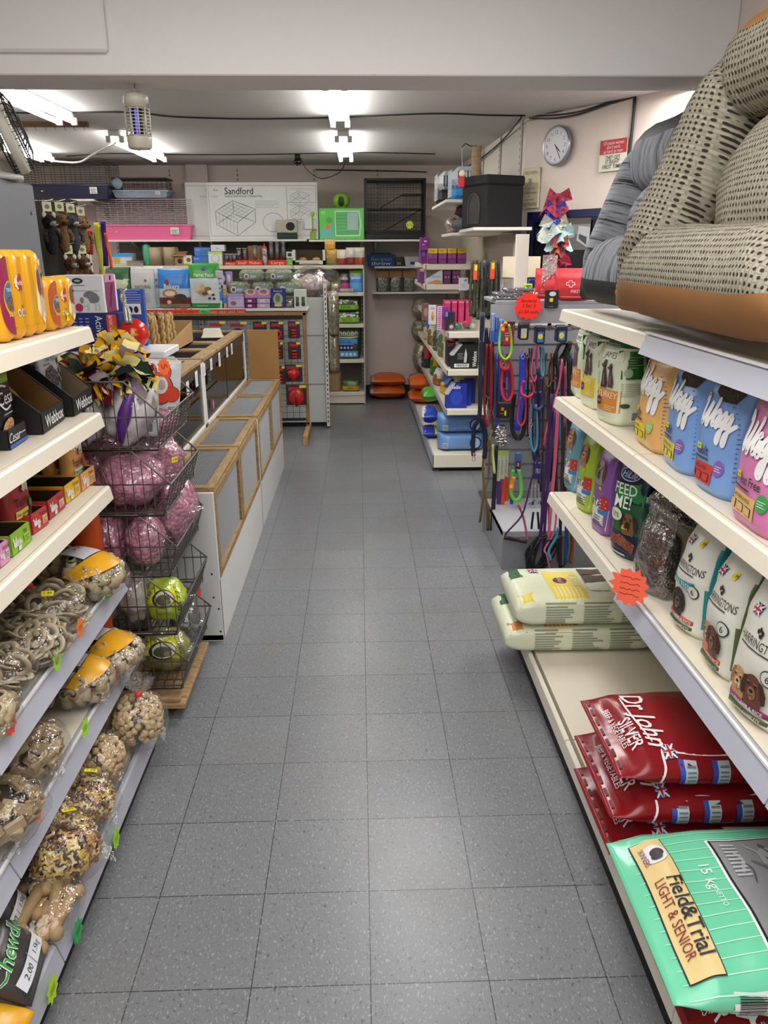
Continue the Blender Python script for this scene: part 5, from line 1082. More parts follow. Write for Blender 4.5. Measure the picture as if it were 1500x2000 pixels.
# white hutches with mesh lids, glass tanks above
HW=mat('#dededc',.45,0,.02);WD=wood('#866a44','#a98c62',5.,(14,2,14));WDX=wood('#866a44','#a98c62',5.,(2,14,14));MESH=mat('#c2c4c6',.4,.3,0)
def frame_mesh(root,name,mname,fr,wires,sub='wire_mesh'):
 f=put(fr,name,root);l=root.location;wires.v=[(a-l.x,b-l.y,c-l.z) for a,b,c in wires.v];wires.build(sub,f,recalc=False);return f
def grid(mb,o,U,V,nu,nv,r,m,n=3):
 o,U,V=Vector(o),Vector(U),Vector(V)
 for i in range(nu+1):p=o+U*(i/nu);mb.tube([p,p+V],r,m,n,sm=False,cap=False)
 for i in range(nv+1):p=o+V*(i/nv);mb.tube([p,p+U],r,m,n,sm=False,cap=False)
HX,HB,HZ=-.673,-.945,.748
def hutch(y0,y1,label,end):
 t=thing('pet_hutch',label,'pet hutch',(-1.05,(y0+y1)/2,0));ym=(y0+y1)/2;XK=-1.45
 b=MB();b.box(XK,y0,0,HX-.002,y1,.03,HW);b.box(HX-.02,y0+.002,0,HX,y1-.002,.32,HW,.002)
 for yy,th in ((y0,.018),(ym-.009,.018),(y1-.018,.018)):b.box(XK,yy,0,HX-(.0 if yy==y0 else .004),yy+th,HZ,HW,.004)
 b.box(XK,y0,0,XK+.01,y1,HZ,mat('#8d8d8a',.7));b.box(XK,y0,HZ-.012,HB+.01,y1,HZ,HW)
 if end:[b.lathe([(0,0),(.005,.0005)],BLACK,8,T=Matrix.Translation((HX-.015-(k%2)*.02,y0-.0008,.05+.06*k))@Matrix.Rotation(PI/2,4,'X')) for k in (0,2,3,5)]
 put(b,'carcass',t)
 s=MB();s.box(XK+.02,y0+.02,.03,HX-.03,y1-.02,.09,speck('#b79a6c','#8f7448',90.,.9,.8));put(s,'straw',t,kind='stuff')
 for ya,yb in ((y0+.02,ym-.011),(ym+.011,y1-.02)):
  f=MB();w=.036
  f.box(HX-.024,ya,.322,HX+.004,ya+w,HZ,WDX,.002);f.box(HX-.024,yb-w,.322,HX+.004,yb,HZ,WDX,.002);f.box(HX-.024,ya+w,.322,HX+.004,yb-w,.322+w,WD,.002);f.box(HX-.024,ya+w,HZ-w,HX+.004,yb-w,HZ,WD,.002)
  m=MB();n=int((yb-ya-2*w)/.0125)
  grid(m,(HX-.012,ya+w,.322+w),(0,yb-ya-2*w,0),(0,0,HZ-.322-2*w),n,29,.0015,MESH);frame_mesh(t,'front_frame','',f,m)
  f=MB();zl=HZ;f.box(HB+.008,ya,zl,HB+.04,yb,zl+.02,WD,.002);f.box(HX-.04,ya,zl,HX,yb,zl+.02,WD,.002);f.box(HB+.04,ya,zl,HX-.04,ya+.04,zl+.02,WDX,.002);f.box(HB+.04,yb-.04,zl,HX-.04,yb,zl+.02,WDX,.002)
  m=MB();grid(m,(HB+.04,ya+.04,zl+.008),(0,yb-ya-.08,0),(HX-HB-.08,0,0),n,17,.0015,MESH);frame_mesh(t,'lid','',f,m)
 return t
hutch(3.36,4.95,'nearer white hutch with wooden mesh lids behind the wire baskets',True)
hutch(4.97,6.53,'farther white hutch with wooden mesh lids beside the brown board',False)
def tank(y0,y1,splits,label,seams):
 t=thing('glass_tank',label,'glass tank',(-1.2,(y0+y1)/2,HZ));X0,X1,Z0,Z1=-1.44,-.955,HZ+.001,1.15
 b=MB();b.box(X0,y0,Z0,X1,y1,Z0+.02,HW);b.box(X0,y0,Z0,X0+.015,y1,Z1,mat('#a98f68',.7,0,.1))
 for yy in (y0,y1-.02):b.box(X0+.015,yy,Z0+.02,X1-.01,yy+.012,Z1,glass())
 b.box(X1-.012,y0,Z0,X1+.012,y1,Z0+.035,HW,.003);b.box(X1-.012,y0,Z0,X1+.012,y0+.028,Z1,HW,.003);b.box(X1-.012,y1-.04,Z0,X1+.012,y1,Z1,HW,.003)
 b.box(X1-.006,y0+.03,Z1-.06,X1+.008,y1-.04,Z1,mat('#41372f',.6));put(b,'tank_frame',t)
 put(MB().box(X1-.003,y0+.03,Z0+.03,X1+.003,y1-.04,Z1-.05,glass()),'front_glass',t)
 for s in seams:put(MB().box(X1-.004,s-.004,Z0+.03,X1+.005,s+.004,Z1-.05,BLACK),'glass_seam',t)
 s=MB();N_=14;vs=[(X0+.02+(X1-X0-.04)*i/6,y0+.03+(y1-y0-.07)*j/N_,Z0+.07+.05*noise.noise(Vector((i*.7,j*.8,y0)))) for j in range(N_+1) for i in range(7)]
 s.add(vs,[(j*7+i,j*7+i+1,j*7+i+8,j*7+i+7) for j in range(N_) for i in range(6)],speck('#dcc69c','#b89a68',80.,.9,.9,'#ecdab4'),True);s.box(X0+.05,y0+.3,Z0+.05,X0+.2,y0+.55,Z0+.17,mat('#b99a68',.8,0,.2));put(s,'bedding',t,kind='stuff')
 for ya,yb in splits:
  f=MB();f.box(X0,ya,Z1,X0+.07,yb,Z1+.022,WD,.002);f.box(X1-.075,ya,Z1,X1+.012,yb,Z1+.022,WD,.002);f.box(X0+.07,ya,Z1,X1-.075,ya+.05,Z1+.022,WDX,.002);f.box(X0+.07,yb-.05,Z1,X1-.075,yb,Z1+.022,WDX,.002)
  m=MB();grid(m,(X0+.07,ya+.05,Z1+.008),(0,yb-ya-.1,0),(X1-X0-.145,0,0),max(4,int((yb-ya)/.016)),20,.0013,mat('#55575a',.4,.6,0));frame_mesh(t,'lid','',f,m)
 return t,X1
tk1,TX=tank(3.55,4.69,[(3.56,4.1),(4.11,4.68)],'nearer glass tank with wooden lid above the hutches, behind the baskets',[])
tk2,TX=tank(4.71,6.49,[(4.72,5.2),(5.21,5.62),(5.63,6.48)],'farther glass tank with straw inside, next to the brown board',[5.55])
for i,(px_,pt,pb) in enumerate(((366,745,765),(383,725,757),(398,706,731),(428,688,716),(443,675,696),(452,668,690),(412,700,718))):
 a=at_x(px_,pt,TX+.014);b=at_x(px_,pb,TX+.014);tk=tk1 if a.y<4.7 else tk2;q=MB();h=min(.14,max(.07,a.z-b.z));zt=min(a.z,1.14)
 q.box(TX+.0125,a.y-.035,zt-h,TX+.0135,a.y+.035,zt,ink('#e9e6e6'));d_lines(q,plane((TX+.014,a.y,zt-h),(0,1,0),(0,0,1),(1,0,0),.001),-.025,.015,.025,h-.015,6,ink('#9c8f96'),0,.3,i);put(q,'paper_notice',tk)
q=MB();p=at_x(417,790,TX+.016);d_poly(q,plane((p.x,p.y,p.z),(0,1,0),(0,0,1),(1,0,0),.0),starpts(0,0,.04,9,.7,0,.6),ink('#ff4f86'),0);put(q,'price_star',tk2)
mb=MB();a=(.075,.055);mb.add([(-.075,-.05,0),(.075,-.05,0),(.075,.05,0),(-.075,.05,0),(-.058,-.036,.062),(.058,-.036,.062),(.058,.036,.062),(-.058,.036,.062)],[(0,1,2,3),(4,5,6,7),(0,1,5,4),(1,2,6,5),(2,3,7,6),(3,0,4,7)],mat('#e6dfc8',.4,0,.02)).box(-.08,-.055,0,.08,.055,.006,mat('#e6dfc8',.4,0,.02))
mb.build('plastic_tub',None,(-1.10,5.93,1.174),.1,'cream plastic tub upside down on the far tank lid','tub')
MB().box(-.06,-.05,0,.06,.05,.09,mat('#a9a795',.85,0,.2,.5,40.),.014).build('mineral_block',None,(-1.005,4.07,1.174),.35,'pale grey mineral block resting on the near tank lid','block')
MB().box(-.125,-.009,0,.125,.009,.40,mat('#9c7440',.6,0,.08),.002).build('brown_board',None,(-.80,6.515,.77),0,'plain brown hardboard panel standing at the far end of the hutches','board')
put_t=thing('rawhide_box','long cardboard tray of rawhide twist sticks on the glass tanks','cardboard tray',(-1.30,5.2,1.174));cb=mat('#b08e62',.75,0,.06)
k=MB();k.box(-.12,-.42,0,.12,.42,.006,cb);k.box(-.12,-.42,0,-.114,.42,.15,cb);k.prism([(-.42,0),(.42,0),(.42,.14),(-.42,.05)],.114,.12,cb,'x');k.box(-.12,.414,0,.12,.42,.15,cb);k.box(-.12,-.42,0,.12,-.414,.05,cb);k.build('carton',put_t)
rr=random.Random(3);st=None ;sm=mat('#b3925f',.6,0,.25,.6,30.)
for i in range(16):
 x,y=-.08+.05*(i%4),-.24+.11*(i//4)+rr.uniform(-.02,.02)
 if st is None:
  m=MB()
  for s in (0,PI):m.tube([(.009*math.cos(q*.9+s),.009*math.sin(q*.9+s),q*.0155) for q in range(15)],.010,sm,7)
  st=m.build('rawhide_twist',None,None,0,'twisted rawhide stick standing in the long cardboard tray','dog chew','rawhide sticks in the cardboard tray');o=st
 else:o=st.copy();col.objects.link(o)
 o.location=(-1.30+x,5.2+y,1.182);o.rotation_euler=(rr.uniform(-.16,.1),rr.uniform(-.2,.12),rr.uniform(0,3));
 # back wall shelving
WS=mat('#e8e5dc',.45,0,.02);GREYP=mat('#8a847c',.7,0,.03)
def slotx(x0,x1,yb,yt,Y):a,b=at_y(x0,yb,Y),at_y(x1,yt,Y);return (a.x+b.x)/2,a.z,abs(b.x-a.x),b.z-a.z
t=thing('wall_shelving','long cream shelving along the back wall full of small animal goods','shelving unit',(-1.45,9.7,0));xa,xb=-2.92,.05
BZ=(.15,.545,.958,1.32,1.625)
m=MB();m.box(xa,9.97,.02,xb,9.985,2.0,GREYP);put(m,'back_panel',t)
for i,z in enumerate(BZ):
 m=MB();y0=9.385;m.box(xa,y0+.008,z-.03,xb,9.97,z,WS);m.box(xa,y0,z-.042,xb,y0+.012,z,CREAM,.003)
 if i==0:m.box(xa,y0+.01,0.015,xb,y0+.02,.115,CREAM);m.box(xa,y0+.02,0,xb,9.9,.015,BLACK)
 put(m,'shelf',t)
for x in (xa,-1.93,-.95,xb-.03):
 m=MB();m.box(x,9.955,0,x+.03,9.97,1.9,WS)
 for k in range(36):m.box(x+.011,9.9535,.06+k*.05,x+.019,9.956,.085+k*.05,BLACK)
 put(m,'upright',t)
m=MB();m.box(.045,9.40,0,.062,9.97,1.62,mat('#b9b3a9',.6));[m.box(.044,9.43,.2+k*.06,.0455,9.45,.225+k*.06,BLACK) for k in range(23)];put(m,'end_panel',t)
def board(name,label,x0,x1,y0,y1,z,th=.022,brk=(),bd=.16,cat='shelf'):
 t=thing(name,label,cat,((x0+x1)/2,y1,z));put(MB().box(x0,y0,z-th,x1,y1,z,WS,.003),'board',t)
 for x in brk:put(MB().prism([(y1,z-th),(y1,z-th-bd),(y0+.08,z-th-.015),(y0+.08,z-th)],x-.008,x+.008,mat('#cfcac0',.5),'x'),'bracket',t)
 return t
TOPZ=1.908
board('wall_shelf','high white shelf under the pink cage and the chicken run box',-2.97,-.60,9.43,10.09,TOPZ,brk=(-2.6,-1.7,-.9))
board('wall_shelf','high white shelf under the green and black cages',-.57,.82,9.43,10.09,TOPZ-.006,brk=(-.3,.2,.75))
board('wall_shelf','short white shelf high on the left under the navy cage',-3.8,-2.92,9.3,10.09,2.335,brk=(-3.5,-3.0))
board('wall_shelf','upper white alcove shelf carrying the blue basket',.19,1.22,9.8,10.09,1.600,brk=(.3,1.1),bd=.1)
board('wall_shelf','lower white alcove shelf carrying three hay packs',.16,1.22,9.8,10.09,1.300,brk=(.25,1.1),bd=.1)
def wire_cage(name,label,x0,x1,yb,yt,ytray,Y,z,D,tc,wc,nv=24,nh=8,r=.0022,sub=None):
 xc,zb,w,h=slotx(x0,x1,yb,yt,Y);ht=at_y(x0,ytray,Y).z-zb;t=thing(name,label,'pet cage',(xc,Y+D/2,z));pm,wm=mat(tc,.35,0,.03),mat(wc,.4,.4,0)
 b=MB();k=.03;w2=w/2
 b.add([(-w2+k,-D/2+k*.6,0),(w2-k,-D/2+k*.6,0),(w2-k,D/2,0),(-w2+k,D/2,0),(-w2,-D/2,ht),(w2,-D/2,ht),(w2,D/2,ht),(-w2,D/2,ht)],[(0,1,2,3),(0,1,5,4),(1,2,6,5),(2,3,7,6),(3,0,4,7)],pm);b.box(-w2-.008,-D/2-.008,ht-.02,w2+.008,D/2,ht,pm,.004)
 F=front_of(-D/2-.008);d_rect(b,F,w2*.56,ht*.35,w2*.74,ht*.8,ink('#e9e6e2'),0);d_lines(b,F,w2*.58,ht*.42,w2*.72,ht*.72,3,ink('#6a6a66'),1,.4);d_rect(b,F,-w2*.6,ht*.5,-w2*.55,ht*.57,ink('#d9d94a'),0);b.build('tray',t)
 c=MB();i=.012;P=[(-w2+i,-D/2+i),(w2-i,-D/2+i),(w2-i,D/2-.02),(-w2+i,D/2-.02)]
 for a,q in zip(P,P[1:]+P[:1]):
  for k in range(nh+1):z_=ht+(h-ht)*k/nh;c.wire((a[0],a[1],z_),(q[0],q[1],z_),r*(1.6 if k in (0,nh) else 1),wm)
  L=math.hypot(q[0]-a[0],q[1]-a[1]);n=max(2,int(L/(w/nv)))
  for k in range(n+1):x,y=a[0]+(q[0]-a[0])*k/n,a[1]+(q[1]-a[1])*k/n;c.wire((x,y,ht),(x,y,h),r,wm)
 n=nv
 for k in range(n+1):x=P[0][0]+(P[1][0]-P[0][0])*k/n;c.wire((x,P[0][1],h),(x,P[2][1],h),r,wm)
 c.build('wire_top',t);return t,w2,D,ht,h
wire_cage('pet_cage','long pink cage with white wire top on the high back shelf',190,369,466,386,436,9.46,TOPZ,.5,'#ea6f9f','#b9adb5',14,12)
wire_cage('pet_cage','navy cage with black wire top, high on the left shelf',50,205,387,312,358,9.32,2.336,.55,'#161a3c','#2e2c2e',9,10)
tc,w2,D,ht,h=wire_cage('pet_cage','small pale blue cage with black top standing on the pink cage',220,325,386,349,371,9.52,at_y(270,386,9.46).z+.004,.32,'#9aa9b8','#1f2023',12,4)
MB().box(-w2,-D/2,h-.004,w2,D/2,h+.014,mat('#17181a',.4),.004).build('roof',tc);q=MB();q.lathe([(.0,0),(.045,0),(.06,.004),(.06,.012),(.05,.016),(.0,.016)],mat('#7f95aa',.3),20,T=Matrix.Translation((-w2+.07,-D/2-.004,ht+.065))@Matrix.Rotation(PI/2,4,'X'));q.build('exercise_wheel',tc)
xc,zb,w,h=slotx(713,832,468,348,9.55);t=thing('pet_cage','tall black wire cage with ramps at the right end of the high back shelf','pet cage',(xc,9.75,TOPZ-.004));bk=mat('#17171a',.4,.3,0);w2=w/2;D=.4;gm=mat('#34322f',.5,.4,0)
m=MB();m.box(-w2,-D/2,0,w2,D/2,.07,bk,.006);m.build('tray',t)
m=MB()
for x in (-w2+.012,w2-.012):
 for y in (-D/2+.012,D/2-.012):m.box(x-.012,y-.012,.07,x+.012,y+.012,h,bk)
for z in (.085,h-.012):[m.box(-w2,y-.01,z-.012,w2,y+.01,z+.012,bk) for y in (-D/2+.012,D/2-.012)];[m.box(x-.01,-D/2,z-.012,x+.01,D/2,z+.012,bk) for x in (-w2+.012,w2-.012)]
m.build('frame',t);m=MB();grid(m,(-w2,-D/2,.07),(w,0,0),(0,0,h-.07),36,30,.0016,gm);grid(m,(-w2,D/2,.07),(w,0,0),(0,0,h-.07),18,16,.0016,gm);grid(m,(-w2,-D/2,h-.004),(w,0,0),(0,D,0),24,14,.0016,gm)
for s in (-w2,w2):grid(m,(s,-D/2,.07),(0,D,0),(0,0,h-.07),16,30,.0016,gm)
m.build('wire_mesh',t,recalc=False)
MB().box(-w2,-D/2+.02,h*.50,w2,D/2-.02,h*.515,bk).build('floor_deck',t);MB().box(w2*.25,-D/2+.02,h*.74,w2,D/2-.02,h*.752,bk).build('upper_deck',t)
for (a,b) in (((-w2*.5,h*.515),(w2*.25,h*.74)),((-w2*.35,.09),(w2*.9,h*.5))):MB().prism([(a[0],a[1]),(b[0],b[1]),(b[0],b[1]+.012),(a[0],a[1]+.012)],-.06,.06,bk,'y').build('ramp',t)
q=MB();Fn=front_of(-D/2-.004);d_poly(q,Fn,starpts(w2*.48,h*.24,.05,9,.74),ink('#d6ee3a'),0);d_text(q,Fn,'£75',w2*.48,h*.24,.03,ink('#5f7a1a'),1);q.build('price_star',t)
xc,zb,w,h=slotx(624,711,468,406,9.5);t=thing('pet_cage','bright green plastic hamster cage with a clear front on the high back shelf','pet cage',(xc,9.65,TOPZ-.004));gr=mat('#5fd04a',.25,0,.05);w2=w/2
m=MB();m.box(-w2,-.14,0,w2,-.12,h,gr,.006);m.box(-w2,.13,0,w2,.15,h,gr,.006);m.box(-w2,-.12,0,-w2+.015,.13,h,gr);m.box(w2-.015,-.12,0,w2,.13,h,gr);m.box(-w2,-.12,h-.012,w2,.13,h,gr);m.box(-w2,-.12,0,w2,.13,.012,gr);m.build('shell',t)
m=MB();F=front_of(-.141);d_poly(m,F,[(-w2*.3,h*.1),(w2*.82,h*.1),(w2*.88,h*.5),(w2*.8,h*.92),(-w2*.3,h*.92)],mat('#cfe9d6',.1),0,1);d_poly(m,F,[(-w2*.25,h*.15),(w2*.76,h*.15),(w2*.8,h*.5),(w2*.74,h*.87),(-w2*.25,h*.87)],mat('#58b565',.12),1);d_rect(m,F,w2*.25,h*.3,w2*.72,h*.85,mat('#a9c9ba',.1),2);[d_rect(m,F,-w2*.2,h*.3+k*.035,w2*.2,h*.31+k*.035,ink('#9fdc9a'),2) for k in range(8)];m.build('clear_door',t)
m=MB();d_poly(m,F,[(-w2*.95,h*.05),(-w2*.35,h*.05),(-w2*.35,h*.55),(-w2*.95,h*.35)],mat('#6fc2b0',.2),1);d_poly(m,F,starpts(-w2*.62,h*.42,.032,9,.75),ink('#ff7a3a'),2);d_ell(m,F,-w2*.8,h*.85,.03,.025,ink('#8fdc86'),1);d_ell(m,F,-w2*.55,h*.62,.04,.03,ink('#4fae48'),1);m.build('water_bottle_panel',t)
xe,ze,we,he=slotx(651,683,407,376,9.55);m=MB();m.ball((0,0,he*.5),we*.52,mat('#8fc63c',.3,0,.04),24,16,(1,1,he/we*1.0));F=lambda u,v,L=0:Vector((u,-math.sqrt(max(.0001,(we*.53)**2-u*u-(v-he*.5)**2))-.002*(L+1),v));d_ell(m,F,-.005,he*.42,we*.2,he*.33,ink('#26420e'),1,20,4)
m.build('egg_house',None,(xe,9.65,TOPZ-.004+h+.002),0,'lime green egg shaped hideout on top of the green cage','pet house')
def run_box(x0,x1,yb,yt,Y,D,label,full):
 xc,zb,w,h=slotx(x0,x1,yb,yt,Y);m=MB();m.box(-w/2,-D/2,0,w/2,D/2,h,card('#e3e3e1'),.002);F=front_of(-D/2);k=ink('#4a4a4c');w2=w/2;lg=ink('#b9b9b9')
 for (a,b,c,d) in ((-.97,.06,.97,.065),(-.97,.94,.97,.945),(-.97,.06,-.966,.945),(.966,.06,.97,.945)):d_rect(m,F,a*w2,b*h,c*w2,d*h,k,0)
 def run(cx,cz,s,bars=5):
  P=[(-1,.05),(-.1,.55),(1,.15),(.05,-.5)];Q=[(a,b-.62) for a,b in P]
  def L(a,b,t_):d_stroke(m,F,[(cx+a[0]*s,cz+a[1]*s),(cx+(a[0]+b[0])/2*s,cz+(a[1]+b[1])/2*s),(cx+b[0]*s,cz+b[1]*s)],t_,k,1,1)
  for i in range(4):L(P[i],P[(i+1)%4],s*.03);L(P[i],Q[i],s*.025);L(Q[i],Q[(i+1)%4],s*.025)
  for i in range(1,bars):f=i/bars;L((P[0][0]+(P[3][0]-P[0][0])*f,P[0][1]+(P[3][1]-P[0][1])*f),(P[1][0]+(P[2][0]-P[1][0])*f,P[1][1]+(P[2][1]-P[1][1])*f),s*.012);L((P[0][0]+(P[1][0]-P[0][0])*f,P[0][1]+(P[1][1]-P[0][1])*f),(P[3][0]+(P[2][0]-P[3][0])*f,P[3][1]+(P[2][1]-P[3][1])*f),s*.012);L((P[0][0]+(P[3][0]-P[0][0])*f,P[0][1]+(P[3][1]-P[0][1])*f),(Q[0][0]+(Q[3][0]-Q[0][0])*f,Q[0][1]+(Q[3][1]-Q[0][1])*f),s*.012)
 if full:
  d_text(m,F,'Sandford',-w2*.42,h*.855,h*.12,ink('#1c1c1e'),1,bold=.01,wfit=w2*.52);d_text(m,F,'Square Small Animal / Chicken Run',-w2*.34,h*.765,h*.04,ink('#3a3a3c'),1,wfit=w2*.68)
  run(-w2*.5,h*.48,w2*.36,6);run(w2*.68,h*.76,w2*.17,4);run(w2*.68,h*.5,w2*.18,4);d_ell(m,F,w2*.18,h*.3,w2*.19,h*.17,k,1,26);d_ell(m,F,w2*.18,h*.3,w2*.184,h*.163,card('#e3e3e1'),2,26);run(w2*.19,h*.3,w2*.12,4)
  d_rect(m,F,w2*.44,h*.35,w2*.445,h*.93,k,1);d_rect(m,F,w2*.44,h*.645,w2*.96,h*.65,k,1);d_rect(m,F,w2*.44,h*.35,w2*.96,h*.355,k,1);d_lines(m,F,-w2*.14,h*.56,w2*.3,h*.7,5,lg,1,.3,2);d_lines(m,F,w2*.48,h*.88,w2*.92,h*.9,1,lg,1);d_lines(m,F,w2*.48,h*.6,w2*.92,h*.62,1,lg,1)
 else:run(w2*.55,h*.45,w2*.4,5)
 d_text(m,F,'Run',-w2*(.84 if full else .2),h*.87,h*.04,k,1,shear=.3);d_lines(m,F,-w2*(.92 if full else .5),h*.74,-w2*(.78 if full else .1),h*.78,2,lg,1)
 return m.build('run_box',None,(xc,Y+D/2,TOPZ+.002),0,label,'flat box')
run_box(369,470,466,354,9.62,.06,'white flat box partly hidden behind the large printed chicken run box',False)
run_box(410,619,468,356,9.54,.07,'large white flat box printed with a chicken run drawing',True)
xc,zb,w,h=slotx(540,580,468,430,9.44);t=thing('litter_house','beige pet toilet house with a round hole and dark green base','pet house',(xc,9.56,TOPZ+.002));w2=w/2
MB().box(-w2*.95,-.1,0,w2*.95,.1,h*.32,mat('#12352a',.4),.008).build('base',t);MB().box(-w2,-.105,h*.32,w2,.105,h,mat('#b3ad9c',.5,0,.04),.008).build('hood',t);q=MB();F=front_of(-.106);d_ell(q,F,w2*.35,h*.66,w2*.42,h*.22,BLACK,0,20);q.build('doorway',t)
xc,zb,w,h=slotx(597,622,468,417,9.46);t=thing('bird_feeder','green plastic perch feeder with a paper tag, beside the green cage','feeder',(xc,9.55,TOPZ-.004));MB().box(-.03,-.03,0,.035,.03,h*.3,mat('#7fae3c',.4),.006).box(-.012,-.012,h*.3,.018,.012,h,mat('#8fc44c',.4),.006).build('stand',t);MB().box(-.09,-.035,h*.42,-.005,-.033,h*.82,ink('#e2e4e6')).build('paper_tag',t);MB().box(-.01,-.06,h*.36,.05,-.03,h*.42,mat('#d0602a',.5),.004).build('perch',t);MB().ball((.005,0,h),.028,mat('#a6d456',.4),10,8).build('cap',t)
def item(name,label,cat,x0,x1,yt,z,Y,D,c,deco=None,yb=None,bev=.003,m_=None,group=None):
 yb=yb or {1.625:517,1.25:600}.get(z,517);xc,zb,w,h=slotx(x0,x1,yb,yt,Y);m=MB();m.box(-w/2,-D/2,0,w/2,D/2,h,m_ or card(c),bev)
 if deco:deco(m,front_of(-D/2),w,h)
 return m.build(name,None,(xc,Y+D/2,z+.002),0,label,cat,group)
R2,Y2=1.625,9.42
def D_(*ops):
 """printing recipe in fractions of the face: ('r',x0,z0,x1,z1,c) ('e',x,z,rx,rz,c) ('t',text,x,z,h,c[,w]) ('l',x0,z0,x1,z1,n,c)"""
 def f(m,F,w,h):
  for i,o in enumerate(ops):
   if o[0]=='r':d_rect(m,F,(o[1]-.5)*w,o[2]*h,(o[3]-.5)*w,o[4]*h,ink(o[5]),i*.4)
   elif o[0]=='e':d_ell(m,F,(o[1]-.5)*w,o[2]*h,o[3]*w,o[4]*h,ink(o[5]),i*.4,16)
   elif o[0]=='t':d_text(m,F,o[1],(o[2]-.5)*w,o[3]*h,o[4]*h,ink(o[5]),i*.4,wfit=(o[6]*w if len(o)>6 else None))
   elif o[0]=='l':d_lines(m,F,(o[1]-.5)*w,o[2]*h,(o[3]-.5)*w,o[4]*h,o[5],ink(o[6]),i*.4,.35,i)
 return f
item('travel_case','clear tray with a blue lid at the left of the second back shelf','plastic tray',215,256,492,R2,Y2,.2,'#c9c6b8',D_(('r',0,.7,1,1,'#3f96d8'),('r',.2,.15,.45,.6,'#c9a53c'),('r',.5,.2,.95,.6,'#ded9ce')))
item('trays_stack','low stack of dark flat trays beside the blue lidded tray','trays',248,279,507,R2,Y2-.01,.2,'#6d655c',D_(('l',0,.1,1,.95,3,'#c9c0b0')))
xc,zb,w,h=slotx(279,288,517,466,Y2);MB().lathe([(.0,0),(w*.55,0),(w*.6,.02),(w*.6,h*.75),(w*.35,h*.82),(w*.3,h*.92),(w*.15,h*.93),(w*.12,h),(0,h)],lambda z:mat('#1c6a4a',.3) if z>h*.8 else mat('#3f9c78',.3),14).build('spray_bottle',None,(xc,Y2+.08,R2+.002),0,'tall green spray bottle beside the cardboard tubes','bottle')
for i,(a,b) in enumerate(((290,311),(308,322),(319,339),(334,346))):
 xc,zb,w,h=slotx(a,b,517,481,Y2+(.1 if i%2 else 0));m=MB();m.lathe([(w/2*.93,.004),(w/2,0),(w/2,h),(w/2*.93,h),(w/2*.93,.004)],mat('#b3a284',.8,0,.08),24);m.build('cardboard_tube',None,(xc,Y2+w/2+(.1 if i%2 else 0),R2+.002),0,['leftmost wide cardboard tube beside the green bottle','cardboard tube peeping out between the two wide tubes','wide cardboard tube with a slanted seam, third along the shelf','rightmost cardboard tube behind the wooden nest box'][i],'cardboard tube','cardboard tubes on the second back shelf')
xc,zb,w,h=slotx(341,359,517,489,Y2-.01);m=MB();m.box(-w/2,-.05,0,w/2,.07,h*.72,WDX,.003);m.prism([(-.07,h*.66),(.08,h*.9),(.08,h),(-.07,h*.76)],-w*.62,w*.62,mat('#a9794a',.6,0,.1),'x');d_ell(m,front_of(-.05),0,h*.3,w*.22,w*.22,BLACK,0);m.build('nest_box',None,(xc,Y2+.06,R2+.002),0,'small wooden nest box with a sloping roof and round hole','nest box')
item('small_box','small cream box with a brown hut picture and green foot','box',359,374,497,R2,Y2,.08,'#e9e2cc',D_(('r',0,0,1,.2,'#8fae4a'),('e',.6,.55,.25,.22,'#8a5a34')))
item('blue_box','lower blue box with a green capsule picture on the second back shelf','box',378,408,499,R2,Y2,.12,'#3f6fc6',D_(('e',.7,.5,.3,.2,'#3a7f86'),('l',.05,.65,.4,.85,2,'#c8d6ee')))
zt=at_y(378,499,Y2).z-at_y(378,517,Y2).z
item('blue_box','upper blue box with a green capsule picture on the second back shelf','box',380,410,482,R2+zt+.002,Y2+.005,.12,'#4a78d0',D_(('e',.7,.5,.3,.2,'#3a7f86'),('l',.05,.65,.4,.85,2,'#c8d6ee')),yb=499)
item('filter_box','white and lime box with a round drawing beside the blue boxes','box',408,433,490,R2,Y2-.02,.12,'#e6eae0',D_(('r',0,.85,1,1,'#c6d45a'),('e',.5,.5,.32,.32,'#b8c4d0'),('e',.5,.5,.26,.26,'#e6eae0'),('r',0,0,1,.1,'#d9d24a')))
z_=at_y(420,490,Y2).z-at_y(420,517,Y2).z
item('white_box','white carton with a yellow tab on top of the lime box','box',412,438,477,R2+z_+.002,Y2-.01,.11,'#dfe3e8',D_(('l',.35,.4,.6,.6,2,'#5a6a9a')),yb=490)
CL=film('#e8eef2',.18,.08,50.)
def tube_rack(x0,x1,yt,label,n,tt,word,tall=True,back=False):
 xc,zb,w,h=slotx(x0,x1,517,yt,Y2-.02);t=thing('tube_display',label,'display box',(xc,Y2+.05,R2+.002),0,'red display trays of clear tubes');r_=mat('#e0391f',.45,0,.04);m=MB();hh=min(.055,h*.3) if tall else .05
 m.box(-w/2,-.07,0,w/2,.07,hh,r_,.003);d_text(m,front_of(-.07),word,0,hh*.5,hh*.6,ink('#f6e0c8'),1,wfit=w*.7)
 if back:m.box(-w/2,.06,hh,w/2,.068,h*1.0,cb)
 m.build('tray',t)
 for k in range(n):x=-w/2+w*(k+.5)/n;q=MB();q.lathe([(.026,hh),(.026,h*tt),(.022,h*tt),(.022,hh)],CL,14,(x,-.01,0));q.tube([(x+.026*math.cos(a),-.01+.026*math.sin(a),h*tt) for a in [2*PI*k_/12 for k_ in range(12)]],.003,mat('#d9dde0',.3),5,True);q.build('clear_tube',t)
tube_rack(438,460,495,'red tray of short clear tubes, leftmost of the red trays',3,1.,'Mini');tube_rack(461,482,484,'red tray with two middling clear tubes',2,1.,'Small');tube_rack(483,511,479,'red tray with one clear tube before a cardboard back',1,1.,'Medium',True,True)
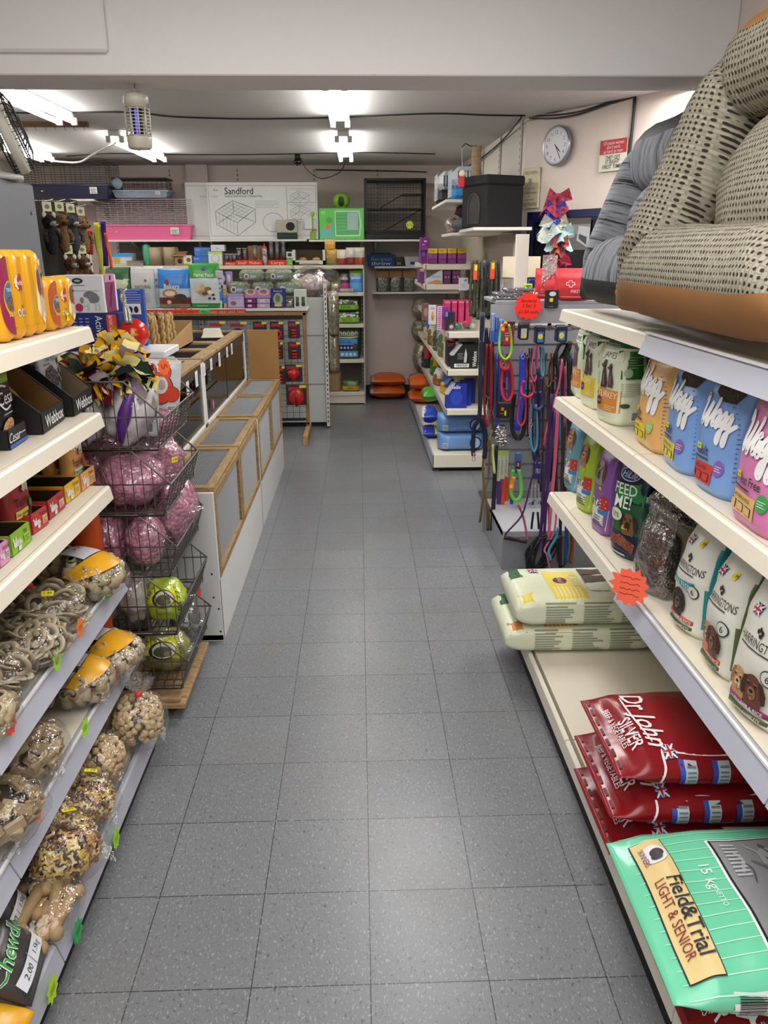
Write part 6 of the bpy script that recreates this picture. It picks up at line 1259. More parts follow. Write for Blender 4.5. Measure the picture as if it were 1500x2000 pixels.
xc,zb,w,h=slotx(511,521,517,474,Y2);t=thing('water_bottle','clear drinking bottle with an orange cap between the red trays','bottle',(xc,Y2+.05,R2+.002));MB().lathe([(0,0),(.028,0),(.03,.01),(.03,h*.72),(.026,h*.76),(0,h*.76)],speck('#cfd3d6','#8a5a5a',60.,.2,.2),16).build('bottle',t);MB().lathe([(.027,h*.76),(.027,h*.84),(.01,h*.86),(.006,h),(0,h)],mat('#e8502a',.4),14).build('cap',t)
tube_rack(524,558,472,'red tray of three tall clear tubes marked large',3,1.,'Large')
item('carton','slim white and green carton beside the red tray of tall tubes','box',560,572,491,R2,Y2-.02,.07,'#dfe6d6',D_(('r',0,0,1,.55,'#58b03a'),('r',.2,.65,.8,.9,'#2f3a34'),('l',.15,.1,.85,.45,3,'#c8e6b8')))
xc,zb,w,h=slotx(572,635,517,487,Y2-.03);t=thing('toy_display','white counter carton with a dark opening holding two burger shaped toys','display box',(xc,Y2+.06,R2+.002));cw=card('#e3e0da');m=MB();w2=w/2
m.box(-w2,-.09,0,w2,.09,.008,cw);m.box(-w2,-.09,0,w2,-.084,h*.3,cw);m.box(-w2,-.09,0,-w2+.03,.09,h,cw);m.box(w2-.03,-.09,0,w2,.09,h,cw);m.box(-w2,.08,0,w2,.09,h,mat('#4a3826',.7));d_rect(m,front_of(-.09),-w2*.9,h*.05,-w2*.6,h*.2,ink('#1c1c1c'),1);d_lines(m,front_of(-.09),-w2*.5,h*.1,w2*.6,h*.16,1,ink('#8a8a86'),1);m.build('carton',t)
for s,lab in ((-1,'left burger shaped toy in the white counter carton'),(1,'right burger shaped toy in the white counter carton')):
 m=MB();m.lathe([(0,0),(.045,0),(.05,.012),(.05,.025)],mat('#c9984a',.6),16);m.lathe([(.052,.025),(.054,.034),(.052,.04)],mat('#9cae3a',.6),16);m.lathe([(.05,.04),(.048,.052),(.03,.07),(0,.076)],mat('#d0a052',.6),16);m.build('burger_toy',None,(xc+s*w2*.42,Y2+.08,R2+.012),0,lab,'pet toy','burger toys in the white carton')
xc,zb,w,h=slotx(637,658,518,466,Y2-.02)
def sachet(x0,x1,yb,yt,z,Y,c1,c2,label,word=None,seed=0,D=.06,cat='pet treats',group=None,c3=None,name='treat_pouch',deco=None):
 xc,zb,w,h=slotx(x0,x1,yb,yt,Y);sk=Sack(w,h,D,STAND,amp=.004,seed=seed,fr=12);m=MB();a,b=gloss(c1),gloss(c2);c=gloss(c3) if c3 else a
 sk.body(m,lambda x,y,q:b if q<h*.42 else (c if q>h*.8 else a),14,28);F=sk.front
 if word:d_text(m,F,word,0,h*.66,h*.13,ink('#f2eee6'),2,wfit=w*.72,bold=.01)
 if deco:deco(m,F,w,h)
 return m.build(name,None,(xc,Y+D/2,z+.002),0,label,cat,group)
sachet(637,658,517,486,R2,Y2-.02,'#c9a23a','#7a8a4a','yellow green pouch of sticks below another on the second back shelf',seed=41,deco=lambda m,F,w,h:[d_rect(m,F,(-.35+.14*k)*w,h*.15,(-.28+.14*k)*w,h*.7,ink('#a8782c'),1) for k in range(5)])
sachet(634,655,488,466,at_y(645,488,Y2).z,Y2+.0,'#e0b23a','#d0982c','yellow pouch lying on top of the stick pouch',seed=42)
for i,(a,b) in enumerate(((658,677),(676,694),(693,712))):sachet(a,b,515,481+(i==0)*4,R2,Y2-.02,['#d9cfb6','#cfc9b8','#c9c4b0'][i],['#9c2c34','#8a2a30','#a0402c'][i],['cream and red pouch with a heart, beside the yellow pouches','middle cream and dark red pouch with a pale header card','rightmost cream and rust pouch on the second back shelf'][i],['Love','Nibble','Crunch'][i],43+i,group='cream and red treat pouches',c3='#d8d4c6')
t=thing('counter_unit','white panelled unit with a long front shelf of pet food in the middle distance','shelving unit',(-1.5,8.2,0));wp=mat('#c9ccca',.5,0,.02);CZ3=1.245
m=MB();m.box(-2.75,8.14,.05,-.355,8.17,1.335,wp)
for z in (.45,.95):m.box(-2.75,8.136,z,-.355,8.141,z+.012,mat('#8f928f',.5))
m.box(-2.75,8.17,0,-.36,8.5,.06,BLACK);put(m,'panel',t)
m=MB();m.box(-2.75,7.915,CZ3-.028,-.51,8.14,CZ3,WS,.003);put(m,'counter_shelf',t)
a,b=at_y(283,606,7.913),at_y(480,606,7.913);m=MB();m.box(a.x,7.905,CZ3-.05,b.x,7.9145,CZ3-.006,ink('#d8402f'));r_=random.Random(2);x=a.x+.01
while x<b.x-.08:w=r_.uniform(.05,.1);d_text(m,front_of(7.905),'SALE',x+w/2,CZ3-.029,.022,ink('#f0c8bc'),1,wfit=w*.85);x+=w+.01
put(m,'sale_tape',t)
for x in (-.34,-1.6,-2.72):
 m=MB();m.box(x-.02,8.07,.02,x+.012,8.138,1.47,WS)
 for k in range(29):m.box(x-.008,8.0685,.06+.048*k,x+.002,8.0705,.085+.048*k,BLACK)
 m.lathe([(.0,0),(.02,0),(.02,.006),(.008,.01),(.008,.02),(0,.02)],METAL,12,(x,8.1,0));put(m,'slotted_post',t)
def star_card(name,label,x0,x1,yb,yt,Y,c,word=None,wc='#7a1a10',n=16):
 xc,zb,w,h=slotx(x0,x1,yb,yt,Y);m=MB();pts=[(w/2*(.86 if i%2 else 1)*math.copysign(abs(math.cos(PI*i/n))**.5,math.cos(PI*i/n)),h/2*(.8 if i%2 else 1)*math.copysign(abs(math.sin(PI*i/n))**.5,math.sin(PI*i/n))) for i in range(2*n)]
 m.prism(pts,0,.0015,ink(c),'y')
 if word:d_text(m,front_of(0),word,0,0,h*.42,ink(wc),1,wfit=w*.7)
 return m.build(name,None,(xc,Y,zb+h/2),0,label,'price card')
star_card('price_card','wide red starburst card reading REDUCED on the counter shelf edge',332,386,622,602,7.89,'#ff3e2a','REDUCED');star_card('price_card','small green starburst card beside the red one',389,412,618,603,7.888,'#3fd46a','75p','#1a6a34',11)
Y3=7.95
def foodbag(x0,x1,yt,fm,label,deco,D=.12,seed=0,Y=Y3,W=1.,name='pet_food_bag',grp=None,bt=STAND):
 xc,zb,w,h=slotx(x0,x1,601,yt,Y);sk=Sack(w,h,D,bt,n=3.,amp=.007,seed=seed,fr=8);m=MB();sk.body(m,fm(w,h),18,32);deco(m,sk.front,w,h)
 return m.build(name,None,(xc,Y+D/2,CZ3+.003),0,label,'pet food',grp)
foodbag(211,252,520,lambda w,h:pick([(h*.75,9,gloss('#3d6a44'))],gloss('#cfd6b0')),'cream and dark green sack at the left of the counter shelf',lambda m,F,w,h:(d_poly(m,F,[(-.35*w,h*.7),(.2*w,h*.7),(.2*w,h*.95),(-.35*w,h*.95)],ink('#355f3c'),0,3),d_poly(m,F,[(.3*w,h*.5),(.42*w,h*.35),(.46*w,h*.6),(.38*w,h*.72)],ink('#2f6a3a'),1),d_text(m,F,'Puppy',0,h*.42,h*.09,ink('#5a6a44'),1)),seed=1)
for a,b,Y,lab,sd in ((253,297,Y3,'grey white natural food bag beside the cream and green sack',2),(280,316,Y3+.06,'grey white natural food bag half hidden behind its twin',3)):
 foodbag(a,b,520,lambda w,h:(lambda x,y,z:gloss('#151517') if (x<-w*.36 and z>h*.3) else (gloss('#b9cbd0') if x>w*.3 and z<h*.7 else gloss('#cfcecb'))),lab,lambda m,F,w,h:(d_text(m,F,'NATURAL',.08*w,h*.53,h*.075,ink('#2b2b2d'),1,wfit=w*.6),d_ell(m,F,.18*w,h*.68,.06*w,h*.035,ink('#b0505e'),1,12),d_ell(m,F,-.12*w,h*.33,.14*w,h*.085,ink('#b9936a'),1,14),d_ell(m,F,-.12*w,h*.31,.05*w,h*.03,ink('#3a2a20'),2,10),d_lines(m,F,.1*w,h*.1,.3*w,h*.4,7,ink('#9aa2a4'),1,.3)),seed=sd,grp='grey white natural food bags',Y=Y)
foodbag(311,366,523,lambda w,h:(lambda x,y,z:gloss('#2f7fd0') if z>h*.52 else (gloss('#8a7a66') if z<h*.12 else gloss('#6b2f26') if z<h*.3 else gloss('#b9d3e6'))),'blue and brown dog food bag with white cartoon lettering',lambda m,F,w,h:(d_text(m,F,'Bakers',-.06*w,h*.56,h*.12,ink('#f2eee8'),2,bold=.03,wfit=w*.5),d_ell(m,F,-.12*w,h*.38,.24*w,h*.11,ink('#b8703a'),1,18,2),d_ell(m,F,-.12*w,h*.38,.17*w,h*.07,ink('#e6d2b8'),2,16),d_ell(m,F,.2*w,h*.27,.2*w,h*.1,speck('#3c241a','#5a382a',60.),3,16,2),d_ell(m,F,-.16*w,h*.16,.07*w,h*.05,ink('#ddd6cc'),3,12),d_poly(m,F,[(-.3*w,h*.6),(-.22*w,h*.75),(-.12*w,h*.68),(-.15*w,h*.6)],ink('#7a3f30'),1),d_text(m,F,'ADULT',0,h*.05,h*.05,ink('#3a3a36'),2)),seed=4)
foodbag(372,425,513,lambda w,h:pick([(0,h*.12,gloss('#2f8a3c')),(h*.66,9,gloss('#3f9a3c'))],gloss('#d3dbe0')),'white and green ferret food bag standing tallest on the counter shelf',lambda m,F,w,h:(d_text(m,F,'Ferret Feast',0,h*.745,h*.085,ink('#f2f6ee'),2,wfit=w*.66,bold=.012),d_ell(m,F,0,h*.88,.08*w,h*.05,ink('#3a3f8a'),1,14),[d_ell(m,F,x*w,h*z,rx*w,rz*h,ink(c),2+k,14) for k,(x,z,rx,rz,c) in enumerate(((-.22,.42,.12,.06,'#d9c7a0'),(-.05,.47,.1,.07,'#c9b184'),(.12,.42,.12,.06,'#8a6a44'),(.2,.36,.1,.05,'#efe6cf'),(-.1,.36,.12,.05,'#b5986a'),(.02,.33,.1,.04,'#6f5236')))],[d_ell(m,F,x*w,h*z,.05*w,.03*h,ink('#4a3a4a'),2,12) for x,z in ((.28,.3),(.16,.22),(.3,.21))],d_text(m,F,'Ferret Feast',-.1*w,h*.06,h*.035,ink('#d6e8cc'),2)),seed=5)
zc=CZ3+.003
for i,(a,b,yt,c,lab) in enumerate(((425,433,528,'#cfd4d8','slim white and blue carton behind the ferret food bag'),(434,441,556,'#c9b58a','narrow tan pack beside the slim white carton'))):item('carton',lab,'box',a,b,yt,CZ3,Y3+.03,.06,c,D_(('r',.1,.2,.9,.45,'#3f8fd0'),('l',.1,.5,.9,.9,3,'#8a7aa8')),yb=601)
BALE=speck('#8b927c','#a9ad94',40.,.8,.6,'#747c66')
def bale(x0,x1,yb,yt,Y,z,label,seed,rz=0):
 xc,zb,w,h=slotx(x0,x1,yb,yt,Y);m=MB();D=.13;vs=[]
 m.box(-w/2,-D/2,0,w/2,D/2,h,BALE,.03);F=front_of(-D/2-.001);d_poly(m,F,[(-w*.3,h*.18),(w*.12,h*.18),(w*.3,h*.72),(-w*.12,h*.72)],ink('#7f9a98'),0);d_ell(m,F,-w*.2,h*.45,h*.22,h*.24,ink('#d8d8d4'),1,14);d_ell(m,F,-w*.2,h*.42,h*.12,h*.14,ink('#5a4a44'),2,12);d_lines(m,F,-w*.05,h*.35,w*.18,h*.55,2,ink('#e2e6e0'),1)
 return m.build('hay_pack',None,(xc,Y+D/2,z),rz,label,'hay','wrapped green hay packs on the counter shelf')
zl=at_y(500,577,Y3+.06).z
for a,b,lab,s in ((443,488,'lower hay pack at the left of the pyramid of hay packs',1),(491,535,'lower hay pack in the middle of the pyramid of hay packs',2),(537,588,'lower hay pack at the right of the pyramid of hay packs',3)):bale(a,b,577,550,Y3+.06,zl,lab,s)
zu=zl+(at_y(500,550,Y3+.06).z-zl)+.002
for a,b,lab,s in ((467,515,'upper left hay pack on top of the pyramid',4),(517,571,'upper right hay pack on top of the pyramid',5)):bale(a,b,552,529,Y3+.06,zu,lab,s,.02)
for a,b in ((443,492),(495,540),(541,580)):item('hay_base_box',{443:'plain brown carton under the left hay pack',495:'plain brown carton under the middle hay pack',541:'plain brown carton under the right hay pack'}[a],'box',a,b,578,CZ3,Y3+.085,.10,'#9a9078',None,yb=601)
P_='#7a5aa8'
item('treat_box','lilac printed pack with an animal picture on the counter shelf','pet treats',445,476,572,CZ3,Y3-.02,.07,'#a593c6',D_(('r',.05,.1,.95,.8,'#c9bfe0'),('e',.35,.35,.18,.16,'#8a6a5a'),('t','Selective',.5,.7,.14,'#5a3f8a',.7)),yb=600)
for i,(a,b,yb,yt,c,lab) in enumerate(((479,500,600,591,'#6f1f66','bottom plum tin of the left stack on the counter shelf'),(479,500,591,582,'#7a2a70','middle plum tin of the left stack on the counter shelf'),(502,527,600,591,'#b8a6c8','bottom lilac tin of the right stack'),(502,527,591,582,'#c0aed0','middle lilac tin of the right stack'))):
 z0=CZ3 if i%2==0 else CZ3+(at_y(480,591,Y3-.02).z-at_y(480,600,Y3-.02).z)+.002;item('treat_tin',lab,'pet treats',a,b,yt,z0,Y3-.02,.07,c,D_(('r',.25,.3,.6,.75,'#e0d6e4')),yb=yb,group='flat tins stacked on the counter shelf')
for a,b,lab in ((478,501,'tub with a crescent cut out on top of the plum tins'),(502,528,'tub with a crescent cut out on top of the lilac tins')):item('treat_tub',lab,'pet treats',a,b,566,CZ3+(at_y(480,582,Y3-.02).z-at_y(480,600,Y3-.02).z)+.006,Y3-.015,.06,'#b58ac0',D_(('e',.5,.75,.4,.4,'#e0cf8a'),('e',.5,.8,.26,.28,'#9c5aa8'),('e',.45,.5,.12,.15,'#e8b03a')),yb=582)
item('treat_box','tall navy box with a pale green oval picture','pet treats',530,556,562,CZ3,Y3-.02,.07,'#2a2f7a',D_(('e',.5,.45,.34,.32,'#a8b88a'),('e',.48,.5,.18,.2,'#5f7a5a'),('t','Russel',.5,.88,.1,'#d8d8ee',.6),('e',.5,.14,.3,.07,'#e0c86a')),yb=600)
soft=MB();sk=Sack(.11,.09,.07,LIE,n=2.3,seed=6);sk.body(soft,film('#cfc8b4',.35,.1));soft.build('clear_packet',None,(at_y(564,600,Y3).x,Y3+.04,CZ3+.003),0,'small crinkled clear packet beside the navy box','pet treats')
for i,(a,b,lab) in enumerate(((575,586,'left white topped tube of green chews at the end of the counter shelf'),(586,598,'right white topped tube of green chews at the end of the counter shelf'))):item('chew_carton',lab,'pet treats',a,b,564,CZ3,Y3-.02,.06,'#dcdcd8',D_(('r',.25,.08,.75,.6,'#4a6a34'),('e',.5,.2,.3,.1,'#2f3a2a')),yb=600,group='white topped chew cartons')
for i,(a,b,yt,lab) in enumerate(((432,441,533,'small purple pack at the back between ferret bag and hay packs'),(442,452,531,'small lilac pack at the back beside the purple pack'))):item('treat_pack',lab,'pet treats',a,b,yt,at_y(440,556,Y3+.1).z,Y3+.12,.05,['#5f3f9c','#a68fd0'][i],D_(('e',.5,.5,.3,.3,'#e0d8c0')),yb=556)
HAY=speck('#b7a888','#8a7d5c',45.,.9,.8,'#a39a80')
def hay_sack(x0,x1,yb,yt,Y,D,label,seed,ttop=True):
 xc,zb,w,h=slotx(x0,x1,yb,yt,Y);t=thing('hay_bag',label,'hay',(xc,Y+D/2,zb));sk=Sack(w*.94,h*.9,D*.9,BLOCK,n=2.4,amp=.02,seed=seed,fr=5);m=MB();sk.body(m,HAY);m.build('hay',t,kind='stuff');sk=Sack(w,h,D,[(0,.9),(.5,1),(.75,.8),(.92,.3),(1,.1)],n=2.3,amp=.02,seed=seed,fr=5);m=MB();sk.body(m,film('#ffffff',.14,.1,18.));m.build('clear_bag',t)
a=at_y(620,640,8.35);t=thing('shavings_bag','big clear plastic bag slumped over the white panelled unit','pet bedding',(a.x,8.40,1.34));MB().ball((-.05,0,.10),1,speck('#d9c3bd','#c8b2ac',40.,.9,.5),22,14,(.19,.16,.11),amp=.2,fr=2).build('shavings',t,kind='stuff');m=MB();m.ball((-.02,0,.13),1,film('#ffffff',.22,.12,14.),26,16,(.28,.18,.155),amp=.22,fr=2.2,seed=4);m.add([(-.2,-.1,.2),(-.26,-.05,.3),(-.23,.08,.31),(-.1,.1,.25)],[(0,1,2,3)],film('#ffffff',.25,.1,40.));m.add([(.22,-.08,.1),(.42,-.03,.06),(.42,.06,.0),(.24,.1,.05)],[(0,1,2,3)],film('#ffffff',.25,.1,40.));m.build('clear_bag',t)
MB().box(-.35,-.13,0,.13,.15,1.33,mat('#9b9890',.7,0,.05)).build('carton_stack',None,(-.62,8.38,.002),0,'grey cartons stacked behind the white panelled unit','boxes') if False else None
hay_sack(641,661,655,568,8.62,.2,'clear bag of hay squeezed behind the slotted post, upper one',5);hay_sack(643,662,727,640,8.66,.2,'clear bag of pink beige shavings behind the slotted post, below the hay bag',6)
xc,zb,w,h=slotx(645,664,765,727,9.3);sk=Sack(w+.06,h,.2,BLOCK,n=3.4,amp=.01,seed=9);m=MB();sk.body(m,mat('#a58a62',.75,0,.1,.3,10.));m.build('paper_sack',None,(xc-.02,9.53,BZ[0]+.003),0,'brown paper sack standing on the bottom corner shelf','pet bedding')
Y4=9.42
sachet(660,683,566,525,BZ[3],Y4,'#3a2f34','#c03a86','black and magenta rabbit food pouch on the corner shelf','Adult',61,.1,'pet food',name='pet_food_bag');sachet(683,709,566,523,BZ[3],Y4,'#3f7fc4','#5f9cd6','blue rabbit food pouch with a green top on the corner shelf','Junior',62,.1,'pet food',c3='#7fae3c',name='pet_food_bag')
sachet(647,664,560,541,BZ[3]+.0,Y4+.12,'#b8d84a','#9cc83a','lime green pack behind the magenta pouch on the corner shelf',None,63,.08);
m=MB();m.tube([(-.11,0,.02),(.11,0,.02)],.02,mat('#d9d6c6',.5,0,.1),10);m.box(-.112,-.021,0,-.05,.021,.041,mat('#7a4a86',.5));m.build('chew_roll',None,(at_y(672,565,9.40).x,9.41,BZ[3]+.003),0,'thin white and violet roll lying in front of the pouches','pet treats')
def exc(x0,x1,yb,yt,z,lab,seed,Y=Y4,c='#8fbf3a'):
 xc,zb,w,h=slotx(x0,x1,yb,yt,Y);sk=Sack(w,h,.16,[(0,.9),(.1,1),(.5,1),(.9,.9),(1,.6)],n=4,amp=.006,seed=seed);m=MB();sk.body(m,pick([(0,h*.14,gloss('#2f5a2c')),(h*.14,h*.5,gloss(c)),(h*.5,9,gloss('#35532e'))],gloss(c)),16,30);F=sk.front
 r_=random.Random(seed);[d_ell(m,F,r_.uniform(-.42,.42)*w,h*r_.uniform(.55,.9),.02,.012,ink(r_.choice(('#e6e6da','#2a3a22','#c9d6b0'))),1,8) for _ in range(18)]
 d_text(m,F,'EXCEL',-.1*w,h*.33,h*.22,ink('#3a6a1c'),2,bold=.01);d_ell(m,F,.38*w,h*.6,.05*w,.14*h,ink('#d0dca8'),2,12);return m.build('pet_food_bag',None,(xc,Y+.08,z+.003),0,lab,'pet food','green rabbit food packs on the corner shelves')
exc(661,703,632,608,BZ[2],'lower green rabbit food pack of the pair on the corner shelf',71);hz=at_y(680,608,Y4).z-at_y(680,632,Y4).z;exc(659,701,608,584,BZ[2]+hz+.004,'upper green rabbit food pack of the pair on the corner shelf',72)
exc(645,660,632,610,BZ[2],'green pack at the far left of the corner shelf, lower',73,9.5);exc(645,659,608,590,BZ[2]+hz+.004,'green pack at the far left of the corner shelf, upper',74,9.5)
xc,zb,w,h=slotx(659,703,699,640,Y4);sk=Sack(w,h,.18,[(0,.95),(.5,1),(.85,.8),(1,.3)],n=4,amp=.006,seed=75);m=MB();dg=gloss('#2c4a26');sk.body(m,pick([(h*.72,9,gloss('#5f7a4a'))],dg),16,32);F=sk.front
d_rect(m,F,-.4*w,h*.46,.38*w,h*.66,ink('#4a90d6'),1,6,2);d_text(m,F,'EXCEL',-.12*w,h*.57,h*.1,ink('#22408a'),3,bold=.015);d_rect(m,F,-.4*w,h*.27,.4*w,h*.46,ink('#1d2440'),1,6,2);[d_ell(m,F,(-.32+.15*k)*w,h*.37,.05*w,.038*h,ink('#c6d2e0'),3,10) for k in range(4)];d_rect(m,F,-.4*w,h*.06,.4*w,h*.26,ink('#5a9cd0'),1,6,2);[d_rect(m,F,(-.34+.18*k)*w,h*.1,(-.22+.18*k)*w,h*.2,ink('#dfe8f0'),3) for k in range(4)];d_ell(m,F,.28*w,h*.42,.1*w,.1*h,ink('#5a3a34'),4,12);d_stroke(m,F,[(-.48*w,h*.72),(0,h*.7),(.48*w,h*.73)],.012,ink('#d6d8b0'),1);[d_ell(m,F,(-.35+.17*k)*w,h*.84,.07*w,.07*h,ink('#e6e6e0'),1,10) for k in range(5)];[d_ell(m,F,(-.35+.17*k)*w,h*.82,.03*w,.04*h,ink('#2a2226'),2,8) for k in range(5)]
m.build('pet_food_bag',None,(xc,Y4+.09,BZ[1]+.003),0,'large dark green and blue rabbit food bag on the corner shelf','pet food')
exc(644,657,699,681,BZ[1],'rounded green and blue pack beside the large rabbit food bag, lower',76,9.5,'#5a9cc8');exc(644,657,680,661,BZ[1]+.14,'rounded green and blue pack beside the large rabbit food bag, upper',77,9.5,'#5a9cc8')
xc,zb,w,h=slotx(669,703,766,745,Y4);sk=Sack(w,h,.14,[(0,.9),(.5,1),(.9,.85),(1,.5)],n=4,amp=.005,seed=78);m=MB();sk.body(m,pick([(h*.12,h*.5,gloss('#d8a02c'))],gloss('#4a6a34')),14,28);d_text(m,sk.front,'Excel',-.05*w,h*.33,h*.2,ink('#6a3a12'),2);m.build('pet_food_bag',None,(xc,Y4+.07,BZ[0]+.003),0,'small green and yellow pack alone on the bottom corner shelf','pet food')
xc,zb,w,h=slotx(717,772,521,492,9.78);t=thing('basket','blue plastic basket with white handwriting on the alcove shelf','basket',(xc,9.93,1.602));w2=w/2;bl=mat('#1f3f86',.4);m=MB();m.add([(-w2*.9,-.1,0),(w2*.9,-.1,0),(w2*.9,.1,0),(-w2*.9,.1,0),(-w2,-.125,h*.8),(w2,-.125,h*.8),(w2,.125,h*.8),(-w2,.125,h*.8)],[(0,1,2,3),(0,1,5,4),(1,2,6,5),(2,3,7,6),(3,0,4,7)],bl);m.box(-w2*1.03,-.135,h*.74,w2*1.03,-.12,h*.8,bl,.003)
F=lambda u,v,L=0:Vector((u,-.102-.025*v/(h*.8)-.0007*L,v));d_text(m,F,'throw',0,h*.2,h*.24,ink('#dfe8f2'),1,wfit=w*.7);d_text(m,F,'Bargain',0,h*.5,h*.24,ink('#6fb24a'),1,wfit=w*.75);m.build('tub',t);MB().box(-w2*.85,-.09,h*.5,w2*.85,.09,h*.92,mat('#2c6a4a',.5,0,.4,1.,20.),.03).build('packets',t,kind='stuff')
item('black_box','small black box with white letters beside the blue basket','box',772,788,503,1.600,9.82,.1,'#17171a',D_(('t','DOG',.45,.3,.3,'#d8d8d8',.5),('r',0,.5,1,1,'#3a2f26')),yb=521)
xc,zb,w,h=slotx(790,824,522,503,9.8);t=thing('plastic_tub','white plastic tub with a blue label on the alcove shelf','tub',(xc,9.93,1.602));m=MB();w2=w/2;m.add([(-w2*.85,-.1,0),(w2*.85,-.1,0),(w2*.85,.1,0),(-w2*.85,.1,0),(-w2,-.12,h*.85),(w2,-.12,h*.85),(w2,.12,h*.85),(-w2,.12,h*.85)],[(0,1,2,3),(0,1,5,4),(1,2,6,5),(2,3,7,6),(3,0,4,7)],mat('#d6dbe2',.35));d_rect(m,F,-w2*.3,h*.15,w2*.8,h*.45,ink('#2a4488'),1);m.build('tub_body',t);MB().box(-w2*1.05,-.128,h*.84,w2*1.05,.128,h,mat('#e3e7ec',.35),.006).build('tub_lid',t)
HB=speck('#58614a','#7d8468',60.,.6,.8,'#3f4736')
for i,(a,b) in enumerate(((735,759),(761,785),(787,812))):
 xc,zb,w,h=slotx(a,b,569,528,9.82);t=thing('hay_block',['left clear pack of green hay with a brown card top in the alcove','middle clear pack of green hay with a brown card top in the alcove','right clear pack of green hay with a brown card top in the alcove'][i],'hay',(xc,9.9,1.302),0,'hay packs with brown card tops');sk=Sack(w*.95,h*.7,.14,[(0,.9),(.5,1),(1,.8)],n=4,amp=.008,seed=i);m=MB();sk.body(m,HB);m.build('hay',t,kind='stuff')
 sk=Sack(w,h*.72,.15,[(0,.9),(.5,1),(1,.8)],n=4,amp=.006,seed=i);m=MB();sk.body(m,film('#ffffff',.1,.08,30.));m.build('clear_wrap',t);m=MB();m.prism([(-.06,h*.68),(.06,h*.68),(.02,h),(-.02,h)],-w/2,w/2,mat('#8a6a42',.7,0,.1),'x');m.build('card_top',t)
def obag(x0,x1,yb,yt,Y,z,lab,seed,rot=0.):
 xc,zb,w,h=slotx(x0,x1,yb,yt,Y);sk=Sack(w,.42,h*1.05,LIE,n=2.4,amp=.012,seed=seed);m=MB();om=mat('#cf5f1c',.3,0,.1,.4,10.);sk.body(m,lambda a,b,c:(mat('#b3a89a',.4) if a<-w*.38 else om),22,40)
 S=lambda u,v,L=0:Vector((u,sk.y(u,.1,-1)*v-.0,.018-.004*L));o=m.build('pet_bedding_sack',None,(xc,Y,z+sk.D/2),rot,lab,'pet bedding','orange bedding sacks',None,(-PI/2,0,rot));return o,w,h
obag(722,793,783,756,9.62,.003,'lower orange sack lying on the alcove floor',1);obag(724,793,757,733,9.63,.155,'upper orange sack lying on another on the alcove floor',2)
for i,(px_,a,b) in enumerate(((725,752,760),(722,777,784))):pass
# far right gondola, high shelves, slanting wall
t=thing('end_gondola','cream gondola with an end cap of cat food beyond the lead display','shelving unit',(.92,7.8,0))
def gshelf(x0,y0,y1,z,strip=False,base=False):
 m=MB();h=.15 if base else .05;m.box(x0+.012,y0+.012,z-(.03 if not base else .06),1.24,y1,z,CREAM)
 m.box(x0,y0,z-h+(.035 if base else 0),x0+.014,y1,z,STRIP if strip else LIPC,.004);m.box(x0,y0,z-h+(.035 if base else 0),1.24,y0+.014,z,LIPC,.004)
 if base:m.box(x0+.03,y0+.03,.012,1.24,y1,.05,BLACK);[m.lathe([(0,0),(.02,0),(.02,.005),(.006,.012),(.006,.03),(0,.03)],METAL,10,(x,y0+.05,0)) for x in (.65,1.1)]
 return put(m,'base' if base else 'shelf',t)
gshelf(.60,6.31,9.45,.15,True,True)
for z,s in ((1.165,False),(.865,False),(.54,True)):gshelf(.70,6.28,9.5,z,s)
for z in (1.66,1.48):gshelf(.62,7.55,9.0,z)
put(MB().box(1.20,6.3,.1,1.235,9.5,1.9,mat('#a59c8d',.6)),'back_panel',t)
def ebox(x0,x1,yb,yt,Y,z,D,c,name,label,cat,deco=None,group=None,rz=0):xc,zb,w,h=slotx(x0,x1,yb,yt,Y);m=MB();m.box(-w/2,-D/2,0,w/2,D/2,h,card(c),.002);(deco(m,front_of(-D/2),w,h) if deco else None);return m.build(name,None,(xc,Y+D/2,z+.003),rz,label,cat,group)
PU=D_(('r',0,.68,1,1,'#e6c51e'),('l',.2,.8,.7,.9,2,'#6a4a1a'),('r',.05,.34,.46,.64,'#a04a98'),('r',.54,.34,.95,.64,'#a04a98'),('l',.12,.06,.9,.28,3,'#a45aa0'))
for i,(a,b) in enumerate(((836,855),(856,873),(874,892),(893,911))):ebox(a,b,511,481,7.57,1.66,.12,'#7d2478','cat_food_box',['leftmost','second from the left','third from the left','rightmost'][i]+' of the four yellow topped purple cat food boxes','cat food',PU,'yellow topped purple cat food boxes')
ebox(822,835,510,480,7.8,1.66,.3,'#6a2a78','cat_food_box','purple and blue box at the aisle side of the yellow topped boxes','cat food',D_(('r',.2,.5,.6,.95,'#4a8ac6'),('r',.65,0,1,1,'#8a2a7a')))
ebox(821,839,479,453,7.75,1.66+.118,.1,'#8a2488','cat_food_box','single magenta purple box standing on top of the others','cat food',D_(('e',.55,.7,.2,.08,'#e6c8e2'),('r',.2,.4,.5,.5,'#d8b0d6'),('l',.15,.1,.9,.3,3,'#b86ab0')))
ebox(819,833,549,519,7.8,1.48,.3,'#74307a','cat_food_box','purple pack with a yellow spot at the aisle side of the second shelf','cat food',D_(('r',.1,.75,.7,.95,'#dcc23a'),('r',.7,0,1,1,'#c9b6c8')))
def shearb(a,c,z):return None
xc,zb,w,h=slotx(834,865,551,522,7.57);m=MB();m.prism([(-w/2,0),(w/2,0),(w/2,h),(w/2-.01,h),(-w/2,h*.25)],-.06,.06,card('#cfd4da'),'y');F=front_of(-.06);d_poly(m,F,[(-w*.48,.004),(w*.48,.004),(w*.4,h*.2),(w*.1,h*.28),(-w*.35,h*.1)],ink('#c9924a'),0);d_text(m,F,'Encore',w*.12,h*.5,h*.15,ink('#6a7fb0'),1);m.build('cat_food_tray',None,(xc,7.64,1.483),0,'pale grey sloped cat food tray on the second shelf','cat food')
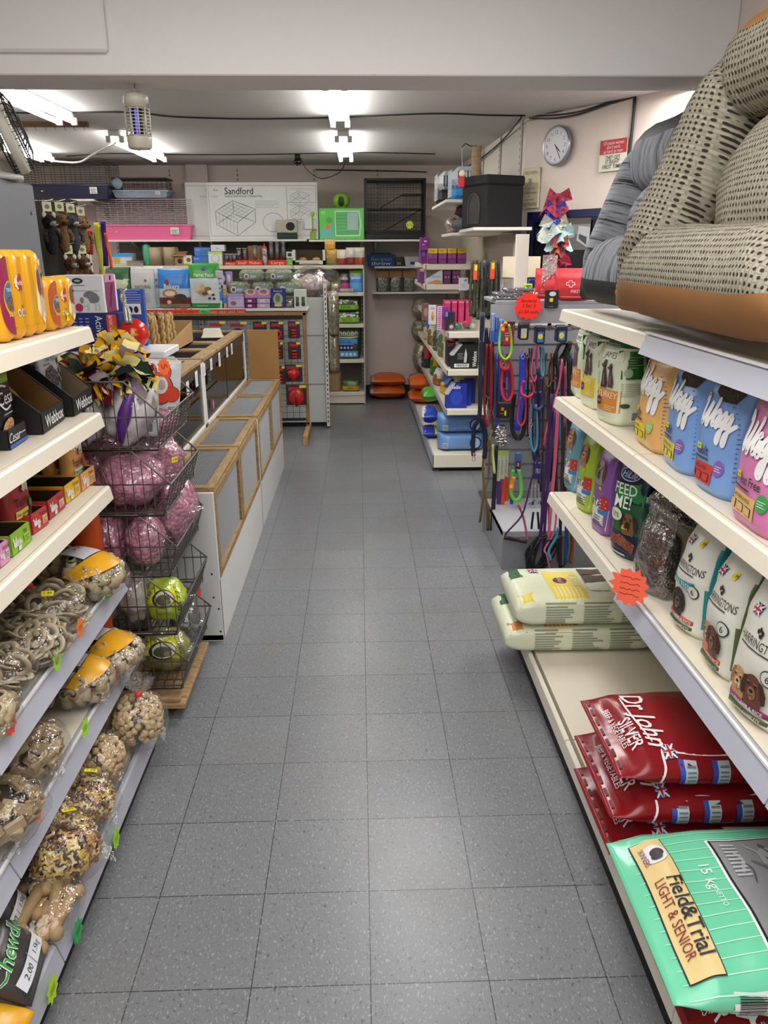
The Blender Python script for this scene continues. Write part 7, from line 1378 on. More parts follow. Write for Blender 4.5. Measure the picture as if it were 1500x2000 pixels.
for i,(a,b) in enumerate(((866,881),(883,900))):ebox(a,b,550,524,7.575,1.48,.12,'#5a2050','cat_food_box',['left dark plum box beside the grey sloped tray','right dark plum box beside the grey sloped tray'][i],'cat food',D_(('r',.05,.7,.95,.95,'#6f3064'),('e',.3,.5,.14,.1,'#a87aa0'),('e',.7,.5,.14,.1,'#a87aa0'),('r',.05,.05,.95,.3,'#6a2c60')),'dark plum cat food boxes')
ebox(896,915,556,531,6.9,1.45,.02,'#cfd2da','leaflet','white leaflet leaning above the pink boxes','card',D_(('e',.7,.8,.2,.1,'#6a8ab0'),('l',.2,.2,.8,.6,4,'#b8bcc8')),None,.3)
for i,(a,b) in enumerate(((868,881),(882,894),(895,908),(909,923))):ebox(a,b,612,556,6.5,1.165,.12,'#c22a5e','cat_treat_box',['leftmost','second','third','rightmost'][i]+' of the tall crimson cat treat boxes'+(' from the left' if 0<i<3 else ''),'cat treats',D_(('r',.1,.1,.9,.75,'#d03a6e'),('r',.05,.92,.95,.97,'#e07a9c')),'tall crimson cat treat boxes')
ebox(825,839,600,566,7.3,1.165,.1,'#7a5a5e','treat_pack','mauve brown pack at the far end of the third shelf','cat treats',D_(('e',.5,.5,.3,.25,'#b98a6a')))
ebox(838,853,604,566,6.9,1.165,.08,'#dfe0e2','treat_pack','white pack with an orange dog picture on the third shelf','cat treats',D_(('e',.5,.4,.22,.22,'#c98a3a'),('e',.5,.55,.16,.14,'#e0a44e'),('l',.2,.8,.8,.92,2,'#4a5a8a')))
ebox(854,877,617,571,6.45,1.165,.1,'#a02878','treat_pack','magenta striped pack at the corner of the third shelf','cat treats',D_(('r',0,0,.4,1,'#e9dde6'),*[('r',.06,.04+.08*k,.34,.08+.08*k,'#c23a70') for k in range(12)],('r',.4,.5,1,.95,'#7a2a88')))
ebox(870,890,617,580,6.36,1.165,.05,'#2a2438','treat_pouch','dark tray of slim black sticks in front of the crimson boxes','cat treats',D_(*[('r',.1+.2*k,.05,.2+.2*k,.95,'#17171f') for k in range(4)],('r',0,.75,.25,1,'#6a7ac0')))
xc,zb,w,h=slotx(876,934,633,612,6.32);t2=thing('toy_tub','clear tub of red and green cat balls on the end shelf corner','tub',(xc,6.40,1.168));m=MB();m.box(-w/2,-.07,0,w/2,.07,h*.8,film('#ffffff',.14,.1,30.),.012);m.build('tub',t2)
for i in range(7):MB().ball((-w*.38+i*w*.125,-.02+.03*(i%2),.03+.02*(i%3==1)),.027,mat(('#c9c6c0','#c23a4e','#2f8a5a')[i%3],.5,0,.2),12,8).build('ball',t2)
def gbag(x0,x1,yb,yt,Y,z,c1,c2,label,seed,D=.12,rz=-1.2,cat='cat food',name='cat_food_bag',group=None):xc,zb,w,h=slotx(x0,x1,yb,yt,Y);sk=Sack(max(w,.16),h,D,STAND,seed=seed,amp=.006);m=MB();sk.body(m,pick([(0,h*.4,gloss(c2))],gloss(c1)),14,28);d_ell(m,sk.front,0,h*.55,.04,h*.14,ink(c2),1,14,2);d_lines(m,sk.front,-.05,h*.12,.05,h*.3,4,ink('#e6e2da'),1,.35,seed);return m.build(name,None,(xc+.05,Y,z+.003),rz,label,cat,group)
for i,(a,b,yb,yt,Y,c1,c2,lab) in enumerate(((823,838,650,612,8.5,'#3a6a9a','#c9b68a','blue cat food bag, farthest on the fourth gondola shelf'),(832,846,662,616,8.0,'#d9cf9e','#8a6a3a','cream cat food bag beside the blue one on the gondola'),(842,857,676,618,7.55,'#a9bcc9','#5a5a4a','pale blue cat food bag in the middle of the gondola row'),(850,870,692,628,7.1,'#d9d9d2','#6a7a3a','white and olive cat food bag before the corner on the gondola'),(865,876,700,640,6.75,'#b8574a','#d8d2c8','dark red and white pack at the corner of the gondola row'))):gbag(a,b,yb,yt,Y,.865,c1,c2,lab,100+i,group='cat food bags on the fourth gondola shelf')
for i,(a,b,yb,yt,Y,c1,c2,lab) in enumerate(((818,834,712,668,8.7,'#b02a3a','#2a3034','red and dark grey bag at the far end of the fifth gondola shelf'),(835,852,732,686,8.1,'#e0ad1e','#3a6a2a','yellow bag with green print on the fifth gondola shelf'),(838,862,745,712,7.5,'#d9d6d0','#a05a2a','white and rust bag slumped on the fifth gondola shelf'),(858,871,770,735,7.0,'#2a58a8','#e0b02a','blue and yellow pack at the corner of the fifth gondola shelf'))):gbag(a,b,yb,yt,Y,.54,c1,c2,lab,110+i,group='mixed food bags on the fifth gondola shelf')
def hexbox(x0,x1,yb,yt,Y,z,c,label,cat,deco,name='counter_box'):
 xc,zb,w,h=slotx(x0,x1,yb,yt,Y);m=MB();w2=w/2;D=.22
 m.prism([(-w2,0),(w2,0),(w2,h),(-w2*.35,h),(-w2,h*.55)],0,D,card(c),'y');m.prism([(-w2-.004,h*.55),(-w2*.35-.003,h+.003),(-w2*.35+.02,h+.003),(-w2+.02,h*.55)],-.002,D,card('#b9bcc2'),'y');deco(m,front_of(0),w,h);return m.build(name,None,(xc,Y,z+.003),0,label,cat)
def wb(m,F,w,h):d_text(m,F,'Webbox',w*.38,h*.4,w*.16,ink('#e6e6e4'),1,rot=PI/2,wfit=h*.66,bold=.02);d_rect(m,F,-w*.38,h*.05,w*.18,h*.2,ink('#e6e6e4'),1);d_bar(m,F,-w*.36,h*.065,w*.16,h*.185,2);d_poly(m,F,[(-w*.02,h*.25),(w*.08,h*.25),(w*.1,h*.6),(w*.04,h*.85),(0,h*.6)],ink('#c9c9cb'),1);d_lines(m,F,-w*.26,h*.4,-w*.04,h*.68,4,ink('#8a8a8e'),1,.4)
hexbox(881,934,709,662,6.33,.865,'#131316','black counter box with white sideways lettering on the end cap','dog treats',wb)
ebox(874,886,706,660,6.45,.865,.2,'#2a2020','counter_box','dark box with a red top behind the black lettered box','dog treats',D_(('r',0,.85,1,1,'#8a3a2a')))
def fx(m,F,w,h):d_ell(m,F,0,h*.42,w*.3,h*.3,ink('#2c49b8'),0,18);d_text(m,F,'felix',-w*.02,h*.86,h*.15,ink('#eef0f6'),1,shear=.25,bold=.02)
for i,(dx,dy,lab) in enumerate(((0,0,'front blue counter box with white lettering on the end cap'),(.05,.10,'middle blue counter box behind the front one on the end cap'),(.10,.20,'rear blue counter box of the three on the end cap'))):
 o=hexbox(871,913,784,736,6.33,.54,'#1b2f9c',lab,'cat food',fx);o.location.x+=dx;o.location.y+=dy;o.scale.y=.42;o['group']='blue counter boxes on the end cap'
def lyb(x0,x1,yb,yt,Y,z,c,label,name,cat,seed,deco=None,D=.3,group=None):
 xc,zb,w,h=slotx(x0,x1,yb,yt,Y);sk=Sack(w,D,h*1.04,LIE,n=2.6,amp=.010,seed=seed);m=MB();sk.body(m,gloss(c) if isinstance(c,str) else c,18,36)
 o=m.build(name,None,(xc,Y,z+sk.D/2),0,label,cat,group,None,(-PI/2,0,0));return o,w,h
for i,(yb,yt,lab) in enumerate(((888,854,'lower pale blue sack lying on the gondola base'),(854,812,'upper pale blue sack lying on the gondola base'))):
 xc,zb,w,h=slotx(850,940,yb,yt,6.40);t2=thing('litter_sack',lab,'cat litter',(xc+.03,6.53,.153+i*.155),0,'pale blue litter sacks on the end base');sk=Sack(.155,w,.26,[(0,.3),(.06,.85),(.2,1),(.8,1),(.94,.85),(1,.3)],n=3.2,amp=.012,seed=120+i,fr=9);m=MB();sk.body(m,gloss('#6f9ad2'),26,36);o=m.build('sack',t2,(-w/2,0,.078),rot=xform((0,0,1),(1,0,0)))
 q=MB();F=front_of(-.137);d_ell(q,F,w*.3,.075,.05,.055,ink('#16264e'),0,20);d_ell(q,F,w*.3,.075,.038,.043,ink('#9db6dc'),1,18);d_rect(q,F,-w*.42,.03,-w*.3,.075,ink('#cfd6e0'),0);d_lines(q,F,-w*.415,.035,-w*.305,.07,5,ink('#2a3040'),1);d_lines(q,F,-w*.1,.05,w*.12,.12,6,ink('#8ab0e0'),0,.25);q.build('printed_panel',t2)
for i,(a,b,yb,yt,Y,z,c,lab) in enumerate(((826,858,862,842,6.85,.153,lambda x,y,z:gloss('#dfe3e6') if x<-.07 else (gloss('#dcd62e') if .04<x<.12 and y<.01 else gloss('#2740a8')),'lower blue and white bag beside the pale blue litter sacks'),(824,857,842,812,6.9,.275,lambda x,y,z:gloss('#dfe3e6') if x<-.06+z*.2 else (gloss('#c9d02e') if x>.07 else gloss('#2a46b4')),'upper blue and white bag beside the pale blue litter sacks'),(826,862,815,790,7.3,.40,lambda x,y,z:gloss('#4fa02c') if z<.2 else gloss('#b9d8a0'),'green bag on top behind the blue and white bags'))):o,w,h=lyb(a,b,yb,yt,Y,z,c,lab,'litter_bag','cat litter',130+i,group=None);q=MB();d_rect(q,front_of(-.0),-w*.45,-.02,-w*.2,.03,ink('#e6e8ea'),0);d_rect(q,front_of(0),w*.1,-.03,w*.4,.02,ink('#e0d82a'),0);q.build('printed_label',o,(0,.10,0),rot=(PI/2,0,0)) if False else None
om=mat('#cf5f1c',.3,0,.1,.4,10.)
for i,(yb,yt,z,lab) in enumerate(((790,765,.153,'lower orange sack on the gondola base near the back'),(766,738,.30,'upper orange sack on the gondola base near the back'))):lyb(800,856,yb,yt,8.5,z,om,lab,'bedding_sack','pet bedding',140+i,D=.4,group='orange sacks on the gondola base')
HY=speck('#8f8768','#b0a684',40.,.9,.7,'#776f52')
zz=.30
for i,(a,b,yb,yt,lab) in enumerate(((797,845,770,725,'lowest net bundle of hay in the alcove corner'),(803,838,728,665,'second hay bundle from the bottom in the alcove corner'),(800,836,668,622,'third hay bundle from the bottom in the alcove corner'),(801,834,626,583,'topmost round hay bundle below the alcove shelves'))):
 xc,zb,w,h=slotx(a,b,yb,yt,9.75);t2=thing('hay_bundle',lab,'hay',(xc+.03,9.76,zb),0,'hay bundles piled in the alcove');MB().ball((0,0,h/2),1,HY,22,14,(w*.55,.14,h*.5),amp=.08,fr=3,seed=i).build('hay',t2,kind='stuff');MB().ball((0,0,h/2),1,film('#ffffff',.1,.12,22.),22,14,(w*.56,.145,h*.51),amp=.08,fr=3,seed=i).build('clear_wrap',t2)
MB().box(-.12,-.1,0,.16,.16,.29,mat('#8a5a7a',.5,0,.2),.03).build('bedding_block',None,(.74,9.76,.003),0,'mauve wrapped block under the hay bundles, behind the orange sacks','pet bedding')
board('wall_shelf','high wooden shelf carrying the black cat house',.86,1.30,6.12,6.98,1.945,.024,(),cat='shelf');board('wall_shelf','high shelf under the purple and grey cushion',.80,1.29,7.02,7.9,1.925,.024);board('wall_shelf','highest right wall shelf under the pet carriers',.74,1.29,7.0,8.3,2.19,.024)
t2=thing('cat_house','black cube cat house with an arched doorway on a high shelf','cat house',(1.045,6.44,1.948),math.radians(27));bk=mat('#131315',.85,0,.1,.2,60.);m=MB();m.box(-.17,-.17,0,.17,.17,.30,bk,.008);m.build('body',t2);MB().box(-.178,-.178,.30,.178,.178,.37,bk,.012).build('lid',t2)
q=MB();pts=[(-.075,.03),(.075,.03),(.075,.16)]+[(.075*math.cos(PI*k/10),.16+.085*math.sin(PI*k/10)) for k in range(1,10)]+[(-.075,.16)];d_poly(q,plane((-.171,0,0),(0,-1,0),(0,0,1),(-1,0,0)),pts,ink('#020202'),0);q.tube([(-.173,-a,b) for a,b in pts],.005,mat('#3a3a3c',.5),5,True);q.build('doorway',t2)
p=at_y(928,340,6.36);t2=thing('scratching_post','sisal scratching post with a string toy on top of the black cat house','scratching post',(p.x+.02,6.46,2.322));m=MB();m.lathe([(.036,0)]+[(.036+(.004 if k%2 else 0),.006*k) for k in range(1,36)]+[(0,.212)],wood('#6f5a40','#94795a',8.,(2,2,30)),18);m.build('sisal_post',t2);m=MB();m.tube(spl([(0,0,.215),(-.05,-.02,.21),(-.09,-.03,.225),(-.12,-.04,.20)],5),.004,BLACK,5);m.wire((-.12,-.04,.2),(-.118,-.1,.02),.0015,ink('#d8d4cc'));m.build('spring_arm',t2);m=MB();m.ball((-.118,-.1,.01),.026,mat('#d9cba6',.8),12,8);m.box(-.15,-.125,-.09,-.10,-.105,-.01,mat('#b8222c',.6),.008);m.build('hanging_toy',t2)
def carrier(x,y,z,c1,c2,cd,label,s=1.):
 t2=thing('pet_carrier',label,'pet carrier',(x,y,z),0,'pet carriers on the highest shelf');W,D,H=.26*s,.36*s,.26*s
 m=MB();m.box(-W/2,-D/2,0,W/2,D/2,H*.42,mat(c2,.4),.03);m.build('base',t2);m=MB();m.box(-W/2*.96,-D/2*.97,H*.42,W/2*.96,D/2*.97,H,mat(c1,.4),.05);F=front_of(-D/2*.97);[d_rect(m,F,-W*.34+k*W*.1,H*.5,-W*.29+k*W*.1,H*.85,ink('#39424e'),0) for k in range(8)];m.build('top',t2);m=MB();P=(-W/2-.006);grid(m,(P,-D*.36,H*.1),(0,D*.72,0),(0,0,H*.8),7,6,.003,mat(cd,.4),4);m.build('grille_door',t2)
carrier(.93,7.2,2.192,'#c9d6e0','#2f86c6','#e0e2e4','white and blue pet carrier on the highest right shelf',1.);carrier(.87,7.75,2.192,'#d6d8da','#1d1d20','#e6e6e6','white pet carrier with a black base behind the blue one',1.05)
for i,(y,c) in enumerate(((6.9,'#9ab86a'),(7.05,'#a6c47a'))):MB().lathe([(0,0),(.06,0),(.068,.12),(.0,.13)],mat(c,.4),16).box(-.03,-.03,0,.03,.03,.05,mat(c,.4)).build('green_tub',None,(1.16,y+.10,2.195),0,['left pale green tub behind the black cat house','right pale green tub behind the black cat house'][i],'tub')
t2=thing('cushion_bed','purple and grey padded cat bed stuffed on the high shelf','pet bed',(1.02,7.35,1.928));m=MB();m.ball((0,0,.07),1,mat('#50585c',.9,0,.1),20,12,(.19,.2,.07),amp=.1,fr=3);m.build('grey_cushion',t2);m=MB();m.ball((.02,.02,.18),1,mat('#4a2140',.9,0,.1),20,12,(.17,.18,.075),amp=.2,fr=2.5);m.build('purple_cushion',t2)
soft_bag('toy_bag','clear bag with pink and brown soft toys beside the purple cushion','pet toy',(.87,7.6,1.928),(.07,.1,.07),speck('#c9a0a4','#8a6a4a',20.,.7,.3),0,seed=61,part='soft_toys',dens=.2)
ebox(1003,1034,588,468,5.27,1.492,.03,'#d9d2c6','display_board','cream upright board beside the window frame','board')
def wallp(px_,py_,off=.0):return diag(px_,py_,off)
ZU=Vector((0,0,1))
def wframe(c):return lambda o:plane(o,D_U,ZU,D_N,0.)
Mw=Matrix((D_U,D_N*-1,ZU)).transposed().to_4x4()
RW=Mw.to_euler()
p=wallp(1091,285,.03);t2=thing('wall_clock','round silver wall clock with black numerals','clock',p,0,None,RW);rc=(wallp(1091,246,.03)-wallp(1091,325,.03)).length/2
TY=Matrix.Rotation(PI/2,4,'X');m=MB();m.lathe([(rc*.86,.028),(rc*.9,.036),(rc*.97,.034),(rc,.02),(rc*.98,0),(0,0)],mat('#9a9ca2',.3,.7,0),40,T=TY);m.build('rim',t2)
m=MB();F=front_of(-.0295);d_ell(m,F,0,0,rc*.88,rc*.88,mat('#dcdde2',.3),0,40)
for k in range(1,13):a=PI/2-2*PI*k/12;d_text(m,F,str(k),rc*.66*math.cos(a),rc*.66*math.sin(a),rc*.19,ink('#24242a'),1)
for k in range(60):a=2*PI*k/60;d_poly(m,F,[(rc*q*math.cos(a+e),rc*q*math.sin(a+e)) for q,e in ((.80,-.012),(.85,-.012),(.85,.012),(.80,.012))],ink('#4a4a50'),1)
m.build('dial',t2);m=MB()
for ang,L,w in ((-2*PI*4.42/12,.48,.03),(-2*PI*25/60,.74,.022)):a=PI/2+ang;d_stroke(m,F,[(-rc*.1*math.cos(a),-rc*.1*math.sin(a)),(rc*.2*math.cos(a),rc*.2*math.sin(a)),(rc*L*math.cos(a),rc*L*math.sin(a))],rc*w*2,ink('#2a2a30'),3,2)
m.build('hands',t2)
def wsign(q,name,label,c,deco,th=.008):
 a,b=wallp(q[0],q[1],.012),wallp(q[2],q[3],.012);w=(Vector((b.x,b.y,0))-Vector((a.x,a.y,0))).length;h=b.z-a.z;o=Vector(((a.x+b.x)/2,(a.y+b.y)/2,a.z));m=MB();m.box(-w/2,-th,0,w/2,0,h,card(c),.002);deco(m,front_of(-th),w,h);return m.build(name,None,o,0,label,'sign',None,None,RW)
wsign((1170,337,1228,268),'wall_sign','red and cream metal sign about women getting it right first time','#d9d8c4',lambda m,F,w,h:(d_rect(m,F,-w/2,h*.55,w/2,h,ink('#b0202c'),0),[d_text(m,F,s,0,h*z,h*.12,ink('#e9d2cc'),1,shear=.2,wfit=w*q) for s,z,q in (('Of course women',.9,.76),("don't work",.77,.5),('as hard as men',.64,.7))],[d_text(m,F,s,0,h*z,h*.13,ink('#2a2a26'),1,shear=.15,wfit=w*q,bold=.008) for s,z,q in (('THEY GET',.44,.55),('IT RIGHT',.30,.52),('FIRST TIME!',.15,.74))]))
wsign((1019,408,1057,326),'wall_sign','cream office menu wooden sign beside the black cat house','#cfc7a4',lambda m,F,w,h:(d_text(m,F,'OFFICE MENU',0,h*.88,h*.085,ink('#6a6450'),1,wfit=w*.84),d_rect(m,F,-w*.08,h*.62,w*.1,h*.74,ink('#8a8878'),1),d_text(m,F,"We don't mean",0,h*.5,h*.045,ink('#5a5646'),1,wfit=w*.6),d_text(m,F,'our STAFF to be nuts..',0,h*.39,h*.06,ink('#5a5646'),1,wfit=w*.82),d_ell(m,F,0,h*.3,.005,.005,ink('#3a362c'),1,8),d_text(m,F,'We are mainly',0,h*.22,h*.045,ink('#5a5646'),1,wfit=w*.58),d_text(m,F,'NICE PEOPLE',0,h*.1,h*.085,ink('#3a3a30'),1,wfit=w*.88)),.015)
nv=mat('#161d4a',.35);a,b=wallp(1027,590,.0),wallp(1215,412,.0);w=math.hypot(b.x-a.x,b.y-a.y)+.5;z1_=wallp(1120,410).z;m=MB();zb=.95;h=z1_-zb
def wl(m,x0,z0,x1,z1,d0,d1,mt):m.box(x0,-d1,z0,x1,-d0,z1,mt)
wl(m,0,0,w,h,.0,.012,mat('#12131c',.12));wl(m,0,h-.055,w,h,.012,.035,nv);wl(m,0,0,.06,h,.012,.035,nv);wl(m,w-.06,0,w,h,.012,.035,nv);wl(m,0,0,w,.06,.012,.035,nv);wl(m,.06,h-.075,w-.06,h-.055,.012,.022,nv)
o=m.build('window_1',None,(a.x,a.y,zb),kind='structure',rot=RW);o['label']='navy framed hatch window in the slanting wall'
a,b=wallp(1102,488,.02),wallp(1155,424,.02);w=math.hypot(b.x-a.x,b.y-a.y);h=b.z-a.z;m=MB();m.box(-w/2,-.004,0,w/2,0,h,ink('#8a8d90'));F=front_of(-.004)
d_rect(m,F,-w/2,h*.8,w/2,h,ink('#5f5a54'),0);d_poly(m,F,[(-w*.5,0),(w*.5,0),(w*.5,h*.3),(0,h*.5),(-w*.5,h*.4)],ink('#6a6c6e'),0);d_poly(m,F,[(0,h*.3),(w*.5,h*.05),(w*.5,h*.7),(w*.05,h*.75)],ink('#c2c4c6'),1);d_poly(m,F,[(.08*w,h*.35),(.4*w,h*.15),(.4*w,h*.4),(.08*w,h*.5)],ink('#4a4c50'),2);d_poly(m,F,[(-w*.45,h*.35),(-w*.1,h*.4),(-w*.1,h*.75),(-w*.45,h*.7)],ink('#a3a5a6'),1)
m.build('pane_reflection',None,((a.x+b.x)/2,(a.y+b.y)/2,a.z),0,'grey reflected scene painted on the pane of the navy framed window','picture',None,None,RW)  # reflections in the dark pane, painted as a flat picture
# slatwall counter with leads and collars
SY=4.82;SL=mat('#94969c',.45,0,.02)
t=thing('slatwall_counter','grey slatwall display with a deep plinth, carrying dog leads and collars','display stand',(1.2,4.9,0));m=MB();m.box(.80,SY,0,1.75,SY+.02,1.47,SL)
for k in range(12):m.box(.80,SY-.004,.28+.095*k,1.75,SY+.001,.284+.095*k,mat('#5a5b60',.5));m.box(.80,SY-.010,.285+.095*k,1.75,SY,.365+.095*k,SL)
m.box(.80,SY-.014,1.345,1.75,SY,1.358,mat('#e2e2e4',.4));m.box(.80,SY-.012,1.36,1.75,SY,1.47,SL);put(m,'slat_panel',t)
put(MB().box(.83,SY-.005,1.47,1.75,SY+.5,1.492,mat('#8a8b90',.5),.003),'counter_top',t);put(MB().box(1.72,SY+.02,0,1.75,SY+.5,1.47,SL),'end_panel',t)
m=MB();m.box(.815,4.19,0,1.75,SY-.012,.235,SL,.004);m.box(.815,4.184,.0,1.75,4.19,.19,mat('#85878d',.5));m.box(.815,4.18,.2,1.75,SY-.012,.24,mat('#a2a4a9',.4),.003);put(m,'plinth',t)
for px_,py_ in ((990,634),(1030,634),(1072,636),(1112,637),(985,700),(945,768),(1000,848),(1048,890),(1075,760)):
 p=at_y(px_,py_,SY);put(MB().box(p.x-.012,SY-.014,p.z-.02,p.x+.012,SY-.010,p.z+.015,METAL).tube([(p.x,SY-.012,p.z),(p.x,SY-.2,p.z),(p.x,SY-.215,p.z+.015)],.003,METAL,5),'prong_hook',t)
CHR=mat('#c9c9cc',.2,1.,0)
def lead(label,c,pts,Y,r=.006,flat=None,clip=None,cat='dog lead',group='leads and collars on the slatwall',name='dog_lead',rough=.6,closed=False):
 P=[at_y(x,y,Y+(.012*math.sin(i*1.7))) for i,(x,y) in enumerate(pts)];o=P[0].copy();P=[p-o for p in P];m=MB();m.tube(spl(P,5,closed),r,mat(c,rough,0,.1,.2,90.),8,closed,flat=(flat,(0,1,0)) if flat else None)
 ob=m.build(name,None,o,0,label,cat,group)
 if clip is not None:
  q=P[clip];k=MB();k.tube([(q.x+.009*math.cos(a),q.y-.008,q.z-.02+.013*math.sin(a)) for a in [2*PI*j/12 for j in range(12)]],.0028,CHR,5,True);k.box(q.x-.005,q.y-.012,q.z-.012,q.x+.005,q.y-.003,q.z+.02,CHR,.002);k.build('clip',ob)
 return ob
def U(x,y0,y1,w,sw=0):return [(x-w*.3,y0),(x-w/2+sw*.4,y0+(y1-y0)*.35),(x-w/2+sw*.8,y0+(y1-y0)*.8),(x+sw,y1),(x+w/2+sw*.8,y0+(y1-y0)*.8),(x+w/2+sw*.4,y0+(y1-y0)*.35),(x+w*.3,y0)]
A,B,C_=4.74,4.67,4.60
lead('thick navy rope lead knotted at the bottom, leftmost on the display','#11162e',[(943,610),(940,680),(938,760),(936,815),(926,835),(924,880),(925,890)],C_,.013,clip=6);lead('thick navy rope tail hanging beside the knotted navy lead','#10142a',[(938,815),(947,840),(948,870),(946,895)],C_+.02,.015)
lead('light grey cord running down beside the thick navy rope','#77787c',U(938,660,770,4),C_+.04,.005)
lead('dark red flat lead pair under the blue packs','#8a1d22',U(955,672,832,12,-3),B,.008,.4);lead('second dark red lead with a chrome clip behind the first red pair','#7a171c',U(960,680,800,6),A,.007,.4,3)
lead('olive brown webbing lead behind the dark red ones','#4a3f22',U(965,690,850,7),A,.007,.4);lead('slim royal blue lead beside the collar cards','#1c3a9c',U(971,690,838,8),B,.005);lead('navy lead with white tag beside the slim royal blue one','#1a2550',U(976,700,800,6),A,.005,None,3)
lead('long tan leather lead reaching lowest on the left','#6f5c2e',[(962,840),(944,900),(945,950),(942,985),(937,1020)],C_,.008,.35);lead('tan leather lead with a wide punched end','#64522a',[(958,850),(954,930),(948,960),(953,1000),(953,1036)],C_-.03,[.007]*14+[.012]*7,.35);lead('crossing tan strap between the two long tan leads','#5a4a28',[(944,955),(952,985),(960,998)],C_+.02,.007,.35)
lead('neon green and orange slip rope loop before the red card','#79c43a',U(987,634,702,22),C_-.02,.007);lead('orange toggle on the neon green slip rope','#f0702a',[(982,648),(983,638),(988,630)],C_-.03,.011)
lead('bright red collar loop below the red card','#c9262a',U(990,706,784,20,1),B,.009,.4,0);lead('purple collar loop with white label inside the red loop','#6a2c7c',U(990,720,785,10),A,.011,.4);lead('red collar with buckle at the top of the red loops','#b32026',U(986,690,722,14),B-.02,.010,.5,0)
lead('wide royal blue flat lead under the chrome clips','#1f3fbc',[(1021,690),(1020,740),(1017,790),(1009,840)],B,.022,.25,0);lead('red flat lead behind the wide royal blue one','#c0342c',[(1030,688),(1029,715),(1028,742)],A,.010,.3,0);lead('black padded handle of the wide royal blue lead','#121214',U(1012,770,858,22,0),B+.02,.013,.6)
lead('red rope lead coiled in a bundle','#c22a3a',U(1030,744,775,22),C_,.008);lead('red rope lead hanging below the coiled bundle','#b82636',U(1022,775,832,14,-5),C_,.006);lead('pink rope lead beside the red bundle','#d85a86',[(1040,768),(1037,795),(1034,830),(1034,850)],B,.007,None,3)
lead('pink cord loop, left of the multicoloured group','#cf4a78',U(1046,676,745,10,-3),B,.005);lead('magenta cord loop in the multicoloured group','#8f2a6a',U(1052,676,720,9),A,.006);lead('turquoise cord loop in the multicoloured group','#3a9ab8',U(1060,678,735,5),B,.005);lead('brown leather lead coiled in loops','#5a3826',U(1072,690,756,14,-2),B,.006);lead('reddish brown coil behind the brown leather coil','#6a2c2a',U(1080,705,745,14),A,.006)
lead('dark purple webbing lead running down the middle','#2c1a4a',U(1051,720,880,6),B,.007,.4);lead('turquoise rope loop low in the middle','#3a8ab0',U(1043,790,882,12),C_,.007,None,1);lead('blue and navy rope mass above the turquoise loop','#27345c',U(1050,765,800,16),C_,.011)
lead('long pink lead slanting down from the black harness','#cf4e72',[(1098,702),(1092,750),(1078,800),(1065,850),(1062,870)],C_,.006);lead('turquoise flat lead beside the slanting pink one','#2c7ca0',[(1096,720),(1095,790),(1093,870)],A,.007,.4);lead('maroon flat lead beside the turquoise one','#8a2c52',[(1104,715),(1102,800),(1099,890)],B,.008,.4);lead('black flat lead at the right of the harness group','#141418',[(1112,690),(1114,760),(1112,870)],A,.014,.3)
lead('long dark purple flat lead down to the black handle','#35185a',[(1078,770),(1070,870),(1062,950),(1056,1040),(1044,1085)],4.13,.010,.35);lead('thin purple cord ending in the black bar handle','#3a1a52',[(1058,880),(1040,930),(1028,980),(1017,1010),(990,1040),(986,1050)],4.10,.005);lead('black bar grip at the end of the purple cord','#101012',[(986,1050),(1008,1054),(1029,1058)],4.10,.012);lead('pink strap rejoining the black bar grip','#b3486a',[(1012,985),(1022,1010),(1029,1045),(1030,1054)],4.13,.007,.4)
lead('long bright pink lead beside the cream shelf end','#d4607c',[(1090,790),(1084,900),(1076,990),(1071,1054)],4.10,.009);lead('violet flat lead left of the bright pink lead','#4a1f6a',[(1086,800),(1074,900),(1066,1000),(1060,1090)],4.17,.009,.4);lead('pink ribbon lead curling at the bottom','#d2709a',[(1088,990),(1082,1040),(1064,1072),(1068,1084),(1074,1112)],4.10,.006,.5);lead('turquoise ribbon lead curling at the bottom','#3f9cbc',[(1090,1030),(1086,1050),(1072,1075),(1076,1095)],4.09,.008,.5)
lead('wide brown leather strap near the right shelving','#5a2f1e',[(1118,800),(1112,890),(1100,960),(1094,1000)],A,.018,.25);lead('dark brown strap behind the wide brown leather','#3a2018',[(1104,820),(1098,920),(1094,1040),(1094,1110)],4.17,.010,.3);lead('deep blue strap low at the right','#1f3a8a',[(1106,1000),(1106,1050),(1104,1100)],4.13,.010,.35);lead('green strap low at the right beside the blue one','#2c7a3a',[(1110,1010),(1112,1060),(1108,1095)],4.13,.006,.4);lead('orange red strap low at the far right','#a83a22',[(1118,1030),(1118,1070),(1114,1100)],4.17,.008,.4)
for i,(x,y0,y1,w,c,Y,lab) in enumerate(((950,640,790,6,'#15182a',A,'dark navy lead between the thick rope and the red leads'),(960,640,800,8,'#5a1418',A,'maroon lead behind the first dark red pair'),(982,745,800,8,'#24366e',A,'dark blue lead below the purple collar loop'),(1036,680,860,8,'#16161a',A,'black lead between the red bundle and the pink cord'),(1046,740,900,9,'#1c2146',A,'dark blue lead behind the turquoise loop'),(1057,740,960,8,'#2a1636',A,'deep purple lead left of the brown coils'),(1066,755,990,10,'#3a2418',B,'dark brown long loop under the brown coils'),(1076,740,940,8,'#201418',A,'blackish lead behind the slanting pink lead'),(1085,690,960,9,'#18182a',A,'black lead left of the black harness'),(1094,700,1000,10,'#221428',B,'dark plum lead under the black harness'),(1106,690,960,9,'#101014',A,'black lead right of the black harness'),(1116,700,900,8,'#1c2a4a',A,'dark blue lead nearest the cream packs'),(1068,960,1060,10,'#6a1c28',4.3,'dark red loop above the plinth'),(1046,1000,1090,14,'#141422',4.2,'black blue loop hanging before the plinth'),(1100,1040,1106,16,'#0f0f12',4.16,'black loop low at the right of the plinth'))):lead(lab,c,U(x,y0,y1,w,-2),Y,.007,.5)
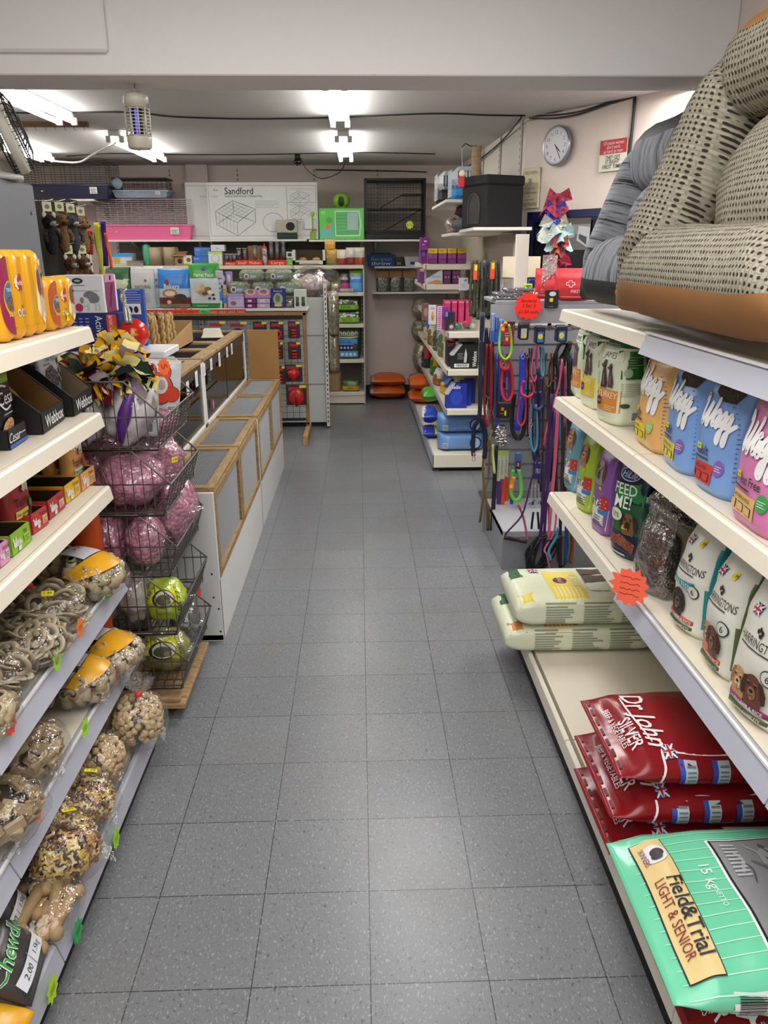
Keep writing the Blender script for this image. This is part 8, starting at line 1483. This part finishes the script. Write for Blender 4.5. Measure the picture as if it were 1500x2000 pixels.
lead('black punched leather collar strap hanging straight','#0f0f10',[(969,870),(966,940),(963,1000),(961,1036)],C_-.02,.014,.3);lead('purple punched collar strap beside the black one','#5f2a86',[(975,935),(974,985),(972,1030)],B,.016,.25);lead('orange punched collar strap fanned beside the purple one','#cf4a1e',[(985,930),(983,965),(980,1000)],B,.013,.25);lead('second orange punched collar strap of the fan','#d8541f',[(991,930),(990,960),(987,998)],A,.013,.25);lead('blue punched collar strap beside the neon collar','#28569a',[(999,965),(999,990),(997,1028)],B,.012,.3)
lead('neon green and orange collar loop low on the display','#62c04a',U(1008,918,978,18),C_-.02,.012,.4);lead('orange part of the neon collar beside its buckle','#f08a2a',[(1004,932),(1000,945),(998,955)],C_-.04,.013,.5)
for i,(pts,lab) in enumerate((([(1040,945),(1037,975),(1036,1000)],'left steel chain lead low in the middle'),([(1046,942),(1045,970),(1044,1000)],'middle steel chain lead low in the middle'),([(1052,945),(1053,975),(1054,1000)],'right steel chain lead low in the middle'),([(1013,985),(1013,1010),(1012,1038)],'short steel chain hanging above the plinth'))):
 P=[at_y(x,y,C_) for x,y in pts];P=spl(P,9);o=P[0].copy();m=MB()
 for k,(a,b) in enumerate(zip(P,P[1:])):c=(a+b)/2-o;L=(b-a).length*.75;m.tube([(c.x+(.005*math.cos(q) if k%2 else 0),c.y+(0 if k%2 else .005*math.cos(q)),c.z+L*math.sin(q)) for q in [2*PI*j/8 for j in range(8)]],.0018,CHR,4,True)
 m.build('chain_lead',None,o,0,lab,'dog lead','steel chain leads')
m=MB();rr=random.Random(8);[m.tube([(rr.uniform(-.03,.03)+.014*math.cos(q),-.01*k*.3,rr.uniform(-.05,.05)*0+-.006*k+.014*math.sin(q)) for q in [2*PI*j/10 for j in range(10)]],.004,CHR,5,True) for k in range(16)];m.build('collar_rings',None,at_y(978,835,C_),0,'cluster of chrome collar buckles and rings','dog collar')
for i,lab in enumerate(('dark blue harness bundle low on the display','red corded bundle behind the dark blue harness','black harness hanging under the right header','black harness resting low over the plinth')):
 x,y,c,s=((1045,1000,'#1c2450',26),(1040,1010,'#8a2430',20),(1098,690,'#111114',24),(1060,1082,'#141418',40))[i];p=at_y(x,y,B+.02*i if i<3 else 4.12);m=MB()
 for k in range(9):q=rr.uniform(0,3);a=s*.0026;m.tube(spl([(a*math.cos(q+j)*rr.uniform(.4,1),rr.uniform(-.02,.02),a*1.1*math.sin(q+j*1.3)) for j in range(6)],4),.006,mat(c,.6,0,.2),6)
 m.build('dog_harness',None,p,0,lab,'dog harness')
def hcard(x0,x1,yb,yt,Y,c,label,deco=None,D=.03,cat='collar pack',name='hanging_pack',group=None):
 xc,zb,w,h=slotx(x0,x1,yb,yt,Y);m=MB();m.box(-w/2,0,0,w/2,D,h,mat(c,.4),.006);deco and deco(m,front_of(0),w,h);return m.build(name,None,(xc,Y,zb),0,label,cat,group)
hcard(1015,1034,664,632,4.62,'#141416','black header with a grey label above the wide blue lead',D_(('r',.1,.1,.75,.7,'#a9b0ba'),('r',.4,.15,.75,.4,'#d9c23a')),.08,group='black lead headers on the top rail');hcard(1047,1066,672,637,4.62,'#141a2c','black header with a blue label, middle of the top rail',D_(('r',.1,.1,.8,.68,'#2c6ab4'),('e',.45,.42,.28,.16,'#d8c43a')),.08,group='black lead headers on the top rail');hcard(1088,1110,668,636,4.62,'#141a2c','black header with a blue label, right of the top rail',D_(('r',.1,.1,.75,.68,'#3a6fb0'),('e',.4,.4,.25,.2,'#d9d24a')),.08,group='black lead headers on the top rail')
hcard(980,1006,675,628,4.70,'#b01f38','red collar card with a dark top behind the neon slip rope',D_(('r',0,.75,1,1,'#2a1c2a'),('r',.3,.2,.5,.35,'#e0c83a'),('l',.2,.4,.7,.6,2,'#e0a0a8')));hcard(971,1000,818,786,4.56,'#161517','black mesh pouch with an orange logo and yellow tag',D_(('r',.25,.5,.45,.7,'#d86a2a'),('l',.2,.3,.6,.42,1,'#b8643a'),('r',.5,.2,.62,.5,'#e0c92a')),.05);hcard(1005,1020,926,884,4.58,'#3f5f94','blue and black muzzle pack with an orange logo',D_(('r',.1,.1,.8,.6,'#1f2024'),('e',.45,.45,.2,.1,'#d8682a'),('l',.2,.2,.7,.28,1,'#c9c9cc')));hcard(1041,1059,936,903,4.58,'#1d2560','round navy pack with white letters',D_(('t','TRU',.5,.5,.3,'#c9cbd6',.6)))
for i,(a,b) in enumerate(((958,968),(966,975),(974,984))):hcard(a,b,668,612+6*i,4.64+.03*i,['#6a86b8','#2c4a9c','#5a7ab0'][i],['left clear blue lead pack at the top of the red leads','middle dark blue lead pack at the top of the red leads','right clear blue lead pack at the top of the red leads'][i],D_(('r',0,.0,1,.4,'#2c58b0'),('r',.3,.5,.4,1,'#c2cfe4')),group='blue lead packs')
hcard(937,948,670,612,4.60,'#5a7aa8','pale blue pack at the top of the thick navy rope',D_(('e',.5,.85,.4,.12,'#7f9ccc')))
for i,(a,b) in enumerate(((970,980),(977,988),(985,994))):hcard(a,b,940-4*i,880,4.63+.03*i,'#c9cdb8',['nearest cream size card on the left of the display','middle cream size card on the left of the display','rear cream size card on the left of the display'][i],D_(('l',.2,.15,.6,.7,9,'#7a806a'),('r',0,.85,1,1,'#b6cc5a')),.004,group='cream size cards')
lead('lime and white label tape beside the black collar strap','#c4cc8a',[(963,868),(963,890),(966,925)],C_-.03,.008,.2)
CAM_=(('#4a4f32','#2b2f22'),('#1d1e20','#2a2c2e'),('#565a3c','#33382a'),('#2a3038','#6a7078'),('#1a1b1e','#2c2c30'),('#4d5236','#2c3020'),('#30352c','#4a4e3a'),('#232628','#3a3c40'))
for i,x in enumerate((925,932,939,946,953,960,966,972)):
 p=at_y(x,508,5.5+.05*(i%2));m=MB()
 for s in (-.013,.013):m.tube(spl([(s*.5,0,0),(s,0,-.12),(s*1.2,.01,-.28),(s*.6,0,-.37-.012*(i%3))],5),.010,speck(CAM_[i][0],CAM_[i][1],90.,.7,.3),7)
 m.build('paracord_lead',None,p,0,'%s hanging above the collar rail'%('olive camouflage cord lead, leftmost','black cord lead between two olive ones','olive camouflage cord lead behind the orange tag','grey and white flecked cord lead','black cord lead beside the second orange tag','olive cord lead right of the second orange tag','dark green cord lead second from the right','charcoal cord lead at the right end')[i],'dog lead','camouflage cord leads')
for i,(a,b,yt,yb) in enumerate(((924,933,516,547),(957,967,512,545))):hcard(a,b,yb,yt,5.42,'#e0482a',['orange tag on the left camouflage leads','orange tag on the right camouflage leads'][i],D_(('r',.3,.6,.9,.95,'#e8d23a')),.004,'tag','lead_tag','orange tags on the camouflage leads')
t2=thing('lead_rack','white wire rack holding the camouflage cord leads','rack',(1.0,5.6,1.165));put(MB().box(1.0,5.60,1.60,1.26,5.615,1.74,card('#d8cbb0')),'beige_board',t2);put(MB().tube([(.8,5.56,1.60),(1.22,5.56,1.60)],.005,METAL,6).tube([(1.0,5.6,1.05),(1.0,5.6,1.6)],.008,METAL,6),'wire_rail',t2);put(MB().box(.9,5.5,.0,1.1,5.7,.02,METAL).tube([(1.0,5.6,.02),(1.0,5.6,1.06)],.008,METAL,6),'stand',t2)
CT=1.494
for i,(a,b,yb,yt,lab) in enumerate(((962,1040,582,572,'lowest clear packet of folded cloths on the grey counter'),(968,1052,573,564,'middle clear packet of folded cloths on the grey counter'),(985,1045,565,556,'topmost clear packet of folded cloths on the grey counter'))):
 xc,zb,w,h=slotx(a,b,yb,yt,4.86);t2=thing('cloth_packet',lab,'packet',(xc,4.92,CT+.024*i),.1*i-.1,'clear packets of folded cloths');MB().box(-w*.46,-.06,.002,w*.46,.06,.019,mat(['#3a3f55','#4f4a5a','#39445a'][i],.8,0,.25,.2,20.),.006).build('folded_cloth',t2);MB().box(-w/2,-.075,.001,w/2,.075,.022,film('#ffffff',.3,.1,30.),.008).build('clear_wrap',t2)
p=at_y(1032,598,4.782);m=MB();pts=starpts(0,0,.085,14,.82,.1,1.05,.05,4);m.prism(pts,0,.0015,ink('#ff2a1c'),'y');F=front_of(0);d_text(m,F,'Bandanas',0,.033,.018,ink('#5a1008'),1,shear=.2);d_text(m,F,'3 for 3',0,.004,.022,ink('#5a1008'),1,shear=.2);d_text(m,F,'£1.00 each',0,-.032,.02,ink('#5a1008'),1,shear=.2);m.build('price_card',None,p,0,'red starburst card with handwritten price on the slatwall counter','price card')
hcard(1063,1092,602,566,4.795,'#141416','black swing tag with a white oval hanging over the counter edge',D_(('e',.55,.78,.25,.13,'#c9cdd6'),('r',.35,.35,.6,.55,'#e0cf2a'),('l',.3,.08,.7,.12,1,'#c9c9cc')),.006,'tag','swing_tag')
def aid(x,y,s,rz,lab,text):
 t2=thing('first_aid_bag',lab,'first aid bag',(x,y,CT),rz,'red first aid bags');rd=mat('#b81d26',.6,0,.08,.3,30.);sk=Sack(.24*s,.15*s,.11*s,[(0,.95),(.4,1),(.8,.7),(1,.25)],n=3,amp=.008,seed=int(s*10));m=MB();sk.body(m,rd,14,34);m.build('bag_body',t2)
 m=MB();F=sk.front;wt=ink('#ead8d8')
 if text:
  for a,b in (((-.05,.098),(-.018,.098)),):pass
  cr=[(-.012,.03),(.012,.03),(.012,.012),(.03,.012),(.03,-.012),(.012,-.012),(.012,-.03),(-.012,-.03),(-.012,-.012),(-.03,-.012),(-.03,.012),(-.012,.012)];d_stroke(m,F,[(-.045+a*.8,.09*s+b*.6) for a,b in cr+cr[:1]],.003,wt,1,2);d_text(m,F,'FIRST AID',.01,.048*s,.02,wt,1,wfit=.11)
 d_stroke(m,F,[(-.1*s,.02),(0,.018),(.1*s,.02)],.002,wt,1,3);m.build('white_print',t2)
aid(1.25,5.02,1.2,-.2,'red first aid bag at the back of the counter',False);aid(1.315,4.865,1.05,.08,'red first aid bag with a white cross at the front of the counter',True)
t2=thing('bandana_stand','wooden post stand draped with patterned bandanas on the counter','bandana stand',(1.235,5.16,CT));MB().lathe([(0,0),(.07,0),(.07,.015),(.018,.02),(.018,.62),(0,.62)],wood('#a98656','#c4a06e',4.,(3,3,20)),14).tube([(.0,-.02,.40),(.035,-.06,.47)],.014,wood('#a98656','#c4a06e',4.,(3,3,20)),10).build('wooden_post',t2)
for i,(z,c1,c2,r,dx,nm) in enumerate(((.60,'#b02a44','#3a2030',.075,0,'red'),(.53,'#2a2a8a','#3a3aa0',.06,-.01,'blue'),(.45,'#b8bcae','#8a9a94',.08,-.015,'pale'),(.40,'#8ab0b4','#b8d0ce',.07,.03,'teal'),(.33,'#c9692a','#6a2a6a',.05,.03,'orange'),(.22,'#a8264a','#5a1a30',.07,.03,'crimson'),(.16,'#1a1a1e','#2a2a30',.055,.02,'black'),(.06,'#1f4a3a','#163428',.06,.05,'green'))):
 m=MB();fm=speck(c1,c2,70.,.9,.2);vs=[]
 for j in range(25):
  a=2*PI*j/24
  for k in range(5):q=r*(.35+.2*k)*(1+.22*math.sin(5*a+i));vs.append((dx+q*math.cos(a),q*math.sin(a)*.8-.01,.02+-.028*k*(1+.3*math.sin(3*a+i))))
 m.add(vs,[(j*5+k,j*5+k+1,(j+1)*5+k+1,(j+1)*5+k) for j in range(24) for k in range(4)],fm,True)
 for s in (-1,1):m.add([(dx,-.05,.01),(dx+s*r*.8,-.075,.05),(dx+s*r*1.2,-.06,-.02-.05*(i==0 and s<0)),(dx+s*r*.4,-.07,-.03)],[(0,1,2,3)],fm)
 o=m.build('bandana',t2,(0,0,z))
p=at_y(1073,530,4.98);t2=thing('swing_packet','tall clear packet with a white card hanging in front of the bandanas','packet',(p.x,4.98,CT+.02));MB().box(-.045,-.004,0,.045,.004,.24,film('#ffffff',.3,.08,40.)).build('clear_packet',t2);MB().box(-.03,.005,.01,.035,.007,.2,ink('#d6d2d4')).build('card',t2)
hcard(1022,1042,556,527,5.0,'#a9cc2a','lime green card standing on the counter beside the packets',D_(('e',.55,.85,.25,.08,'#6a8a1a'),('l',.2,.4,.8,.6,2,'#7a9a1a')),.01,'card','lime_card').location.z=CT;hcard(1034,1052,552,516,5.12,'#1f2a6a','navy box behind the lime green card',None,.05,'box','navy_box').location.z=CT
hcard(1120,1136,530,506,5.05,'#d08a2a','small orange and red box beside the grey pet bed',D_(('r',0,.6,1,1,'#b8322a'),('e',.5,.3,.3,.2,'#e8c84a')),.04,'box','orange_box').location.z=CT
# left background: cabinet, fan, plush toys, laces, mesh stand, ceiling things
t=thing('grey_cabinet','plain grey metal cabinet behind the yellow can packs','cabinet',(-1.5,2.98,0));put(MB().box(-1.72,2.56,.02,-1.31,3.42,2.04,mat('#7d8086',.45,.2,.03),.006),'cabinet_body',t);put(MB().lathe([(0,0),(.006,0),(.006,.004),(0,.005)],METAL,10,T=Matrix.Translation((-1.309,3.36,1.93))@Matrix.Rotation(PI/2,4,'Y')),'lock',t)
t=thing('desk_fan','white and black desk fan on top of the grey cabinet','fan',(-1.36,3.22,2.042),.3);MB().lathe([(0,0),(.09,0),(.09,.015),(.02,.03),(.018,.05),(0,.05)],mat('#c9c8c2',.4),20).build('base',t);TF=Matrix.Translation((.02,0,.155))@Matrix.Rotation(1.25,4,'Y');cg=mat('#1b1b1d',.4);m=MB()
for r,z in ((.14,0),(.14,.07),(.09,.09),(.04,.095)):m.tube([TF@Vector((r*math.cos(a),r*math.sin(a),z)) for a in [2*PI*k/28 for k in range(28)]],.003,cg,5,True)
for k in range(36):a=2*PI*k/36;m.tube([TF@Vector((r*math.cos(a),r*math.sin(a),z)) for r,z in ((.14,0),(.14,.07),(.09,.09),(.03,.095))],.0016,cg,4)
m.build('guard',t);MB().lathe([(.146,.02),(.15,.03),(.15,.045),(.146,.055)],mat('#d3d0c0',.4),28,T=TF).lathe([(0,-.07),(.05,-.06),(.055,0),(0,.01)],mat('#d3d0c0',.4),18,T=TF).build('white_housing',t);m=MB();[m.add([TF@Vector(v) for v in ((.02*math.cos(a),.02*math.sin(a),.04),(.12*math.cos(a-.25),.12*math.sin(a-.25),.03),(.125*math.cos(a+.3),.125*math.sin(a+.3),.055),(.03*math.cos(a+.5),.03*math.sin(a+.5),.05))],[(0,1,2,3)],cg) for a in (0,PI/2,PI,1.5*PI)];m.build('blades',t)
t=thing('toy_pegboard','dark pegboard bay with hanging plush toys at the left','display panel',(-1.95,5.2,0));put(MB().box(-1.98,4.2,.02,-1.95,5.84,2.12,mat('#221f1e',.8)),'board',t);m=MB();m.box(-1.95,5.82,0,-1.90,5.85,2.0,WS);[m.box(-1.935,5.8185,.1+.05*k,-1.925,5.8205,.125+.05*k,BLACK) for k in range(37)];put(m,'slotted_post',t)
FUR={'black':('#1d1b1b','#2c2826'),'brown':('#7d5a3c','#96714c'),'grey':('#42454c','#5a5d64'),'tan':('#8a6440','#a47c52'),'fox':('#5a3a28','#7a5036')}
for i,(y,z,k,lab) in enumerate(((4.86,1.99,'black','black plush bear with pale ears hanging at the left of the plush row'),(5.06,2.0,'brown','brown plush toy with a dark collar patch hanging second in the plush row'),(5.25,2.0,'grey','grey plush badger with a white muzzle hanging in the plush row'),(5.43,1.99,'tan','tan plush fox with a dark nose hanging at the right of the plush row'),(5.12,1.755,'fox','lower plush raccoon toy with white ears, left one'),(5.37,1.755,'fox','lower plush raccoon toy with white ears and a tag, right one'))):
 X=-1.80;t=thing('plush_toy',lab,'plush toy',(X,y,z),.95,'hanging plush toys');t.scale=(.74,)*3;f=speck(*FUR[k],120.,.95,.9);m=MB();pale=mat('#cfc8ba',.95,0,.1)
 m.ball((0,0,-.05),.055,f,16,10,(1,1,.95));m.tube(spl([(0,0,-.08),(0,0,-.16),(0,.005,-.24),(0,0,-.30)],4),[.042,.04,.038,.04,.045,.05,.052,.05,.048,.045,.04,.03,.02],f,12);m.build('body',t)
 h=MB();h.ball((0,-.06,-.072),.026,pale if k in ('grey','fox','black') else f,12,8,(1,1.9,.75));h.ball((0,-.108,-.066),.009,BLACK,8,6);[h.ball((e*.024,-.05,-.035),.007,BLACK,8,6) for e in (-1,1)];h.build('muzzle',t)
 for s in (-1,1):MB().ball((s*.042,-.01,-.005),.020,pale if k in ('black','fox') else f,10,7,(1,.5,1.2)).build('ear',t);MB().tube(spl([(s*.04,-.01,-.12),(s*.065,-.03,-.17),(s*.06,-.03,-.21)],3),.017,f,8).build('paw',t)
 q=MB();q.box(-.04,-.002,.02,.04,0,.09,ink('#d3d0a0'));d_ell(q,front_of(-.002),0,.055,.022,.018,ink('#6a6a5c'),0,10);q.build('card_tag',t);MB().tube([(-.15,.0,.095),(.0,0,.095),(.05,-.02,.11)],.003,CHR,5).build('hook',t)
for i,(x,yt,yb,c,dx,lab) in enumerate(((176,450,497,'#cf2a22',1,'red lace bundle beside the plush toys'),(186,455,540,'#141216',14,'black lace slanting behind the yellow laces'),(188,435,545,'#e0d83a',12,'left yellow lace bundle'),(194,440,530,'#e8e05a',3,'right pale yellow lace bundle'),(201,432,520,'#3a1a72',6,'purple lace bundle beside the yellow ones'),(206,455,525,'#f0602a',12,'thin orange lace at the right end of the laces'))):lead(lab,c,[(x,yt),(x+dx*.3,(yt*2+yb)/3),(x+dx*.8,(yt+yb*2)/3),(x+dx,yb)],5.72-.02*i,.018 if i in (0,2,4) else .011,.5,None,'laces','colourful laces','lace_bundle')
t=thing('mesh_stand','black wire mesh display stand in a wooden frame with red toy packs','display stand',(-1.1,7.8,0));m=MB();wv=wood('#8a6238','#a97c4c',5.,(12,12,2));m.box(-.555,7.74,.11,-.52,7.78,1.215,wv,.003);m.box(-2.2,7.74,1.19,-.52,7.78,1.215,wv);m.box(-.56,7.30,0,-.515,7.95,.09,wood('#a07a4c','#c49c68',4.,(12,2,12)),.004);m.prism([(7.45,.09),(7.74,.09),(7.74,.5)],-.55,-.525,wv,'x') if False else None ;m.box(-.553,7.74,.09,-.522,7.78,.13,wv);put(m,'wooden_frame',t)
m=MB();grid(m,(-2.2,7.755,.17),(1.645,0,0),(0,0,1.0),26,16,.0022,BLACK);m.box(-2.2,7.745,1.15,-.555,7.765,1.19,BLACK);m.box(-2.2,7.745,.15,-.555,7.765,.175,BLACK);put(m,'wire_mesh',t,recalc=False)
for i,(a,b,yb,yt,s) in enumerate(((407,440,665,627,0),(447,482,665,628,0),(495,520,665,628,1),(528,553,664,628,2),(563,585,661,628,1),(563,587,702,668,1),(557,590,746,712,3),(560,598,792,752,3),(538,552,702,668,1),(540,556,750,715,1))):
 xc,zb,w,h=slotx(a,b,yb,yt,7.70);lab=('clear toy pack with a black ring, left on the mesh stand','pale clear toy pack second from the left on the mesh stand','red toy card third from the left in the top row of the mesh stand','red ring toy card partly behind the brown board','red toy card at the top right of the mesh stand','red toy card in the second row at the right of the mesh stand','red bulb shaped toy pack in the third row of the mesh stand','round red disc toy pack at the bottom right of the mesh stand','red toy card edge peeping from behind the brown board','lower toy card edge peeping from behind the brown board')[i]
 t2=thing('toy_card',lab,'dog toy',(xc,7.715,zb),0,'red toy packs on the mesh stand');m=MB();m.box(-w/2,0,0,w/2,.004,h,ink('#2a2226' if i>1 else '#7a7f8a'));F=front_of(0);d_rect(m,F,-w*.4,h*.72,w*.3,h*.9,ink('#a8242c'),0);d_rect(m,F,w*.15,h*.85,w*.48,h*.98,ink('#e0d83a'),1);m.build('card',t2);rd=mat('#b81c1a' if i>1 else '#8a8c92',.3);m=MB()
 if s in (0,2):m.tube([(w*.28*math.cos(q),-.012,h*.3+w*.28*math.sin(q)) for q in [2*PI*k/18 for k in range(18)]],.014,rd if i>1 else BLACK,7,True)
 elif s==1:[m.lathe([(0,0),(w*.2,0),(w*.24,h*.06),(w*.2,h*.12),(0,h*.12)],rd,12,(0,-.015,h*(.08+.17*k))) for k in range(3)]
 elif i==6:m.lathe([(0,0),(w*.12,0),(w*.15,h*.15),(w*.36,h*.35),(w*.33,h*.6),(0,h*.7)],rd,14,(0,-.03,.01))
 else:m.ball((0,-.02,h*.4),w*.4,rd,16,10,(1,.35,1));m.tube([(0,-.05,0),(0,-.055,h*.7)],.012,mat('#8a1614',.3),6)
 m.build('toy',t2)
p=at_y(270,172,3.0);t=thing('insect_killer','cream electric insect killer lantern hanging from the beam','insect killer',(-.765,3.02,2.33));cm=mat('#c4bfae',.4,0,.03);MB().tube([(0,0,0),(0,0,-.012),(.012,0,-.02),(0,0,-.032),(-.01,0,-.022)],.002,METAL,5).build('hook',t)
m=MB();m.lathe([(0,-.03),(.036,-.03),(.042,-.036),(.044,-.06),(.041,-.062),(.041,-.075),(0,-.075)],cm,8);m.lathe([(.041,-.06),(.0425,-.062),(.0425,-.074),(.041,-.076)],mat('#3f8f7a',.5),8,arc=.3);m.build('cap',t);m=MB();[m.tube([(.042*math.cos(a),.042*math.sin(a),-.075),(.042*math.cos(a),.042*math.sin(a),-.165)],.0028,cm,5) for a in [2*PI*k/10 for k in range(10)]];[m.tube([(.043*math.cos(a),.043*math.sin(a),-.08-.0105*j) for a in [2*PI*k/20 for k in range(20)]],.0018,cm,4,True) for j in range(9)];m.build('grille',t)
MB().lathe([(.018,-.075),(.018,-.165)],mat('#1d1d28',.5),10).tube([(0,-.02,-.08),(0,-.02,-.16)],.004,mat('#5a5af0',.4,0,0,emit=.7),6).build('lamp_core',t);MB().lathe([(0,-.163),(.043,-.163),(.045,-.17),(.042,-.20),(.036,-.206),(0,-.206)],cm,8).build('base_cup',t)
cable('ceiling_cable',[Vector((-2.05,7.3,2.66)),Vector((-2.35,7.6,2.6)),Vector((-2.6,8.0,2.58)),Vector((-2.9,8.4,2.62)),Vector((-3.2,8.8,2.68))],.009,'#d8d6d2','white flex drooping between two tube lights on the left')
t=thing('hook_rail','brown wooden rail with small hooks on the ceiling at the left','hook rail',(-2.4,5.9,CEIL));a,b=at_z(-40,241,2.74),at_z(176,243,2.74);put(MB().box(a.x,a.y-.02,2.715,b.x,a.y+.02,CEIL,wood('#6a4a2c','#85623c',4.,(2,12,12))),'rail',t)
for k in range(7):x=at_z(45+19*k,250,2.7).x;put(MB().tube([(x,a.y,2.716),(x,a.y,2.70),(x+.008,a.y,2.69),(x+.014,a.y,2.70)],.0022,CHR,5),'cup_hook',t)
p=at_y(588,303,9.6);t=thing('security_camera','black dome security camera on the ceiling near the back wall','camera',(p.x,9.0,CEIL));MB().lathe([(0,0),(.03,0),(.03,-.04),(0,-.04)],BLACK,14).build('mount',t);MB().ball((0,0,-.07),.04,mat('#0c0c0d',.2),16,10).build('dome',t)
cable('ceiling_cable',[Vector((p.x+.03,9.0,2.72)),Vector((p.x+.1,9.02,2.6)),Vector((p.x+.25,9.05,2.52)),Vector((p.x+.45,9.0,2.58)),Vector((-.12,8.87,2.69))],.005,'#1c1a18','black flex looping from the camera to the tube light')
# light and camera
def area(name,loc,sx,sy,power,rot=(0,0,0),c=(1,.985,.965)):
 l=bpy.data.lights.new(name,'AREA');l.shape='RECTANGLE';l.size=sx;l.size_y=sy;l.energy=power;l.color=c
 o=bpy.data.objects.new(name,l);o.location=loc;o.rotation_euler=rot;col.objects.link(o);return o
area('unseen_ceiling_lamp',(-.1,.9,2.72),1.6,2.4,46)
area('unseen_ceiling_lamp',(-.1,-1.4,2.72),1.6,2.0,36)
area('unseen_ceiling_lamp',(2.0,4.7,2.72),.4,1.4,30)  # added fill light over the right nook, no fixture seen there
area('unseen_ceiling_lamp',(.35,4.4,2.72),.5,1.6,36)  # added fill light over the aisle, hidden by the beam, no fixture
w=bpy.data.worlds.new('daylight');scene.world=w;w.use_nodes=True
bg=w.node_tree.nodes['Background'];bg.inputs[0].default_value=(.92,.95,1,1);bg.inputs[1].default_value=.8
cd=bpy.data.cameras.new('camera');cam=bpy.data.objects.new('camera',cd);col.objects.link(cam)
cd.sensor_fit='VERTICAL';cd.sensor_height=36.;cd.lens=F_PX/2000*36.;cd.clip_start=.05
M3=Matrix((AX_R,AX_U,-AX_F)).transposed();cam.matrix_world=Matrix.Translation(CAM)@M3.to_4x4()
scene.camera=cam
scene.view_settings.view_transform='Standard';scene.view_settings.exposure=.28;scene.view_settings.gamma=1.0
cy=scene.cycles
cy.max_bounces=6;cy.diffuse_bounces=3;cy.glossy_bounces=3;cy.transmission_bounces=2;cy.transparent_max_bounces=12
cy.use_adaptive_sampling=True ;cy.adaptive_threshold=.05
cy.caustics_reflective=False ;cy.caustics_refractive=False ;cy.sample_clamp_indirect=6.
try:cy.use_denoising=True ;cy.denoiser='OPENIMAGEDENOISE'
except Exception:pass
